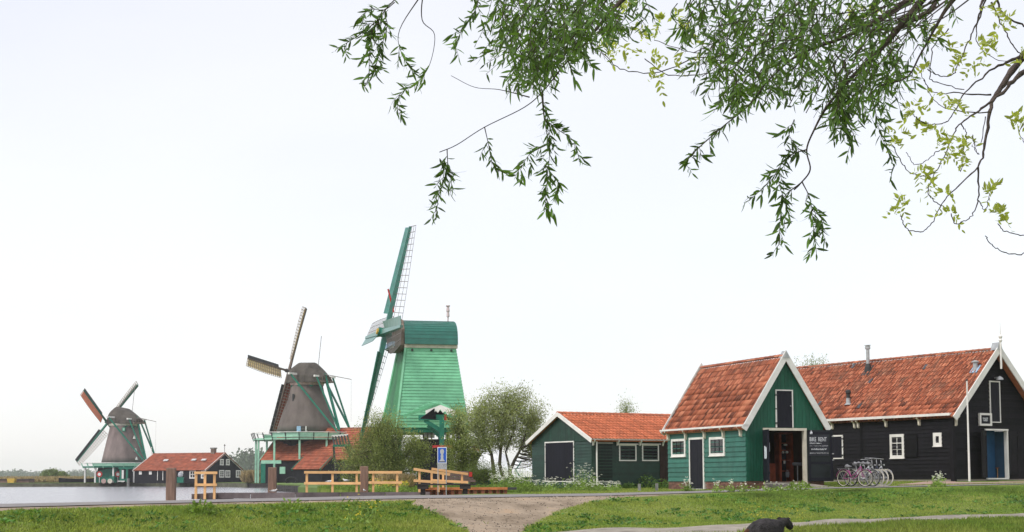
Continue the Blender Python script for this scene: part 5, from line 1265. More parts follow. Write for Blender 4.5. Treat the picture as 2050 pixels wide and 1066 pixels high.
mb = MB(); a_, b_ = at(846, 872, YC - 1), at(870, 872, YC - 1); mb.bar(a_, b_, .14, .5); mb.build('white_rail', WHITE, pe)
# timber rack left of the shrub
rk = empty('timber_rack', tuple(at(690, 900, 150)), 0, 'white topped black slatted timber rack before the mill barn roof', 'rack')
a_, b_ = at(664, 874, 150), at(697, 871, 150); mb = MB(); mb.bar(a_, b_, .2, .2); mb.build('top_rail', WHITE, rk)
a2, b2 = at(667, 893, 149), at(701, 892, 149); mb = MB(); mb.bar(a2, b2, .3, .22); mb.build('bottom_rail', MG_GREEN, rk)
for k in range(6):
    mb = MB(); f = (k + .3) / 5.6; mb.bar(a_.lerp(b_, f), a2.lerp(b2, f + .03) , .16, .12); mb.build('slat', IRON, rk)
for (x0, y0, x1, y1) in ((698, 892, 712, 909), (690, 893, 706, 913), (668, 893, 672, 960), (698, 893, 703, 962)):
    beam(rk, at(x0, y0, 149.3), at(x1, y1, 149.3), .2, IRON, 'strut')
# dark hut with orange roof right of the porch
h0 = at(941, 960, 120); hut = empty('dark_hut', (h0.x, 120, -.6), 0, 'tiny black hut with orange roof glimpsed left of the tree trunks', 'hut')
hx1 = at(975, 960, 120).x; zh = at(960, 903, 120).z
mb = MB(); mb.box((h0.x, 120, -.6), (hx1, 123, zh)); mb.build('wall', FARBLACK, hut)
mb = MB(); rz = at(958, 890, 121).z; mb.add([(h0.x - .2, 119.8, zh), (hx1 - .5, 119.8, zh), (hx1 - .5, 123.2, zh), (h0.x - .2, 123.2, zh), (h0.x + .5, 121.4, rz), (hx1 - 1.0, 121.4, rz)], [(0, 1, 5, 4), (2, 3, 4, 5), (1, 2, 5), (3, 0, 4), (3, 2, 1, 0)]); mb.build('roof', TILE_F, hut)
mb = MB(); mb.box((h0.x - .25, 119.7, zh - .15), (hx1 - .4, 119.79, zh)); mb.build('gutter', WHITE, hut)
# tarpaulin load on a dark green flat boat behind the tree
def lump(name, x0, x1, y0, y1, Y, D, m, label, cat):
    a, b = at(x0, y1, Y), at(x1, y0, Y); mb = MB(); K = 12; J = 7; vs = []
    for i in range(K + 1):
        for j in range(J + 1):
            t = i / K; a_ = PI * j / J; hh = (b.z - a.z) * (math.sin(PI * min(1, max(0, t * .94 + .03))) ** .4) * (1 + .05 * math.sin(i * 2.1 + j)); vs.append((a.x + (b.x - a.x) * t, Y + D / 2 - math.cos(a_) * D / 2, a.z + hh * math.sin(a_) ** .6 + (.0)))
    mb.add(vs, [[i * (J + 1) + j, (i + 1) * (J + 1) + j, (i + 1) * (J + 1) + j + 1, i * (J + 1) + j + 1] for i in range(K) for j in range(J)]); return thing_mesh(mb, name, m, label, cat, smooth=True)
lump('tarpaulin_load', 1022, 1085, 913, 945, 100, 4, TARP, 'pale tarpaulin covered load glimpsed between the trunks and the low shed', 'tarpaulin')
lump('tarpaulin_load', 955, 1018, 898, 940, 104, 4, TARP, 'pale tarpaulin covered load glimpsed behind the tree trunks left of the other', 'tarpaulin')
hull('work_boat', V(at(1040, 960, 97).x, 97, -.6), 5.6, 2.2, .62, mat('dark_green_hull', (.02, .09, .06), .5), 'dark green flat work boat behind the tree beside the low shed', 'boat')
mb = MB(); mb.bar(at(1030, 945, 95), at(1045, 922, 95), .07, .07); mb.bar(at(1031, 940, 95), at(1043, 957, 95), .09, .09); thing_mesh(mb, 'crane_arm', MG_GREEN, 'thin green crossed crane arm before the green work boat', 'crane', kind=None)

# ============================ JETTY, RAILINGS, POSTS ============================
YJ = 59.0; zD = -.56
jt = empty('jetty', (-9, YJ, zD), 0, 'long low grey wooden jetty deck along the water behind the road', 'jetty')
xL, xR = at(412, 988, YJ).x, at(862, 988, YJ).x
n_ = 60
for i in range(n_):
    mb = MB(); a = xL + (xR - xL) * i / n_; b = xL + (xR - xL) * (i + 1) / n_ - .02; h = random.uniform(-.006, .006)
    mb.box((a, YJ + .06, zD - .04 + h), (b, YJ + 2.0, zD + h)); mb.build('deck_plank', DECKWOOD, jt)
for i in range(5):
    mb = MB(); a = xL + (xR - xL) * i / 5; b = xL + (xR - xL) * (i + 1) / 5 - .03
    mb.box((a, YJ - .03, zD - .21), (b, YJ + .055, zD + .02)); mb.build('edge_beam', DECKWOOD, jt)
for (p0, p1) in ((402, 450), (498, 553), (592, 670), (706, 830)):
    mb = MB(); a, b = at(p0, 995, YJ).x, at(p1, 995, YJ).x; mb.box((a, YJ + .1, -1.7), (b, YJ + 1.9, zD - .22)); mb.build('float', DECKDARK, jt)
def railing(label, posts, rails, y, zb_, w=.085, name='railing'):
    """posts px list; rails: list of (px0,py0,px1,py1)"""
    p0 = at(posts[0], 985, y); e = empty(name, (p0.x, y, zb_), 0, label, 'railing', None)
    for px in posts:
        x = at(px, 960, y).x; ra = rails[0]; f = (px - ra[0]) / (ra[2] - ra[0]); f = min(1, max(0, f)); zt_ = at(px, ra[1] + (ra[3] - ra[1]) * f, y).z
        mb = MB(); mb.box((x - w / 2, y, zb_), (x + w / 2, y + w, zt_ - .06)); mb.build('post', RAILWOOD, e)
    for i, (a, b, c_, d_) in enumerate(rails):
        P, Q = at(a, b, y - .03), at(c_, d_, y - .03); mb = MB(); mb.bar(P, Q, .05, .1); mb.build('rail', RAILWOOD, e)
    return e
railing('fresh pine railing between the two right brown posts of the jetty', (614, 665.5, 714), ((609, 946, 722, 946), (609, 968, 722, 968)), YJ + .2, zD + .01)
railing('short fresh pine railing right of the rightmost brown post', (747, 795), ((738, 946, 805, 946), (738, 966.5, 805, 966.5)), YJ + .2, zD + .01)
railing('fresh pine railing on the far side of the gangway, reaching farthest right', (864, 887, 925), ((864, 939, 937, 949.5), (863, 962, 937, 966)), YJ + 1.7, zD + .01)
railing('sloping fresh pine railing on the near side of the gangway behind the blue sign', (839.5, 877.5), ((828, 939.5, 901, 950.5), (828, 962.5, 894, 967)), YJ - .1, zD + .01)
e = railing('fresh pine corner railing at the left end of the jetty', (392, 410, 429), ((389, 947, 435, 947), (390, 971, 434, 971)), YJ - .6, -.78, w=.09)
mb = MB(); x0, x1 = at(389, 990, YJ).x, at(436, 990, YJ).x; mb.box((x0, YJ - .5, zD - .22), (x1, YJ + 2.0, zD - .02)); mb.build('end_deck', DECKWOOD, e)
for px, py, yy, lab in ((343, 937, 55.5, 'thick brown square mooring post farthest left, standing alone'), (545.5, 936, 61.3, 'thick brown square mooring post behind the jetty, middle one of three'), (729, 934, 60.0, 'thick brown square mooring post between the two pine railings')):
    x = at(px, py, yy).x; zt_ = at(px, py, yy).z; w = .155; mb = MB()
    e = empty('mooring_post', (x, yy, -1.6), 0, lab, 'post', 'brown mooring posts in the water')
    mb.box((x - w, yy - w, -2.2), (x + w, yy + w, zt_ - .03)); mb.build('shaft', POSTWOOD, e)
    mb = MB(); mb.hexa([V(x - w, yy - w, zt_ - .03), V(x + w, yy - w, zt_ - .03), V(x + w, yy + w, zt_ - .03), V(x - w, yy + w, zt_ - .03), V(x - w * .85, yy - w * .85, zt_), V(x + w * .85, yy - w * .85, zt_), V(x + w * .85, yy + w * .85, zt_), V(x - w * .85, yy + w * .85, zt_)]); mb.build('chamfered_top', POSTWOOD, e)
# sheet piling with orange cap
sp_ = empty('sheet_piling', (-3, 60, -.5), 0, 'rusty sheet piling with an orange capping beam right of the jetty', 'quay edge')
x0, x1 = at(850, 980, 59.6).x, at(1016, 980, 59.6).x
nP = 22; mb = MB()
for i in range(nP):
    a = x0 + (x1 - x0) * i / nP; b = x0 + (x1 - x0) * (i + 1) / nP; d0 = .16 if i % 2 else 0
    mb = MB(); mb.box((a, 59.6 - d0, -1.9), (b - .012, 59.75, -.47)); mb.build('pile', RUST, sp_)
mb = MB(); mb.box((x0, 59.38, -.468), (x1, 59.9, -.37)); mb.build('cap_beam', RUSTCAP, sp_)
mb = MB(); mb.box((x1 + .002, 59.4, -.47), (x1 + .36, 59.8, -.375)); mb.build('bracket', IRON, sp_)
# dark bench
bn = empty('bench', (-2.8, 56.5, -.6), 0, 'dark backless timber bench in front of the rusty sheet piling', 'bench')
yb = 57.3; x0, x1 = at(830, 970, yb).x, at(952, 970, yb).x; zt_ = at(900, 969, yb).z
for j in range(4):
    mb = MB(); mb.box((x0, yb + j * .14, zt_ - .055), (x1, yb + j * .14 + .13, zt_)); mb.build('plank', DECKDARK, bn)
for px in (846, 931):
    x = at(px, 985, yb).x; mb = MB(); mb.box((x - .09, yb + .15, -.75), (x + .09, yb + .38, zt_ - .2)); mb.box((x - .2, yb + .03, zt_ - .199), (x + .2, yb + .5, zt_ - .057)); mb.build('leg', DECKDARK, bn)
# blue sign
ys = 58.2; a, b = at(875.7, 928, ys), at(894.3, 895.5, ys)
sg = empty('landing_sign', (a.x, ys, -.5), 0, 'blue and white sign with a grey pawn shaped figure on two thin posts', 'sign')
mb = MB(); mb.box((a.x, ys, a.z), (b.x, ys + .03, b.z)); mb.build('white_border', SIGNW, sg)
mb = MB(); mb.box((a.x + .025, ys - .006, a.z + .03), (b.x - .025, ys - .001, b.z - .03)); mb.build('blue_panel', BLUES, sg)
cx_ = (a.x + b.x) / 2; H = b.z - a.z
prof = [(.105, .1), (.105, .17), (.07, .2), (.05, .28), (.045, .42), (.075, .44), (.045, .47), (.042, .56), (.06, .62), (.075, .7), (.075, .78), (.055, .85), (.02, .88)]
pts = [V(cx_ + x, ys - .007, a.z + t * H) for x, t in prof]; pts = pts + [V(2 * cx_ - p.x, p.y, p.z) for p in pts[::-1]]
mb = MB(); mb.poly(pts[::-1] if False else pts, V(0, -1, 0), .004); mb.build('pawn_figure', SIGNG, sg)
mb = MB(); mb.box((cx_ - .12, ys - .009, a.z + .05), (cx_ + .12, ys - .0065, a.z + .075)); mb.build('figure_base_line', IRON, sg)
lo = at(885, 939.5, ys).z; mb = MB(); mb.box((a.x, ys, lo), (b.x, ys + .03, a.z - .01)); mb.build('text_panel', SIGNG, sg)
mb = MB(); Wsg = Wall(V(a.x, ys, 0), V(1, 0, 0), V(0, -1, 0))
for k in range(4): scribble(mb, Wsg, .03, b.x - a.x - .03, lo + .03 + k * .045, .02, .002, .8, .008)
mb.build('small_print', IRON, sg, kind='stuff')
for x in (a.x + .02, b.x - .02):
    mb = MB(); mb.tube([V(x, ys + .05, -.75), V(x, ys + .05, b.z)], .02, 6); mb.build('post', STEEL, sg)
# brown planked panel (table) right of the gangway with red label
a, b = at(893, 966, 64), at(952, 943, 64)
tb = empty('plank_panel', (a.x, 64, -.5), 0, 'low brown planked screen behind the gangway, bearing a red mark', 'screen')
for j in range(4):
    mb = MB(); z0 = a.z + (b.z - a.z) * j / 4; mb.box((a.x, 64, z0), (b.x - .1 * j, 64.06, z0 + (b.z - a.z) / 4 - .012)); mb.build('plank', mat('grey_brown_plank', (.14, .095, .085), .8) if j == 0 else bpy.data.materials['grey_brown_plank'], tb)
mb = MB(); p = at(942, 950, 63.98); mb.box((p.x - .07, 63.96, p.z - .1), (p.x + .07, 63.99, p.z + .1)); mb.build('red_mark', RED, tb)
# small grey bollards
for px, lab in ((1280, 'small grey wooden bollard on the grass, left of a similar one'), (1315, 'small grey wooden bollard on the grass, nearer the steep shed')):
    p = at(px, 985, 60.5); z0 = float(gz(p.x, 60.5)); mb = MB(); mb.box((p.x - .055, 60.45, z0 - .1), (p.x + .055, 60.56, z0 + .3)); mb.box((p.x - .045, 60.46, z0 + .3), (p.x + .045, 60.55, z0 + .32)); thing_mesh(mb, 'bollard', STONE, lab, 'bollard', 'bollards beside the shed')

# gulls
def gull(x, y, z, rz, label, s_=1.0):
    e = empty('gull', (x, y, z), rz, label, 'gull', 'white gulls near the jetty'); d = V(math.cos(rz), math.sin(rz), 0); c = V(x, y, z)
    mb = MB(); pts = [c + d * t * s_ + V(0, 0, h * s_) for t, h in ((-.26, .13), (-.14, .14), (0, .14), (.1, .15), (.15, .2), (.19, .24), (.235, .235))]
    mb.tube(pts, [.012 * s_, .05 * s_, .075 * s_, .06 * s_, .035 * s_, .036 * s_, .012 * s_], 8); mb.build('body', GULLW, e, smooth=True)
    for sg_ in (-1, 1):
        q = d.cross(V(0, 0, 1)) * sg_; mb = MB(); mb.hexa([c + d * a * s_ + q * b * s_ + V(0, 0, h * s_) for a, b, h in ((-.3, .03, .14), (.06, .05, .12), (.06, .075, .14), (-.28, .05, .15), (-.3, .03, .15), (.06, .05, .18), (.06, .07, .18), (-.28, .05, .165))]); mb.build('wing', GULLG, e)
        mb = MB(); mb.tube([c + q * .025 * s_, c + q * .025 * s_ + V(0, 0, .09 * s_)], .006, 4); mb.build('leg', RUSTCAP, e)
    mb = MB(); mb.tube([c + d * .23 * s_ + V(0, 0, .235 * s_), c + d * .28 * s_ + V(0, 0, .225 * s_)], [.012, .003], 4); mb.build('beak', YELLOW, e)
def near_(px, py, Y): p = at(px, py, Y); return p.x, Y, p.z
x, y, z = near_(659, 967, 67); gull(x, y, float(at(659, 968, 67).z), 0.2, 'white gull sitting behind the jetty railing, left of its fellow', .62)
x, y, z = near_(692, 966, 67.5); gull(x, y, float(at(692, 966, 67.5).z), 2.9, 'white gull behind the jetty railing close to the brown post', .62)
gull(at(548, 986, 59.4).x, 59.4, zD, .1, 'white gull on the jetty deck at the foot of the middle brown post', .6)
gull(at(729, 985, 59.5).x, 59.6, zD, 2.0, 'white gull on the jetty deck before the rightmost brown post', .55)
mb = MB(); mb.box((at(640, 968, 68).x, 67.2, float(at(670, 971, 67.3).z)), (at(700, 968, 68).x, 67.9, float(at(670, 968, 67.3).z) - .005)); thing_mesh(mb, 'timber_balk', DECKWOOD, 'low grey timber balk behind the railing on which two gulls sit', 'balk')

# ============================ BICYCLES ============================
def torus(mb, c, ax, R, r, n=28, k=6):
    ax = ax.normalized(); u = ax.orthogonal().normalized(); v = ax.cross(u); base = len(mb.v); q = random.random()
    for i in range(n):
        a = 2 * PI * i / n; d = u * math.cos(a) + v * math.sin(a)
        for j in range(k):
            b = 2 * PI * j / k; mb.v.append(tuple(c + d * (R + r * math.cos(b)) + ax * (r * math.sin(b))))
    for i in range(n):
        for j in range(k): mb.f.append([base + i * k + j, base + ((i + 1) % n) * k + j, base + ((i + 1) % n) * k + (j + 1) % k, base + i * k + (j + 1) % k]); mb.m.append(0); mb.r.append(q)
def bike(x, y, z, hd, label, frame_m, tyre_m, rim_m, barh=1.05, lean=.06, steer=.0, small=False):
    rz = math.atan2(hd.y, hd.x); e = empty('bicycle', (x, y, z), rz, label, 'bicycle', 'rental bicycles parked before the black building')
    hd = V(hd.x, hd.y, 0).normalized(); sd2 = V(-hd.y, hd.x, 0); up = (V(0, 0, 1) + sd2 * lean).normalized(); O = V(x, y, z)
    P = lambda a, b, c=0: O + hd * a + up * b + sd2 * c
    R = .335; fw = hd * math.cos(steer) + sd2 * math.sin(steer); rc, fc = P(0, R), P(1.08, R)
    for c, ax in ((rc, sd2), (fc, (fw.cross(up)))):
        mb = MB(); torus(mb, c, ax, R - .018, .019); w_ = mb.build('wheel', tyre_m, e, smooth=True)
        mb = MB(); torus(mb, c, ax, R - .045, .012, 28, 4); mb.build('rim', rim_m, w_)
        mb = MB(); u = ax.orthogonal().normalized(); v = ax.normalized().cross(u)
        for i in range(14):
            a = 2 * PI * i / 14; mb.tube([c, c + (u * math.cos(a) + v * math.sin(a)) * (R - .05)], .0022, 3, cap=False)
        mb.tube([c - ax.normalized() * .05, c + ax.normalized() * .05], .028, 8); mb.build('spokes', CHROME, w_, kind='stuff')
    bb, st_, hdp, hdb = P(.43, .29), P(.27, .66), P(.86, .80), P(.9, .66)
    mb = MB(); mb.tube([bb, st_], .016, 6); mb.tube([hdb, P(.62, .38), bb], .018, 6); mb.tube([hdp, P(.58, .5), P(.38, .42)], .015, 6)
    mb.tube([bb, rc + sd2 * .04], .011, 5); mb.tube([bb, rc - sd2 * .04], .011, 5); mb.tube([st_, rc + sd2 * .04], .009, 5); mb.tube([st_, rc - sd2 * .04], .009, 5); mb.tube([hdp, hdb], .02, 6); mb.build('frame', frame_m, e, smooth=True)
    mb = MB()
    for q in (-.045, .045): mb.tube([hdb + sd2 * q * .6, P(.96, .45, q), fc + sd2 * q], .011, 5)
    mb.build('fork', CHROME if not small else frame_m, e, smooth=True)
    mb = MB(); hb = P(.8, barh); mb.tube([hdp, P(.82, barh - .03)], .014, 6)
    fs = fw.cross(up).normalized(); mb.tube([hb + fs * .3 - fw * .22, hb + fs * .3 - fw * .02, hb + fs * .15 + fw * .06, hb + fw * .04, hb - fs * .15 + fw * .06, hb - fs * .3 - fw * .02, hb - fs * .3 - fw * .22], .013, 6); hbo = mb.build('handlebar', CHROME, e, smooth=True)
    for q in (-1, 1): mb = MB(); mb.tube([hb + fs * .3 * q - fw * .24, hb + fs * .3 * q - fw * .1], .02, 6); mb.build('grip', RUBBER, hbo)
    mb = MB(); s0 = P(.24, .8 if small else .9); mb.tube([st_, s0 - up * .04], .013, 6); mb.build('seat_post', CHROME, e)
    mb = MB(); mb.tube([s0 + hd * .16, s0 + hd * .05, s0 - hd * .06, s0 - hd * .13], [.02, .045, .1, .07], 8); mb.build('saddle', SADDLE, e, smooth=True)
    for c in (rc, fc):
        mb = MB(); pts = [c + (hd * math.cos(a) + up * math.sin(a)) * (R + .022) for a in [math.radians(q) for q in range(20 if c is rc else 35, 175 if c is rc else 140, 15)]]
        for a, b in zip(pts[:-1], pts[1:]): mb.bar(a, b, .055, .006, up=(a - c))
        mb.build('mudguard', frame_m if small else CHROME, e)
    mb = MB(); mb.bar(P(-.28, .71, .05), P(.2, .72, .05), .012, .012); mb.bar(P(-.28, .71, -.05), P(.2, .72, -.05), .012, .012)
    for q in (-.25, -.1, .05): mb.bar(P(q, .715, -.06), P(q, .715, .06), .012, .012)
    mb.bar(P(-.2, .7, .06), rc + sd2 * .06, .01, .01); mb.bar(P(-.2, .7, -.06), rc - sd2 * .06, .01, .01); mb.build('luggage_rack', CHROME, e)
    mb = MB(); mb.tube([bb - sd2 * .07, bb + sd2 * .07], .045, 8); mb.bar(bb + sd2 * .07, bb + sd2 * .07 + hd * .12 - up * .12, .02, .015); mb.bar(bb - sd2 * .07, bb - sd2 * .07 - hd * .12 + up * .12, .02, .015)
    mb.build('crank', CHROME, e); mb = MB(); mb.bar(bb + hd * .12 - up * .12 + sd2 * .07, bb + hd * .12 - up * .12 + sd2 * .16, .07, .025); mb.bar(bb - hd * .12 + up * .12 - sd2 * .16, bb - hd * .12 + up * .12 - sd2 * .07, .07, .025); mb.build('pedals', RUBBER, e, kind='stuff')
    mb = MB(); lp = P(.93, .84); mb.tube([lp, lp + fw * .07], [.02, .035], 8); mb.build('lamp', CHROME, e)
    return e
hd = V(.62, -.78, 0); q_ = at(1721, 965, 59.3); zg_ = float(gz(q_.x, 59.3)) + .015
bk0 = V(at(1687, 965, 60).x, 60.0, 0)
zb0_ = lambda p: float(gz(p.x, p.y)) + .012
specs = [((1688, 60.2), PINK, RUBBER, CREAM, .93, 'pink low framed bicycle leftmost in the row, with dark saddle', True, .25),
         ((1703, 60.25), GREYP, RUBBER, STEEL, 1.05, 'silver bicycle with black tyres directly behind the pink one', False, .1),
         ((1711, 60.3), GREYP, CREAM, STEEL, 1.1, 'silver bicycle with pale tyres, second from the pink one', False, .12),
         ((1720, 60.35), DARKP, CREAM, STEEL, 1.1, 'dark framed bicycle with pale tyres, second from the right of the row', False, .08),
         ((1729, 60.4), GREYP, CREAM, STEEL, 1.08, 'silver bicycle with pale tyres at the right end of the row', False, .15)]
for (px, yy), fm, tm, rm, bh, lab, small, stt in specs:
    p = at(px, 965, yy); bike(p.x, yy, zb0_(p), hd, lab, fm, tm, rm, bh, .05, stt, small)

# ============================ SHEEP ============================
def sheep(x, y, z, rz, label, head_up=.0):
    e = empty('sheep', (x, y, z), rz, label, 'sheep', None); M = Matrix.Translation(V(x, y, z)) @ Matrix.Rotation(rz, 4, 'Z')
    P = lambda a, b, c: M @ V(a, b, c)
    vs = [P(-.30, 0, .46), P(-.1, 0, .47), P(.14, 0, .45), P(.30, 0, .47), P(.45, 0, .55 + head_up * .6), P(.57, 0, .60 + head_up), P(.67, 0, .51 + head_up), P(.74, 0, .42 + head_up),
          P(-.42, 0, .42), P(-.48, 0, .28)]
    rd = [.255, .275, .255, .175, .082, .095, .078, .052, .11, .03]; ed = [(0, 1), (1, 2), (2, 3), (3, 4), (4, 5), (5, 6), (6, 7), (0, 8), (8, 9)]
    for sx_, (a0_, hock) in ((-.30, (-.02, 1)), (.26, (0, 0))):
        for sy_ in (-.11, .11):
            n = len(vs); root_i = 0 if sx_ < 0 else 3
            if hock: pts = [(sx_ + .03, sy_, .30), (sx_ - .07, sy_, .2), (sx_ - .04, sy_, .1), (sx_ - .03, sy_, .02)]; rr_ = [.075, .036, .024, .028]
            else: pts = [(sx_, sy_, .30), (sx_ + .01, sy_, .18), (sx_, sy_, .09), (sx_ + .01, sy_, .02)]; rr_ = [.06, .034, .024, .028]
            vs += [P(*p) for p in pts]; rd += rr_; ed += [(root_i, n), (n, n + 1), (n + 1, n + 2), (n + 2, n + 3)]
    inv = _inv[e]; me = bpy.data.meshes.new('body'); me.from_pydata([tuple(inv @ v) for v in vs], ed, []); me.materials.append(WOOL)
    o = bpy.data.objects.new('body', me); COL.objects.link(o); o.parent = e; _inv[o] = inv
    sk = o.modifiers.new('skin', 'SKIN'); sk.use_smooth_shade = True
    for i, r in enumerate(rd): me.skin_vertices[0].data[i].radius = (r, r); me.skin_vertices[0].data[i].use_root = (i == 0)
    ss = o.modifiers.new('sub', 'SUBSURF'); ss.levels = 3; ss.render_levels = 3
    tx = bpy.data.textures.get('wool_bumps') or bpy.data.textures.new('wool_bumps', 'CLOUDS'); tx.noise_scale = .035
    dm = o.modifiers.new('fleece', 'DISPLACE'); dm.texture = tx; dm.strength = .03; dm.mid_level = .4
    for s_ in (-1, 1):
        mb = MB(); b = P(.56, s_ * .05, .63 + head_up); t = P(.52, s_ * .2, .63 + head_up); mid = b.lerp(t, .5); up_ = V(0, 0, 1)
        f = (M.to_3x3() @ V(.04, 0, 0)); mb.add([b - up_ * .015, mid + f - up_ * .01, t, mid - f * .3 + up_ * .035, b + up_ * .02, mid - f * .4 - up_ * .02], [(0, 1, 2), (0, 2, 5), (4, 3, 2), (4, 2, 1), (0, 4, 1), (0, 5, 4), (5, 2, 3), (5, 3, 4)]); ear = mb.build('ear', WOOLF, e)
        mb = MB(); c = b.lerp(t, .55) + f * .5; mb.hexa([c + V(dx, dy, dz) for dz in (-.018, .018) for dx, dy in ((-.014, -.004), (.014, -.004), (.014, .004), (-.014, .004))]); mb.build('ear_tag', FLW if s_ > 0 else mat('pale_green_tag', (.5, .7, .35), .5), ear)
        mb = MB(); mb.lathe(P(.63, s_ * .055, .55 + head_up), [(.003, -.014), (.013, 0), (.003, .014)], 8); mb.build('eye', IRON, e)
    mb = MB(); mb.lathe(P(.755, 0, .39 + head_up), [(.01, -.01), (.03, 0), (.012, .012)], 8); mb.build('nose', WOOLF, e)
    mb = MB(); mb.tube([P(-.44, 0, .48), P(-.52, 0, .42), P(-.53, 0, .28)], [.05, .045, .02], 7); mb.build('tail', mat('rusty_wool', (.08, .035, .02), .95, .3, 10, bump=.8), e, smooth=True)
    return e
SY = 29.0; p = at(1526, 1040, SY); zsh = float(gz(p.x, SY)); ztop = at(1530, 1038, SY).z; 
sheep(p.x + .04, SY, ztop - .70, math.radians(36), 'black sheep with tagged ears standing on the grass, seen obliquely from behind', .05)
SY2 = 23.0; p2 = at(1422, 1062, SY2); z2 = at(1422, 1062.5, SY2).z
sheep(p2.x + .1, SY2 + .4, z2 - .745, math.radians(-75), 'second black sheep lower left, only its ears showing above the frame edge', .02)

# ============================ FOLIAGE TOOLS ============================
def leaf_cloud(name, P, D, ln, wd, m, parent=None, kind=None, label=None, cat=None, group=None, bend=.15):
    """P (n,3) positions, D (n,3) unit directions; one bent diamond leaf (2 quads as 4 tris) each"""
    n = len(P)
    if n == 0: return
    P = np.asarray(P, float); D = np.asarray(D, float); D /= (np.linalg.norm(D, axis=1, keepdims=True) + 1e-9)
    r = RNG.normal(size=(n, 3)); S = np.cross(D, r); S /= (np.linalg.norm(S, axis=1, keepdims=True) + 1e-9); N = np.cross(S, D)
    ln = np.broadcast_to(np.asarray(ln, float), (n,))[:, None]; wd = np.broadcast_to(np.asarray(wd, float), (n,))[:, None]
    v = np.stack([P, P + D * ln * .45 + S * wd / 2, P + D * ln - N * ln * bend, P + D * ln * .45 - S * wd / 2, ], 1).reshape(-1, 3)
    i = np.arange(n)[:, None] * 4
    fs = np.concatenate([i + [0, 1, 2], i + [0, 2, 3]], 1).reshape(-1, 3)
    me = bpy.data.meshes.new(name); me.vertices.add(n * 4); me.vertices.foreach_set('co', v.ravel())
    if parent is not None:
        inv = _inv[parent]; A = np.array(inv.to_3x3()); T = np.array(inv.translation); me.vertices.foreach_set('co', (v @ A.T + T).ravel())
    nf = len(fs); me.loops.add(nf * 3); me.loops.foreach_set('vertex_index', fs.ravel().astype(np.int32)); me.polygons.add(nf); me.polygons.foreach_set('loop_start', (np.arange(nf) * 3).astype(np.int32))
    me.materials.append(m); a_ = me.attributes.new('rnd', 'FLOAT', 'FACE'); a_.data.foreach_set('value', np.repeat(RNG.random(n), 2)); me.update(calc_edges=True)
    o = bpy.data.objects.new(name, me); COL.objects.link(o)
    if parent is not None: o.parent = parent; _inv[o] = _inv[parent]
    else: _inv[o] = Matrix.Identity(4)
    return tag(o, label, cat, group, kind)
def rnd3(n, s=1.0): return RNG.normal(size=(n, 3)) * s
def grow(name, label, base, trunks, crowns, leaf_m, bark_m, leaf=(.09, .035), per=42, spread=.14, upright=.5, cat='tree', group=None, twig_r=.012, dark=None, seglen=.8):
    """trunks: list of polylines (world) with radii; crowns: [(centre, (rx,ry,rz), n_twigs, shell)]"""
    root = empty(name, tuple(base), 0, label, cat, group)
    tp = []
    for i, (pts, r0, r1) in enumerate(trunks):
        mb = MB(); n = len(pts); mb.tube(pts, [r0 + (r1 - r0) * k / (n - 1) for k in range(n)], 7); mb.build('trunk', bark_m, root, smooth=True)
        for a, b in zip(pts[:-1], pts[1:]):
            for t in (0, .33, .66): tp.append(Vector(a).lerp(Vector(b), t))
        tp.append(Vector(pts[-1]))
    tw = MB(); P, D, PD, DD = [], [], [], []
    for c, rad, nt, shell in crowns:
        for _ in range(nt):
            d = Vector(RNG.normal(size=3)); d.normalize(); r = RNG.random() ** (1 / (1.5 + shell)); e = Vector(c) + V(d.x * rad[0], d.y * rad[1], d.z * rad[2]) * r * (1 + .12 * RNG.normal())
            s_ = min(tp, key=lambda q: (q - e).length + max(0, q.z - e.z) * 1.5 + .25 * RNG.random()); mid = s_.lerp(e, .5) + V(0, 0, (e - s_).length * -.12) + Vector(rnd3(1, .06)[0])
            path = [s_]
            for k in range(1, 6): t = k / 5; path.append(s_ * (1 - t) ** 2 + mid * (2 * t * (1 - t)) + e * t * t)
            tip = (e - mid).normalized() * .55 + V(0, 0, upright) + Vector(rnd3(1, .25)[0]); tip.normalize(); e2 = e + tip * seglen * RNG.uniform(.35, .8); path.append(e2)
            r0 = twig_r * (1 + (e - s_).length * .55); tw.tube(path, [r0 * (1 - .85 * k / 6) for k in range(7)], 4, cap=False)
            n = int(per * RNG.uniform(.6, 1.3)); t = RNG.random(n)[:, None]
            q = np.array(path[3])[None] * np.clip(1 - 2 * t, 0, 1) + np.array(e)[None] * (1 - np.abs(2 * t - 1)) + np.array(e2)[None] * np.clip(2 * t - 1, 0, 1)
            pos = q + rnd3(n, spread); dr = np.array(tip)[None] * .6 + rnd3(n, .6); 
            if dark is not None and RNG.random() < .3: PD.append(pos); DD.append(dr)
            else: P.append(pos); D.append(dr)
    tw.build('branches', bark_m, root, kind='stuff')
    P, D = np.concatenate(P), np.concatenate(D); leaf_cloud('crown', P, D, RNG.uniform(.7, 1.3, len(P)) * leaf[0], leaf[1], leaf_m, root, kind='stuff')
    if PD: PD, DD = np.concatenate(PD), np.concatenate(DD); leaf_cloud('crown', PD, DD, RNG.uniform(.7, 1.3, len(PD)) * leaf[0], leaf[1], dark, root, kind='stuff')
    return root
def G(px, Y): x = at(px, 960, Y).x; return V(x, Y, float(gz(x, Y, False)))
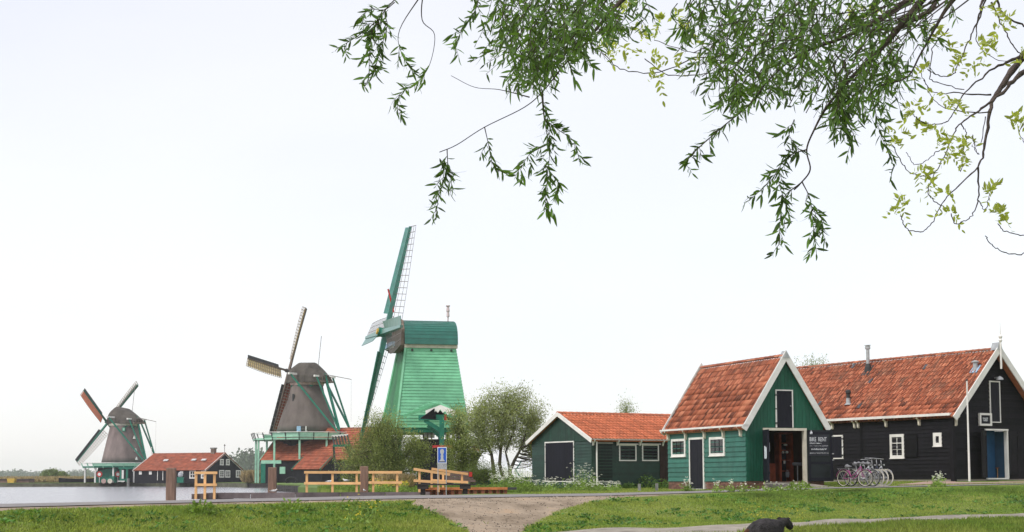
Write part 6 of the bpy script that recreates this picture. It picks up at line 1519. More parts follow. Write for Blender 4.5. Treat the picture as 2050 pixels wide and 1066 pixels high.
# left feathery shrub
YS = 79.0; b = G(790, YS)
def pix(px, py, Y): return at(px, py, Y)
grow('willow_shrub', 'feathery olive green willow shrub left of the blue sign', b,
     [([b + V(.2 * k - .5, .1 * k, -.1), b + V(.3 * k - .9, 0, 1.0), pix(740 + 28 * k, 900, YS)], .07, .03) for k in range(5)],
     [(pix(785, 928, YS), (1.9, 1.4, 1.15), 300, .3), (pix(770, 868, YS), (1.25, 1.0, .95), 150, .5), (pix(735, 905, YS + 1), (1.5, 1.0, 1.0), 120, .4), (pix(832, 905, YS), (.7, .9, .95), 80, .4), (pix(715, 940, YS + 1), (1.3, .9, .9), 90, .4)],
     LEAF_S, BARK, (.12, .032), 52, .15, .9, 'shrub', None, .008, LEAF_SD)
# bushy lower growth right of sign and round the trunks
b = G(925, 84.0)
grow('hedge_shrub', 'dense olive shrub under the tree, right of the blue sign', b, [([b, b + V(.1, 0, .8), pix(925, 900, 84)], .06, .03), ([b + V(.4, 0, 0), pix(950, 910, 84)], .05, .03)],
     [(pix(930, 905, 84), (1.05, 1.1, 1.15), 160, .3), (pix(918, 850, 84), (.55, .7, .9), 60, .5), (pix(925, 945, 84), (1.1, .8, .55), 80, .3)], LEAF_S, BARK, (.12, .036), 52, .14, .7, 'shrub', None, .008, LEAF_SD)
b = G(975, 80.0)
grow('low_shrub', 'low dark green bush at the foot of the tree trunks', b, [([b, b + V(0, 0, .5)], .04, .02)], [(pix(972, 950, 80), (.9, .7, .45), 80, .3), (pix(950, 955, 80), (.6, .6, .35), 40, .3)], LEAF_SD, BARK, (.08, .03), 46, .1, .4, 'shrub', None, .006)
# the airy tree with several trunks
YT = 82.0; b = G(1012, YT)
tr = [([b + V(-.5, 0, -.1), pix(988, 940, YT), pix(984, 910, YT), pix(965, 870, YT), pix(952, 830, YT)], .13, .04), ([b + V(.1, .2, -.1), pix(1000, 930, YT), pix(1004, 880, YT), pix(1010, 830, YT), pix(1012, 795, YT)], .12, .03),
      ([b + V(.5, 0, -.1), pix(1020, 945, YT), pix(1030, 922, YT), pix(1042, 900, YT), pix(1058, 850, YT)], .14, .04), ([b + V(.5, .1, -.1), pix(1018, 930, YT), pix(1012, 905, YT), pix(1030, 860, YT)], .09, .03), ([pix(1042, 900, YT), pix(1062, 888, YT), pix(1080, 870, YT)], .07, .02)]
grow('airy_tree', 'airy grey-green tree with several dark trunks left of the low green shed', b, tr,
     [(pix(1005, 850, YT), (2.1, 1.6, 1.1), 250, .5), (pix(1025, 815, YT), (1.7, 1.3, .95), 165, .6), (pix(960, 845, YT), (1.0, 1.2, 1.1), 105, .5), (pix(1068, 855, YT), (.75, 1.0, 1.0), 75, .6), (pix(1060, 890, YT + 1), (.7, .8, .5), 50, .4), (pix(985, 888, YT), (1.6, 1.2, .45), 110, .3), (pix(1078, 910, YT + 2), (.5, .6, .5), 40, .4)],
     LEAF_G, BARK, (.11, .046), 36, .16, .9, 'tree', None, .009, LEAF_S, .9)
# tree tops behind the roofs
for px, py, Y, r_, lab in ((1252, 822, 98, (.62, .7, .55), 'yellow-green tree top showing above the low shed roof'), (1630, 735, 92, (1.05, .9, .55), 'pale tree top showing above the ridge of the black building')):
    b = G(px, Y); c = pix(px, py, Y)
    grow('garden_tree', lab, b, [([b, b.lerp(c, .5), c - V(0, 0, .4)], .16, .05)], [(c, r_, 26, .8), (c - V(0, 0, 1.2), (r_[0] * 1.5, 1.2, .9), 60, .5)], LEAF_Y, BARK, (.11, .04), 26, .14, .9, 'tree', 'tree tops behind the roofs', .012)
# reeds and rough growth on the inlet bank behind the jetty
def tufts(name, xy, h, w, m, label, cat, lean=.35, blades=4, z=None, kind='stuff'):
    xy = np.asarray(xy, float); n = len(xy); zz = gz(xy[:, 0], xy[:, 1], False) if z is None else np.full(n, z)
    P = np.repeat(np.stack([xy[:, 0], xy[:, 1], zz - .01], 1), blades, 0); k = len(P); P[:, :2] += RNG.normal(size=(k, 2)) * w * 1.6
    D = np.stack([RNG.normal(size=k) * lean, RNG.normal(size=k) * lean, np.ones(k)], 1)
    hh = np.repeat(np.broadcast_to(h, (n,)), blades) * RNG.uniform(.6, 1.25, k); ww = np.full(k, w)
    return leaf_cloud(name, P, D, hh, ww, m, None, kind=kind, label=label, cat=cat, bend=.25)
def scatter(n, x0, x1, y0, y1, f=None):
    x = RNG.uniform(x0, x1, n); y = RNG.uniform(y0, y1, n)
    if f is not None: k = f(x, y); x, y = x[k], y[k]
    return np.stack([x, y], 1)
def pxof(x, y): return CX + F * x / (y * cp)
vis = lambda x, y: (pxof(x, y) > -60) & (pxof(x, y) < 2110)
def fg(x, y):
    yn = np.interp(x, RX, RYN); d = dirtf(x, y); pth = (y < np.interp(x, PXX, PYU) - .05) & (y > np.interp(x, PXX, PYU) - 4.4) & (x > -6.5)
    edge = RNG.random(x.shape) < .5 + .5 * np.sin(x * 2.1 + 1.7 * np.sin(y * 1.3))
    return vis(x, y) & (y < yn - .25) & (d + RNG.normal(size=x.shape) * .1 + .3 * np.sin(x * 3.1 + 2.3 * np.sin(y * 2.7)) * np.sin(y * 3.7 + 1.9 * np.sin(x * 2.2)) < .42) & (np.sin(x * 1.9 + 3 * np.sin(y * .8)) * np.sin(y * 2.3 + x) < .80 + .25 * RNG.random(x.shape)) & ~pth
n0 = 330000; Yr = 21.5 + (60 - 21.5) * RNG.random(n0) ** .8; Xr = (RNG.random(n0) * .72 - .36) * Yr; k = fg(Xr, Yr); xy = np.stack([Xr[k], Yr[k]], 1)
patch = np.sin(xy[:, 0] * .9 + 2 * np.sin(xy[:, 1] * .35)) * np.sin(xy[:, 1] * .7 + xy[:, 0] * .3)
hgt = .055 + .035 * sst((patch + .3) / 1.2); hgt = hgt + .04 * (xy[:, 0] < -.5); hgt = hgt * (.45 + .55 * sst((np.interp(xy[:, 0], RX, RYN) - xy[:, 1] - .5) / 3))
tufts('grass', xy, hgt, .018, GRASS, 'short green grass on the bank in the foreground', 'grass', .7, 2)
# weeds in the turf and grit on the bare earth
X = RNG.uniform(-14, 21, 2400); Yw = np.interp(X, RX, RYN) - RNG.uniform(2.0, 14, len(X)); k = fg(X, Yw) & (np.sin(X * 1.1 + 2 * np.sin(Yw * .9)) > .1); X, Yw = X[k], Yw[k]
cc = np.repeat(np.stack([X, Yw, gz(X, Yw)], 1), 9, 0); n = len(cc); a = RNG.random(n) * 2 * PI; q = RNG.random(n) * .09
leaf_cloud('weeds', cc + np.stack([q * np.cos(a), q * np.sin(a), RNG.random(n) * .05 + .02], 1), np.stack([np.cos(a), np.sin(a), RNG.uniform(.1, .9, n)], 1), RNG.uniform(.06, .13, n), .045, mat('weed_leaf', (.085, .19, .035), .5, .3, 1, rnd=.4, trans=.25), None, 'stuff', 'broad leaved weeds scattered through the foreground turf', 'weeds')
X = RNG.uniform(-8, 8, 9000); Yw = RNG.uniform(28, 50, len(X)); k = (dirtf(X, Yw) > .6) & (Yw < np.interp(X, RX, RYN)); X, Yw = X[k], Yw[k]; n = len(X); P_ = np.stack([X, Yw, gz(X, Yw) + .004], 1)
leaf_cloud('grit', P_, rnd3(n) * [1, 1, .2], RNG.uniform(.02, .06, n), RNG.uniform(.02, .05, n)[:, None][:, 0] if False else .035, mat('grit_stone', (.2, .17, .14), .9, .4, 6, rnd=.6), None, 'stuff', 'loose grit lying on the bare earth', 'grit')
# taller grass along the crest of the bank and at the lower right
f2 = lambda x, y: vis(x, y) & (dirtf(x, y) < .3 + .3 * RNG.random(x.shape))
X = RNG.uniform(6.5, 22, 6200); yn = np.interp(X, RX, RYN); xy = np.stack([X, yn - 1.7 - RNG.exponential(1.2, len(X))], 1); xy = xy[f2(xy[:, 0], xy[:, 1])]
tufts('tall_grass', xy, .105, .022, GRASS_D, 'taller tufted grass along the crest of the bank before the sheds', 'grass', .45, 4)
X = RNG.uniform(-14, -2.5, 2600); yn = np.interp(X, RX, RYN); xy = np.stack([X, yn - 2.6 - RNG.exponential(.9, len(X))], 1); xy = xy[f2(xy[:, 0], xy[:, 1])]
tufts('tall_grass', xy, .085, .022, GRASS_D, 'taller tufted grass at the top of the left bank', 'grass', .6, 4)
xy = scatter(26000, 2, 16, 24, 44, lambda x, y: vis(x, y) & (y < np.interp(x, PXX, PYU) - 4.5) & (y > np.interp(x, PXX, PYU) - 12)); tufts('meadow_grass', xy, .16, .014, GRASS, 'longer upright grass below the gravel path at lower right', 'grass', .3, 4)
# grass behind the road, round the houses
hs_ = lambda x, y: (y > np.interp(x, RXF, RYF) + .1) & (x > .4) & ~inpoly(x, y, [(9.2, 59.9), (3, 67), (10, 68.5), (13.2, 61.2)]) & ~inpoly(x, y, pavp)
xy = scatter(30000, .4, 24, 56.5, 76, lambda x, y: hs_(x, y) & vis(x, y)); tufts('grass', xy, .07, .022, GRASS, 'mown grass between the road and the sheds', 'grass', .6, 3)
xy = scatter(9000, -9, 1.2, 61, 78, lambda x, y: ~inpoly(x, y, POLY)); tufts('rough_grass', xy, .2, .03, GRASS_D, 'rough grass on the bank behind the jetty', 'grass', .5, 4)
xy = scatter(12000, -20, 10, 78, 98, lambda x, y: ~inpoly(x, y, POLY)); tufts('rough_grass', xy, .22, .04, GRASS_D, 'rough grass round the shrubs before the green windmill', 'grass', .5, 3)
# dry reeds
for (p0, p1, Y0, Y1, n, h, lab) in ((752, 812, 70, 75, 500, .75, 'dry straw coloured reeds at the left of the gangway'), (485, 522, 262, 275, 700, 1.9, 'dry reeds right of the far barn')):
    x0, x1 = at(p0, 960, Y0).x, at(p1, 960, Y0).x; tufts('reeds', scatter(n, x0, x1, Y0, Y1), h, .03 if Y0 < 100 else .1, REED, lab, 'reeds', .22, 5, z=None if Y0 < 100 else LZ)
x0, x1 = at(0, 960, 340).x, at(170, 960, 340).x; tufts('reeds', scatter(1500, x0, x1, 335, 350), 1.3, .16, REED, 'low dry reeds along the far left bank', 'reeds', .25, 4, z=LZ)

# cow parsley and yellow flowers
def umbels(name, xyh, label, cat='flowers', kind='stuff', m=FLW, r=.05, dots=12, leaves=True):
    P, D, LP, LD = [], [], [], []; mb = MB()
    for x, y, h in xyh:
        z0 = float(gz(x, y, False)); top = V(x + RNG.normal() * .1 * h, y + RNG.normal() * .1 * h, z0 + h)
        mb.tube([V(x, y, z0), V(x, y, z0).lerp(top, .5) + V(RNG.normal() * .02, 0, 0), top], [.008, .006, .004], 3, cap=False)
        for k in range(3 if h > .3 else 1):
            c = top + V(*(rnd3(1, .10 * h + .02)[0])); n = dots
            a = RNG.random(n) * 2 * PI; q = np.sqrt(RNG.random(n)) * r; P.append(np.stack([c.x + q * np.cos(a), c.y + q * np.sin(a), np.full(n, c.z) + RNG.normal(size=n) * .008], 1)); D.append(rnd3(n, .5) + [0, 0, .3])
        if leaves:
            n = 10; LP.append(np.array([[x, y, z0]]) + np.abs(rnd3(n, 1)) * [0, 0, h * .35] + rnd3(n, .09) * [1, 1, 0]); LD.append(rnd3(n, .8) + [0, 0, .4])
    root = empty(name, (xyh[0][0], xyh[0][1], float(gz(xyh[0][0], xyh[0][1], False))), 0, label, cat)
    mb.build('stems', GRASS_D, root, kind='stuff'); P = np.concatenate(P); leaf_cloud('blossom', P, np.concatenate(D), .022, .02, m, root, kind='stuff')
    if LP: leaf_cloud('foliage', np.concatenate(LP), np.concatenate(LD), .15, .05, GRASS_D, root, kind='stuff')
def spots(n, p0, p1, Y0, Y1, h0, h1):
    Y = RNG.uniform(Y0, Y1, n); px = RNG.uniform(p0, p1, n); return [(at(a, 960, b_).x, b_, RNG.uniform(h0, h1)) for a, b_ in zip(px, Y)]
umbels('cow_parsley', spots(75, 985, 1065, 65, 71, .45, .85) + spots(30, 1000, 1050, 68, 72, .8, 1.15), 'thick stand of white cow parsley left of the low green shed')
umbels('cow_parsley', spots(60, 1065, 1175, 63, 69, .25, .55), 'white cow parsley growing before the double door of the low shed')
umbels('cow_parsley', spots(26, 1150, 1195, 65, 69, .6, 1.05), 'tall cow parsley clump at the white downpipe')
umbels('cow_parsley', spots(45, 1180, 1240, 61, 66, .15, .4), 'low cow parsley in the grass right of the downpipe')
umbels('cow_parsley', spots(9, 1428, 1470, 52.5, 53.8, .25, .45), 'cow parsley before the brick plinth of the steep shed', r=.04)
umbels('cow_parsley', spots(28, 1470, 1680, 51.5, 53.8, .12, .32), 'white cow parsley along the bank crest before the open doors', r=.035)
umbels('cow_parsley', spots(14, 1866, 1892, 56.2, 57.2, .25, .5), 'small cow parsley clump before the black building corner', r=.04)
umbels('cow_parsley', spots(12, 1372, 1380, 57.5, 58, .2, .45), 'few cow parsley stems left of the narrow dark door', r=.035)
umbels('yellow_flowers', spots(26, 745, 780, 29.5, 31, .12, .3) + spots(40, 690, 760, 36, 41, .1, .22), 'yellow flowers on the left bank near the bare earth', m=FLY, r=.035, dots=7)
umbels('yellow_flowers', spots(60, 742, 815, 62, 66, .3, .5), 'yellow flowering plants behind the jetty railing', m=FLY, r=.05, dots=9)
umbels('dandelions', spots(60, 1480, 1620, 43, 47, .03, .08), 'yellow dandelions low on the right bank', m=FLY, r=.03, dots=6, leaves=False)
# leafy plants
def leafy(name, c, r, h, n, m, label, cat='plant', ln=.12, wd=.06):
    z0 = float(gz(c[0], c[1], False)); e = empty(name, (c[0], c[1], z0), 0, label, cat); a = RNG.random(n) * 2 * PI; q = np.sqrt(RNG.random(n)) * r
    P = np.stack([c[0] + q * np.cos(a), c[1] + q * np.sin(a), z0 + RNG.random(n) * h * (1 - (q / r) ** 2 * .7)], 1); D = np.stack([np.cos(a) * .7, np.sin(a) * .7, RNG.uniform(-.2, .8, n)], 1) + rnd3(n, .3)
    leaf_cloud('leaves', P, D, RNG.uniform(.7, 1.3, n) * ln, wd, m, e, kind='stuff'); mb = MB()
    for k in range(6): t = 2 * PI * k / 6; mb.tube([V(c[0], c[1], z0), V(c[0] + math.cos(t) * r * .5, c[1] + math.sin(t) * r * .5, z0 + h * .7)], .006, 3)
    mb.build('stems', GRASS_D, e, kind='stuff')
for px, Y, r_, h_, lab in ((1295, 73.2, .5, .7, 'leafy pale green plant under the right shed window'), (1325, 70.5, .35, .45, 'small leafy plant at the dark boards of the low shed'), (1258, 72.6, .35, .3, 'low leafy plant under the left shed window'), (405, 35.3, .3, .34, 'dark green weed clump at the top of the left bank below the corner railing'), (585, 38, .55, .25, 'broad leafy weed patch on the crest of the left bank'), (1600, 57.6, .45, .3, 'dark green weeds under the chalkboard door')):
    leafy('leafy_plant', (at(px, 960, Y).x, Y), r_, h_, 260, GRASS_D if Y > 50 and Y < 70 else LEAF_WT if Y > 60 else GRASS_D, lab)

# far woods and bushes
for p0, p1, Y, h0, h1, n, lab in ((-30, 175, 2300, 9, 17, 1700, 'hazy far tree line beyond the left bank'), (480, 560, 1300, 17, 27, 1700, 'hazy wood right of the far barn'), (150, 260, 2000, 7, 13, 600, 'hazy trees behind the far mill')):
    m_ = 24; px = RNG.uniform(p0, p1, m_ * 3); P, D = [], []
    for q in px:
        c = at(q, 960, Y * RNG.uniform(.92, 1.06)); H = RNG.uniform(h0, h1); k = n // m_; w_ = H * .55
        d = rnd3(k, 1); d /= np.linalg.norm(d, axis=1, keepdims=True); P.append(np.array([[c.x, c.y, LZ + H * .5]]) + d * [w_, w_, H * .5] * (RNG.random((k, 1)) ** .4)); D.append(rnd3(k, 1))
    leaf_cloud('far_wood', np.concatenate(P), np.concatenate(D), 3.2, 2.2, LEAF_F, None, 'stuff', lab, 'wood')
for px, Y, H, lab in ((103, 430, 3.6, 'round grey-green bush on the far bank, taller of two'), (120, 440, 2.9, 'lower far bush right of the round one')):
    c = at(px, 960, Y); e = empty('far_bush', (c.x, Y, LZ), 0, lab, 'bush'); n = 2600; d = rnd3(n, 1); d /= np.linalg.norm(d, axis=1, keepdims=True)
    P = np.array([[c.x, Y, LZ + H * .48]]) + d * [H * .85, H * .6, H * .5] * (RNG.random((n, 1)) ** .3) * (1 + .12 * np.sin(d[:, :1] * 7) + .1 * np.sin(d[:, 2:] * 9)); leaf_cloud('crown', P, rnd3(n, 1), .5, .3, LEAF_SD, e, 'stuff'); mb = MB(); mb.tube([V(c.x, Y, LZ - .1), V(c.x, Y, LZ + H * .6)], .2, 6); mb.build('trunk', BARK, e)

# ============================ OVERHANGING WILLOW AND ASH ============================
def cat_(pts, n=6):
    pts = [np.array(p, float) for p in pts]; q = [2 * pts[0] - pts[1]] + pts + [2 * pts[-1] - pts[-2]]; out = []
    for i in range(1, len(q) - 2):
        for k in range(n):
            t = k / n; a, b, c, d = q[i - 1], q[i], q[i + 1], q[i + 2]
            out.append(.5 * ((2 * b) + (-a + c) * t + (2 * a - 5 * b + 4 * c - d) * t * t + (-a + 3 * b - 3 * c + d) * t ** 3))
    out.append(pts[-1]); return out
WY = 9.6
def lift(pts, Y0, Y1): n = len(pts); return [at(p[0], p[1], Y0 + (Y1 - Y0) * i / (n - 1)) for i, p in enumerate(pts)]
will = empty('willow_tree', (6.0, 11.0, float(gz(6.0, 11.0))), 0, 'near willow whose dark branches and narrow leaves hang in from the top', 'tree')
limbs = MB(); WL_P, WL_D = [], []
tb_ = V(6.0, 11.0, float(gz(6., 11.)) - .1); crownpt = at(2560, 20, 10.8)
mb = MB(); mb.tube([tb_, tb_ + V(.05, 0, .3), tb_ + V(.15, 0, 2.0), crownpt], [.42, .33, .27, .2], 12); mb.build('trunk', BARK_W, will, smooth=True)
def limb(pts, Y0, Y1, r0, r1, m=limbs, n=6):
    w = lift(cat_(pts, n), Y0, Y1); k = len(w); m.tube(w, [r1 + (r0 - r1) * (1 - i / (k - 1)) ** 4 for i in range(k)], 5, cap=False); return w
def leafy_strand(w, step=.022, a0=.0, ln=.08, start=0.0, both=True):
    """leaves along a 3-D polyline"""
    L_ = 0; side = 1
    for i in range(len(w) - 1):
        seg = w[i + 1] - w[i]; sl_ = seg.length; f = i / (len(w) - 1)
        if f < start or sl_ < 1e-6: continue
        d = seg.normalized(); t = 0
        while t < sl_:
            p = w[i] + d * t; o = Vector(rnd3(1)[0]); o = (o - d * o.dot(d)).normalized() * side; side = -side
            an = RNG.uniform(.3, 1.45); D_ = d * math.cos(an) + o * math.sin(an) + V(0, 0, -.12)
            WL_P.append(tuple(p)); WL_D.append(tuple(D_.normalized())); t += step * RNG.uniform(.6, 1.5)
LIMBS = [
 ([(2560, 20), (2300, -140), (2050, -130), (1870, -30), (1760, 40), (1690, 75), (1600, 110), (1540, 160), (1500, 210), (1440, 260), (1385, 310), (1370, 335)], 10.8, 9.3, .11, .004, .62),
 ([(2300, -140), (1900, -200), (1500, -110), (1290, -30), (1210, 40), (1170, 90), (1130, 130), (1090, 180), (1050, 215), (970, 255), (915, 290), (880, 305)], 10.7, 9.6, .07, .003, 2),
 ([(1085, 185), (1090, 240), (1100, 300), (1096, 350), (1090, 425)], 9.65, 9.5, .009, .002, .05),
 ([(1090, 240), (1120, 262), (1150, 285), (1160, 325)], 9.6, 9.6, .005, .002, .0),
 ([(1095, 290), (1060, 310), (1042, 340)], 9.6, 9.5, .004, .002, .0), ([(1090, 330), (1120, 370), (1112, 385)], 9.5, 9.5, .003, .002, .0),
 ([(895, 300), (895, 340), (880, 385), (872, 440)], 9.6, 9.6, .004, .002, .08), ([(880, 318), (900, 345), (905, 380)], 9.6, 9.6, .003, .002, .0),
 ([(970, 255), (978, 290), (985, 325), (1000, 345)], 9.6, 9.6, .004, .002, .2),
 ([(1060, 195), (1000, 180), (950, 175), (903, 152)], 9.7, 9.9, .005, .002, 2),
 ([(1290, -30), (1100, -70), (980, -40), (952, 20), (925, 60), (908, 100)], 9.8, 9.4, .03, .002, .45),
 ([(1100, -70), (880, -80), (790, 0), (758, 40), (735, 75)], 9.7, 9.3, .02, .003, .5), ([(760, 38), (720, 70), (680, 95)], 9.35, 9.3, .005, .002, .0), ([(745, 60), (740, 110), (738, 165)], 9.3, 9.3, .004, .002, .0), ([(752, 50), (775, 45), (765, 90), (750, 140)], 9.3, 9.3, .004, .002, .1), ([(790, 5), (770, 20), (740, 20), (715, 40)], 9.3, 9.3, .004, .002, .3),
 ([(880, -80), (850, -20), (845, 40), (870, 70), (860, 130), (835, 165), (800, 190), (795, 225)], 9.8, 10.4, .008, .002, .55), ([(850, -20), (800, 60), (805, 110), (830, 150)], 10, 10.5, .006, .002, .5),
 ([(1870, -30), (1770, 90), (1700, 160), (1655, 215), (1630, 260), (1615, 300), (1622, 340), (1602, 368), (1590, 380)], 9.9, 9.4, .03, .005, 2),
 ([(1602, 368), (1570, 395), (1562, 440), (1560, 490)], 9.4, 9.4, .005, .002, .1), ([(1606, 365), (1622, 400), (1628, 450), (1635, 512)], 9.4, 9.4, .005, .002, .15), ([(1615, 300), (1585, 310), (1560, 335), (1545, 360), (1500, 402)], 9.4, 9.3, .005, .002, .1), ([(1560, 335), (1560, 370), (1575, 410)], 9.4, 9.4, .003, .002, 0), ([(1590, 240), (1580, 270), (1600, 300)], 9.5, 9.4, .004, .002, 0), ([(1625, 420), (1645, 440), (1640, 470)], 9.4, 9.4, .003, .002, 0),
 ([(1960, -60), (1900, 10), (1870, 60), (1842, 110), (1815, 155), (1760, 172)], 10.2, 9.7, .03, .006, .7), ([(1740, 165), (1752, 220), (1760, 260), (1790, 335)], 9.7, 9.7, .006, .002, .1), ([(1690, 120), (1700, 200), (1690, 250), (1705, 300)], 9.6, 9.6, .006, .002, .1), ([(1670, 130), (1680, 220), (1685, 270)], 9.5, 9.5, .006, .002, .1),
]
for pts, Y0, Y1, r0, r1, st_ in LIMBS:
    w = limb(pts, Y0, Y1, r0, r1)
    if st_ < 1.5:
        leafy_strand(w, .016, start=st_)
        Lt = 0; nx = .03
        for i in range(1, len(w)):
            Lt += (w[i] - w[i - 1]).length
            if Lt > nx and i / len(w) > st_ + .02:
                nx = Lt + RNG.uniform(.035, .075); dd = (w[i] - w[i - 1]).normalized(); o = Vector(rnd3(1)[0]); o = (o - dd * o.dot(dd)); o.y *= .6; o.normalize()
                ln_ = RNG.uniform(.05, .12) * (1.15 - .5 * i / len(w)); q = [w[i]]
                for k_ in range(1, 5): q.append(w[i] + (dd * .5 + o * .7) * ln_ * k_ / 4 + V(0, 0, -.5 * ln_ * (k_ / 4) ** 2))
                limbs.tube(q, [.0022, .002, .0018, .0014, .001], 4, cap=False); leafy_strand(q, .021, start=.1)
# fan of dark bare boughs at the upper right, then random hanging twigs
for k in range(11):
    x0 = RNG.uniform(1800, 1990); x1 = RNG.uniform(1380, 1790); y1 = RNG.uniform(20, 160)
    w = limb([(x0 + 260, -190), (x0, -60 + RNG.uniform(-20, 40)), ((x0 * .6 + x1 * .4), y1 * .35 + RNG.uniform(-25, 25)), ((x0 * .25 + x1 * .75), y1 * .6 + RNG.uniform(-20, 20)), (x1, y1)], 10.6, RNG.uniform(8.8, 10.6), .016, .003)
for k in range(9):
    x0 = RNG.uniform(1760, 1900); limb([(x0 + 160, -90), (x0, RNG.uniform(0, 40)), (x0 - 110, RNG.uniform(60, 130)), (x0 - 190, RNG.uniform(150, 230))], 10.2, RNG.uniform(9, 10), .01, .003)
ex = [985, 1010, 1060, 1110, 1170, 1230, 1300, 1380, 1420, 1460, 1520, 1600, 1650, 1690, 1740, 1780, 1810, 1850, 1900]
ey = [50, 130, 185, 165, 110, 75, 65, 75, 165, 225, 205, 180, 225, 290, 210, 220, 160, 100, 30]
for k in range(470):
    x = RNG.uniform(985, 1900) if RNG.random() < .25 else (RNG.uniform(1390, 1800) if RNG.random() < .66 else RNG.uniform(990, 1230)); env = float(np.interp(x, ex, ey)); y0 = RNG.uniform(-50, env * .85); ln_ = min(RNG.uniform(50, 130), env * 1.02 - y0)
    if ln_ < 18: continue
    dx = RNG.normal() * 30 - 8; w = limb([(x + 14, y0 - 22), (x, y0), (x + dx * .5, y0 + ln_ * .5), (x + dx, y0 + ln_)], 0 + RNG.uniform(8.6, 11.0), 0 + 0, .004, .0015) if False else None
    Yk = RNG.uniform(8.7, 10.9); w = limb([(x + 14, y0 - 22), (x, y0), (x + dx * .5, y0 + ln_ * .5), (x + dx, y0 + ln_)], Yk, Yk + RNG.normal() * .12, .004, .0015, n=4)
    leafy_strand(w, .038, start=.1)
limbs.build('branches', BARK_W, will, smooth=True, kind='stuff')
WP, WD = np.array(WL_P), np.array(WL_D); print('willow leaves', len(WP))
# one shared leaf blade for the 300 nearest, the rest joined
lv = [(0, 0, 0), (.012, .2, .003), (-.012, .2, .003), (.015, .45, .0), (-.015, .45, .0), (.009, .78, -.03), (-.009, .78, -.03), (0, 1.0, -.08), (0, .2, -.003), (0, .45, -.008), (0, .78, -.036)]
lf_ = [(0, 1, 8), (0, 8, 2), (1, 3, 9, 8), (8, 9, 4, 2), (3, 5, 10, 9), (9, 10, 6, 4), (5, 7, 10), (10, 7, 6)]
lvv = [(x * 6.8, y, z * 1.6) for x, y, z in lv]
lme = bpy.data.meshes.new('leaf'); lme.from_pydata([(x, y, z) for x, y, z in lvv], [], [list(f) for f in lf_]); lme.materials.append(LEAF_W); lme.attributes.new('rnd', 'FLOAT', 'FACE')
def leaf_objects(P, D, L_, me, parent, name='leaf'):
    inv = _inv[parent]
    for p, d, l in zip(P, D, L_):
        d = Vector(d).normalized(); s = d.cross(Vector(rnd3(1)[0])).normalized(); n = s.cross(d)
        o = bpy.data.objects.new(name, me); COL.objects.link(o); o.parent = parent
        M = Matrix((s, d, n)).transposed().to_4x4(); M.translation = Vector(p); o.matrix_local = inv @ M @ Matrix.Scale(l, 4)
def leaf_mesh(P, D, L_, m, parent, name='foliage', verts=lvv):
    n = len(P); D = D / np.linalg.norm(D, axis=1, keepdims=True); S = np.cross(D, rnd3(n)); S /= np.linalg.norm(S, axis=1, keepdims=True); N = np.cross(S, D); B = np.array(verts)
    v = P[:, None] + L_[:, None, None] * (S[:, None] * B[None, :, 0:1] + D[:, None] * B[None, :, 1:2] + N[:, None] * B[None, :, 2:3]); v = v.reshape(-1, 3)
    K = len(B); fs = []
    for i in range(n): fs += [[i * K + j for j in f] for f in lf_]
    mb = MB(); mb.v = v.tolist(); mb.f = fs; mb.m = [0] * len(fs); mb.r = np.repeat(RNG.random(n), len(lf_)).tolist(); return mb.build(name, m, parent, kind='stuff')
Lw = RNG.uniform(.062, .112, len(WP)) * (.75 + .25 * RNG.random(len(WP))); order = np.argsort(WP[:, 1] - Lw * 10); a_, b_ = order[:300], order[300:]
leaf_objects(WP[a_], WD[a_], Lw[a_], lme, will)
pale = RNG.random(len(b_)) < .16
leaf_mesh(WP[b_[~pale]], WD[b_[~pale]], Lw[b_[~pale]], LEAF_W, will); leaf_mesh(WP[b_[pale]], WD[b_[pale]], Lw[b_[pale]] * .8, LEAF_WT, will)

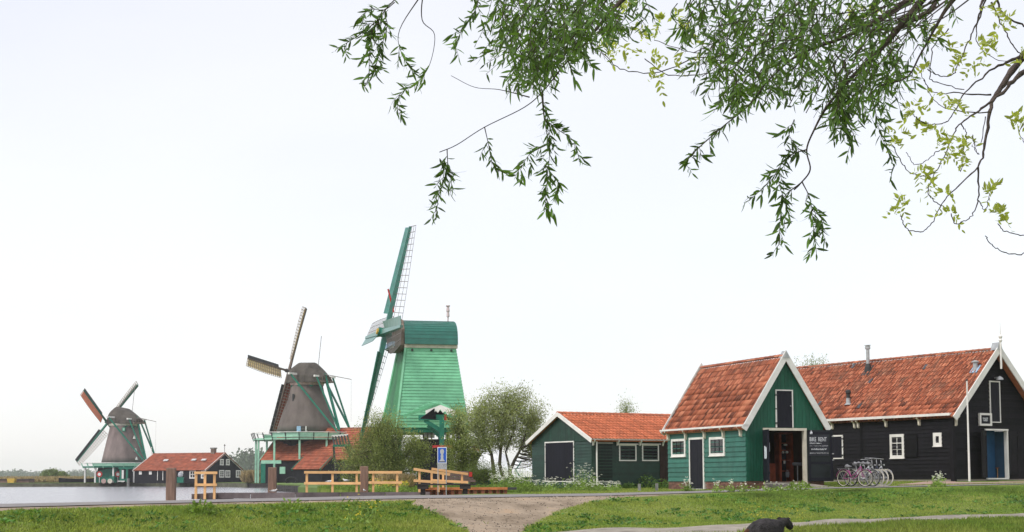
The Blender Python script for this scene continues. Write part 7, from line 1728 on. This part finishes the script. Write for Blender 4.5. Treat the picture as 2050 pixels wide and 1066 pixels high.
ash = empty('ash_tree', (7.8, 12.5, float(gz(7.8, 12.5))), 0, 'near ash tree with curling bare twigs and young yellow-green leaves at upper right', 'tree')
al = MB(); ab = V(7.8, 12.5, float(gz(7.8, 12.5)) - .1); acp = at(2760, 150, 12.2)
mb = MB(); mb.tube([ab, ab + V(0, 0, .4), ab + V(-.1, 0, 2), acp], [.36, .28, .24, .18], 12); mb.build('trunk', BARK_A, ash, smooth=True)
ASH = [
 ([(2760, 150), (2400, 20), (2150, 50), (2050, 112), (2005, 175), (1983, 215), (1972, 290), (1957, 335), (1905, 385), (1882, 415), (1862, 452), (1835, 464), (1812, 455), (1803, 432)], 12.2, 10.8, .1, .004),
 ([(1957, 335), (1959, 398), (1942, 435), (1914, 448), (1905, 430)], 11, 10.9, .008, .004), ([(1957, 400), (1972, 420), (1982, 390)], 10.9, 10.9, .005, .003),
 ([(2400, 60), (2150, 90), (2050, 145), (2008, 185), (1960, 222), (1920, 250), (1896, 300), (1872, 345), (1840, 352), (1810, 335), (1786, 290)], 11.8, 11, .05, .004),
 ([(2050, 112), (1990, 138), (1932, 185), (1905, 235), (1880, 248), (1848, 246), (1828, 230)], 11.3, 10.9, .014, .004), ([(1985, 190), (1900, 186), (1868, 185), (1850, 160), (1835, 130)], 11.2, 11.2, .007, .003),
 ([(1983, 225), (1910, 222), (1870, 200), (1850, 160)], 11.2, 11, .006, .003), ([(2050, -60), (1975, -10), (1962, 30), (1945, 70), (1918, 130), (1905, 150), (1880, 152), (1856, 140)], 11.3, 10.6, .02, .004),
 ([(1975, -10), (1955, 60), (1962, 95), (2000, 120), (2050, 118)], 11.2, 11.4, .008, .003), ([(1990, -20), (2008, 28), (2050, 52)], 11.2, 11.2, .012, .008), ([(1985, 5), (2010, 60), (2035, 100), (2060, 115)], 11.4, 11.4, .008, .005),
 ([(2200, 440), (2100, 468), (2050, 472), (2012, 463), (1998, 448)], 11.2, 10.9, .01, .004), ([(2200, 470), (2100, 490), (2050, 508), (2010, 505), (1985, 490), (1972, 474)], 11.2, 10.9, .01, .004), ([(2400, 60), (2300, 300), (2200, 440)], 11.8, 11.2, .03, .01), ([(2300, 300), (2200, 470)], 11.5, 11.2, .02, .01),
 ([(1945, 290), (1960, 310), (1950, 290), (1948, 275)], 11, 11, .003, .003), ([(1972, 235), (1965, 285), (1952, 290), (1948, 272)], 11, 11, .004, .003), ([(1925, 250), (1935, 270), (1928, 300), (1925, 340), (1918, 335)], 11, 11, .005, .003), ([(1872, 345), (1858, 382), (1870, 402), (1885, 412)], 11, 10.9, .004, .004),
 ([(1880, 300), (1858, 320), (1830, 330), (1815, 305)], 11, 11, .004, .003), ([(2100, -120), (1850, -90), (1700, -60), (1580, 20), (1500, 95), (1470, 125), (1400, 115), (1320, 145), (1250, 140), (1210, 110), (1190, 75)], 11.6, 10.9, .04, .004),
 ([(1500, 95), (1490, 118), (1440, 145), (1340, 150), (1290, 118)], 11, 10.9, .009, .004), ([(1440, 110), (1380, 105), (1310, 80)], 11, 11, .005, .003), ([(2050, 250), (2040, 265), (2052, 290)], 11, 11, .004, .003), ([(2200, 440), (2120, 330), (2050, 262)], 11.2, 11, .01, .004),
 ([(1850, 30), (1800, 55), (1740, 62), (1700, 50)], 10.8, 10.8, .02, .012), ([(2000, -80), (1900, -20), (1850, 30), (1800, 40)], 11, 10.8, .03, .02), ([(1900, 60), (1870, 90), (1862, 150), (1875, 165), (1930, 180)], 11, 11, .005, .004)]
for pts, Y0, Y1, r0, r1 in ASH:
    w = lift(cat_(pts, 7), Y0, Y1); k = len(w)
    w = [p + Vector(rnd3(1, .004)[0]) for p in w]
    al.tube(w, [(r1 * .85 + (r0 - r1) * (1 - i / (k - 1)) ** 4.5) * (1 + .2 * (i % 3 == 0)) for i in range(k)], 6, cap=False)
al.build('branches', BARK_A, ash, smooth=True, kind='stuff')
CL = [(1806, 418), (1798, 412), (1905, 428), (1985, 380), (1975, 388), (2008, 432), (2020, 445), (1996, 428), (1852, 352), (1862, 366), (1840, 345), (1880, 268), (1900, 285), (1915, 300), (1925, 275), (1862, 262), (1838, 222), (1826, 218), (1902, 200), (1915, 210), (1905, 315), (1930, 318), (1855, 140), (1900, 100), (1925, 112), (1880, 75), (2010, 50), (2000, 62), (2045, 232), (2035, 248), (1800, 268), (1788, 292), (1955, 88), (1322, 45), (1248, 98), (1300, 112), (1345, 120), (1232, 62), (1372, 70), (1318, 155), (1706, 10), (1742, 22), (1872, 62), (2050, 125), (1410, 125), (1220, 95), (1280, 60), (1870, 190), (1892, 385), (1835, 250), (1975, 90), (1990, 20), (1950, 130), (2048, 90), (1260, 20), (1355, 30)]
AP, AD = [], []
for (px, py) in CL:
    for q in range(RNG.integers(3, 5)):
        c = at(px, py, 10.95 + RNG.normal() * .08); d = Vector(rnd3(1)[0]) * .6 + V(0, 0, .3); d.normalize(); sd_ = d.cross(Vector(rnd3(1)[0])).normalized(); n_ = int(RNG.integers(3, 5)); Lr = RNG.uniform(.055, .1)
        for j in range(n_ + 1):
            p = c + d * (Lr * (j + 1) / n_) + V(0, 0, -.006 * j * j)
            if j == n_: AP.append(tuple(p)); AD.append(tuple(d)); continue
            for s_ in (-1, 1): AP.append(tuple(p)); AD.append(tuple(d * .75 + sd_ * s_ * .9 + V(0, 0, -.15)))
AP, AD = np.array(AP), np.array(AD); La = RNG.uniform(.034, .062, len(AP)); av = [(x * 1.9, y, z) for x, y, z in lvv]
lme2 = bpy.data.meshes.new('leaf'); lme2.from_pydata(av, [], [list(f) for f in lf_]); lme2.materials.append(LEAF_A); lme2.attributes.new('rnd', 'FLOAT', 'FACE')
od = np.argsort(-La); leaf_objects(AP[od[:300]], AD[od[:300]], La[od[:300]], lme2, ash); leaf_mesh(AP[od[300:]], AD[od[300:]], La[od[300:]], LEAF_A, ash, verts=av); print('ash', len(AP))

# ============================ HAZE ============================
mb = MB(); mb.box((-3150, -3150, -4.4), (3150, 3150, 34)); hz = mb.build('haze', IRON, kind='stuff'); hz.data.materials.clear()
hm = bpy.data.materials.new('haze'); hm.use_nodes = True; hm.node_tree.nodes.clear(); o_ = hm.node_tree.nodes.new('ShaderNodeOutputMaterial'); pv_ = hm.node_tree.nodes.new('ShaderNodeVolumePrincipled')
pv_.inputs['Color'].default_value = (.97, .98, 1, 1); pv_.inputs['Density'].default_value = .00017; pv_.inputs['Anisotropy'].default_value = .2
hm.node_tree.links.new(pv_.outputs[0], o_.inputs['Volume']); hz.data.materials.append(hm); hz['label'] = 'thin pale haze in the air'
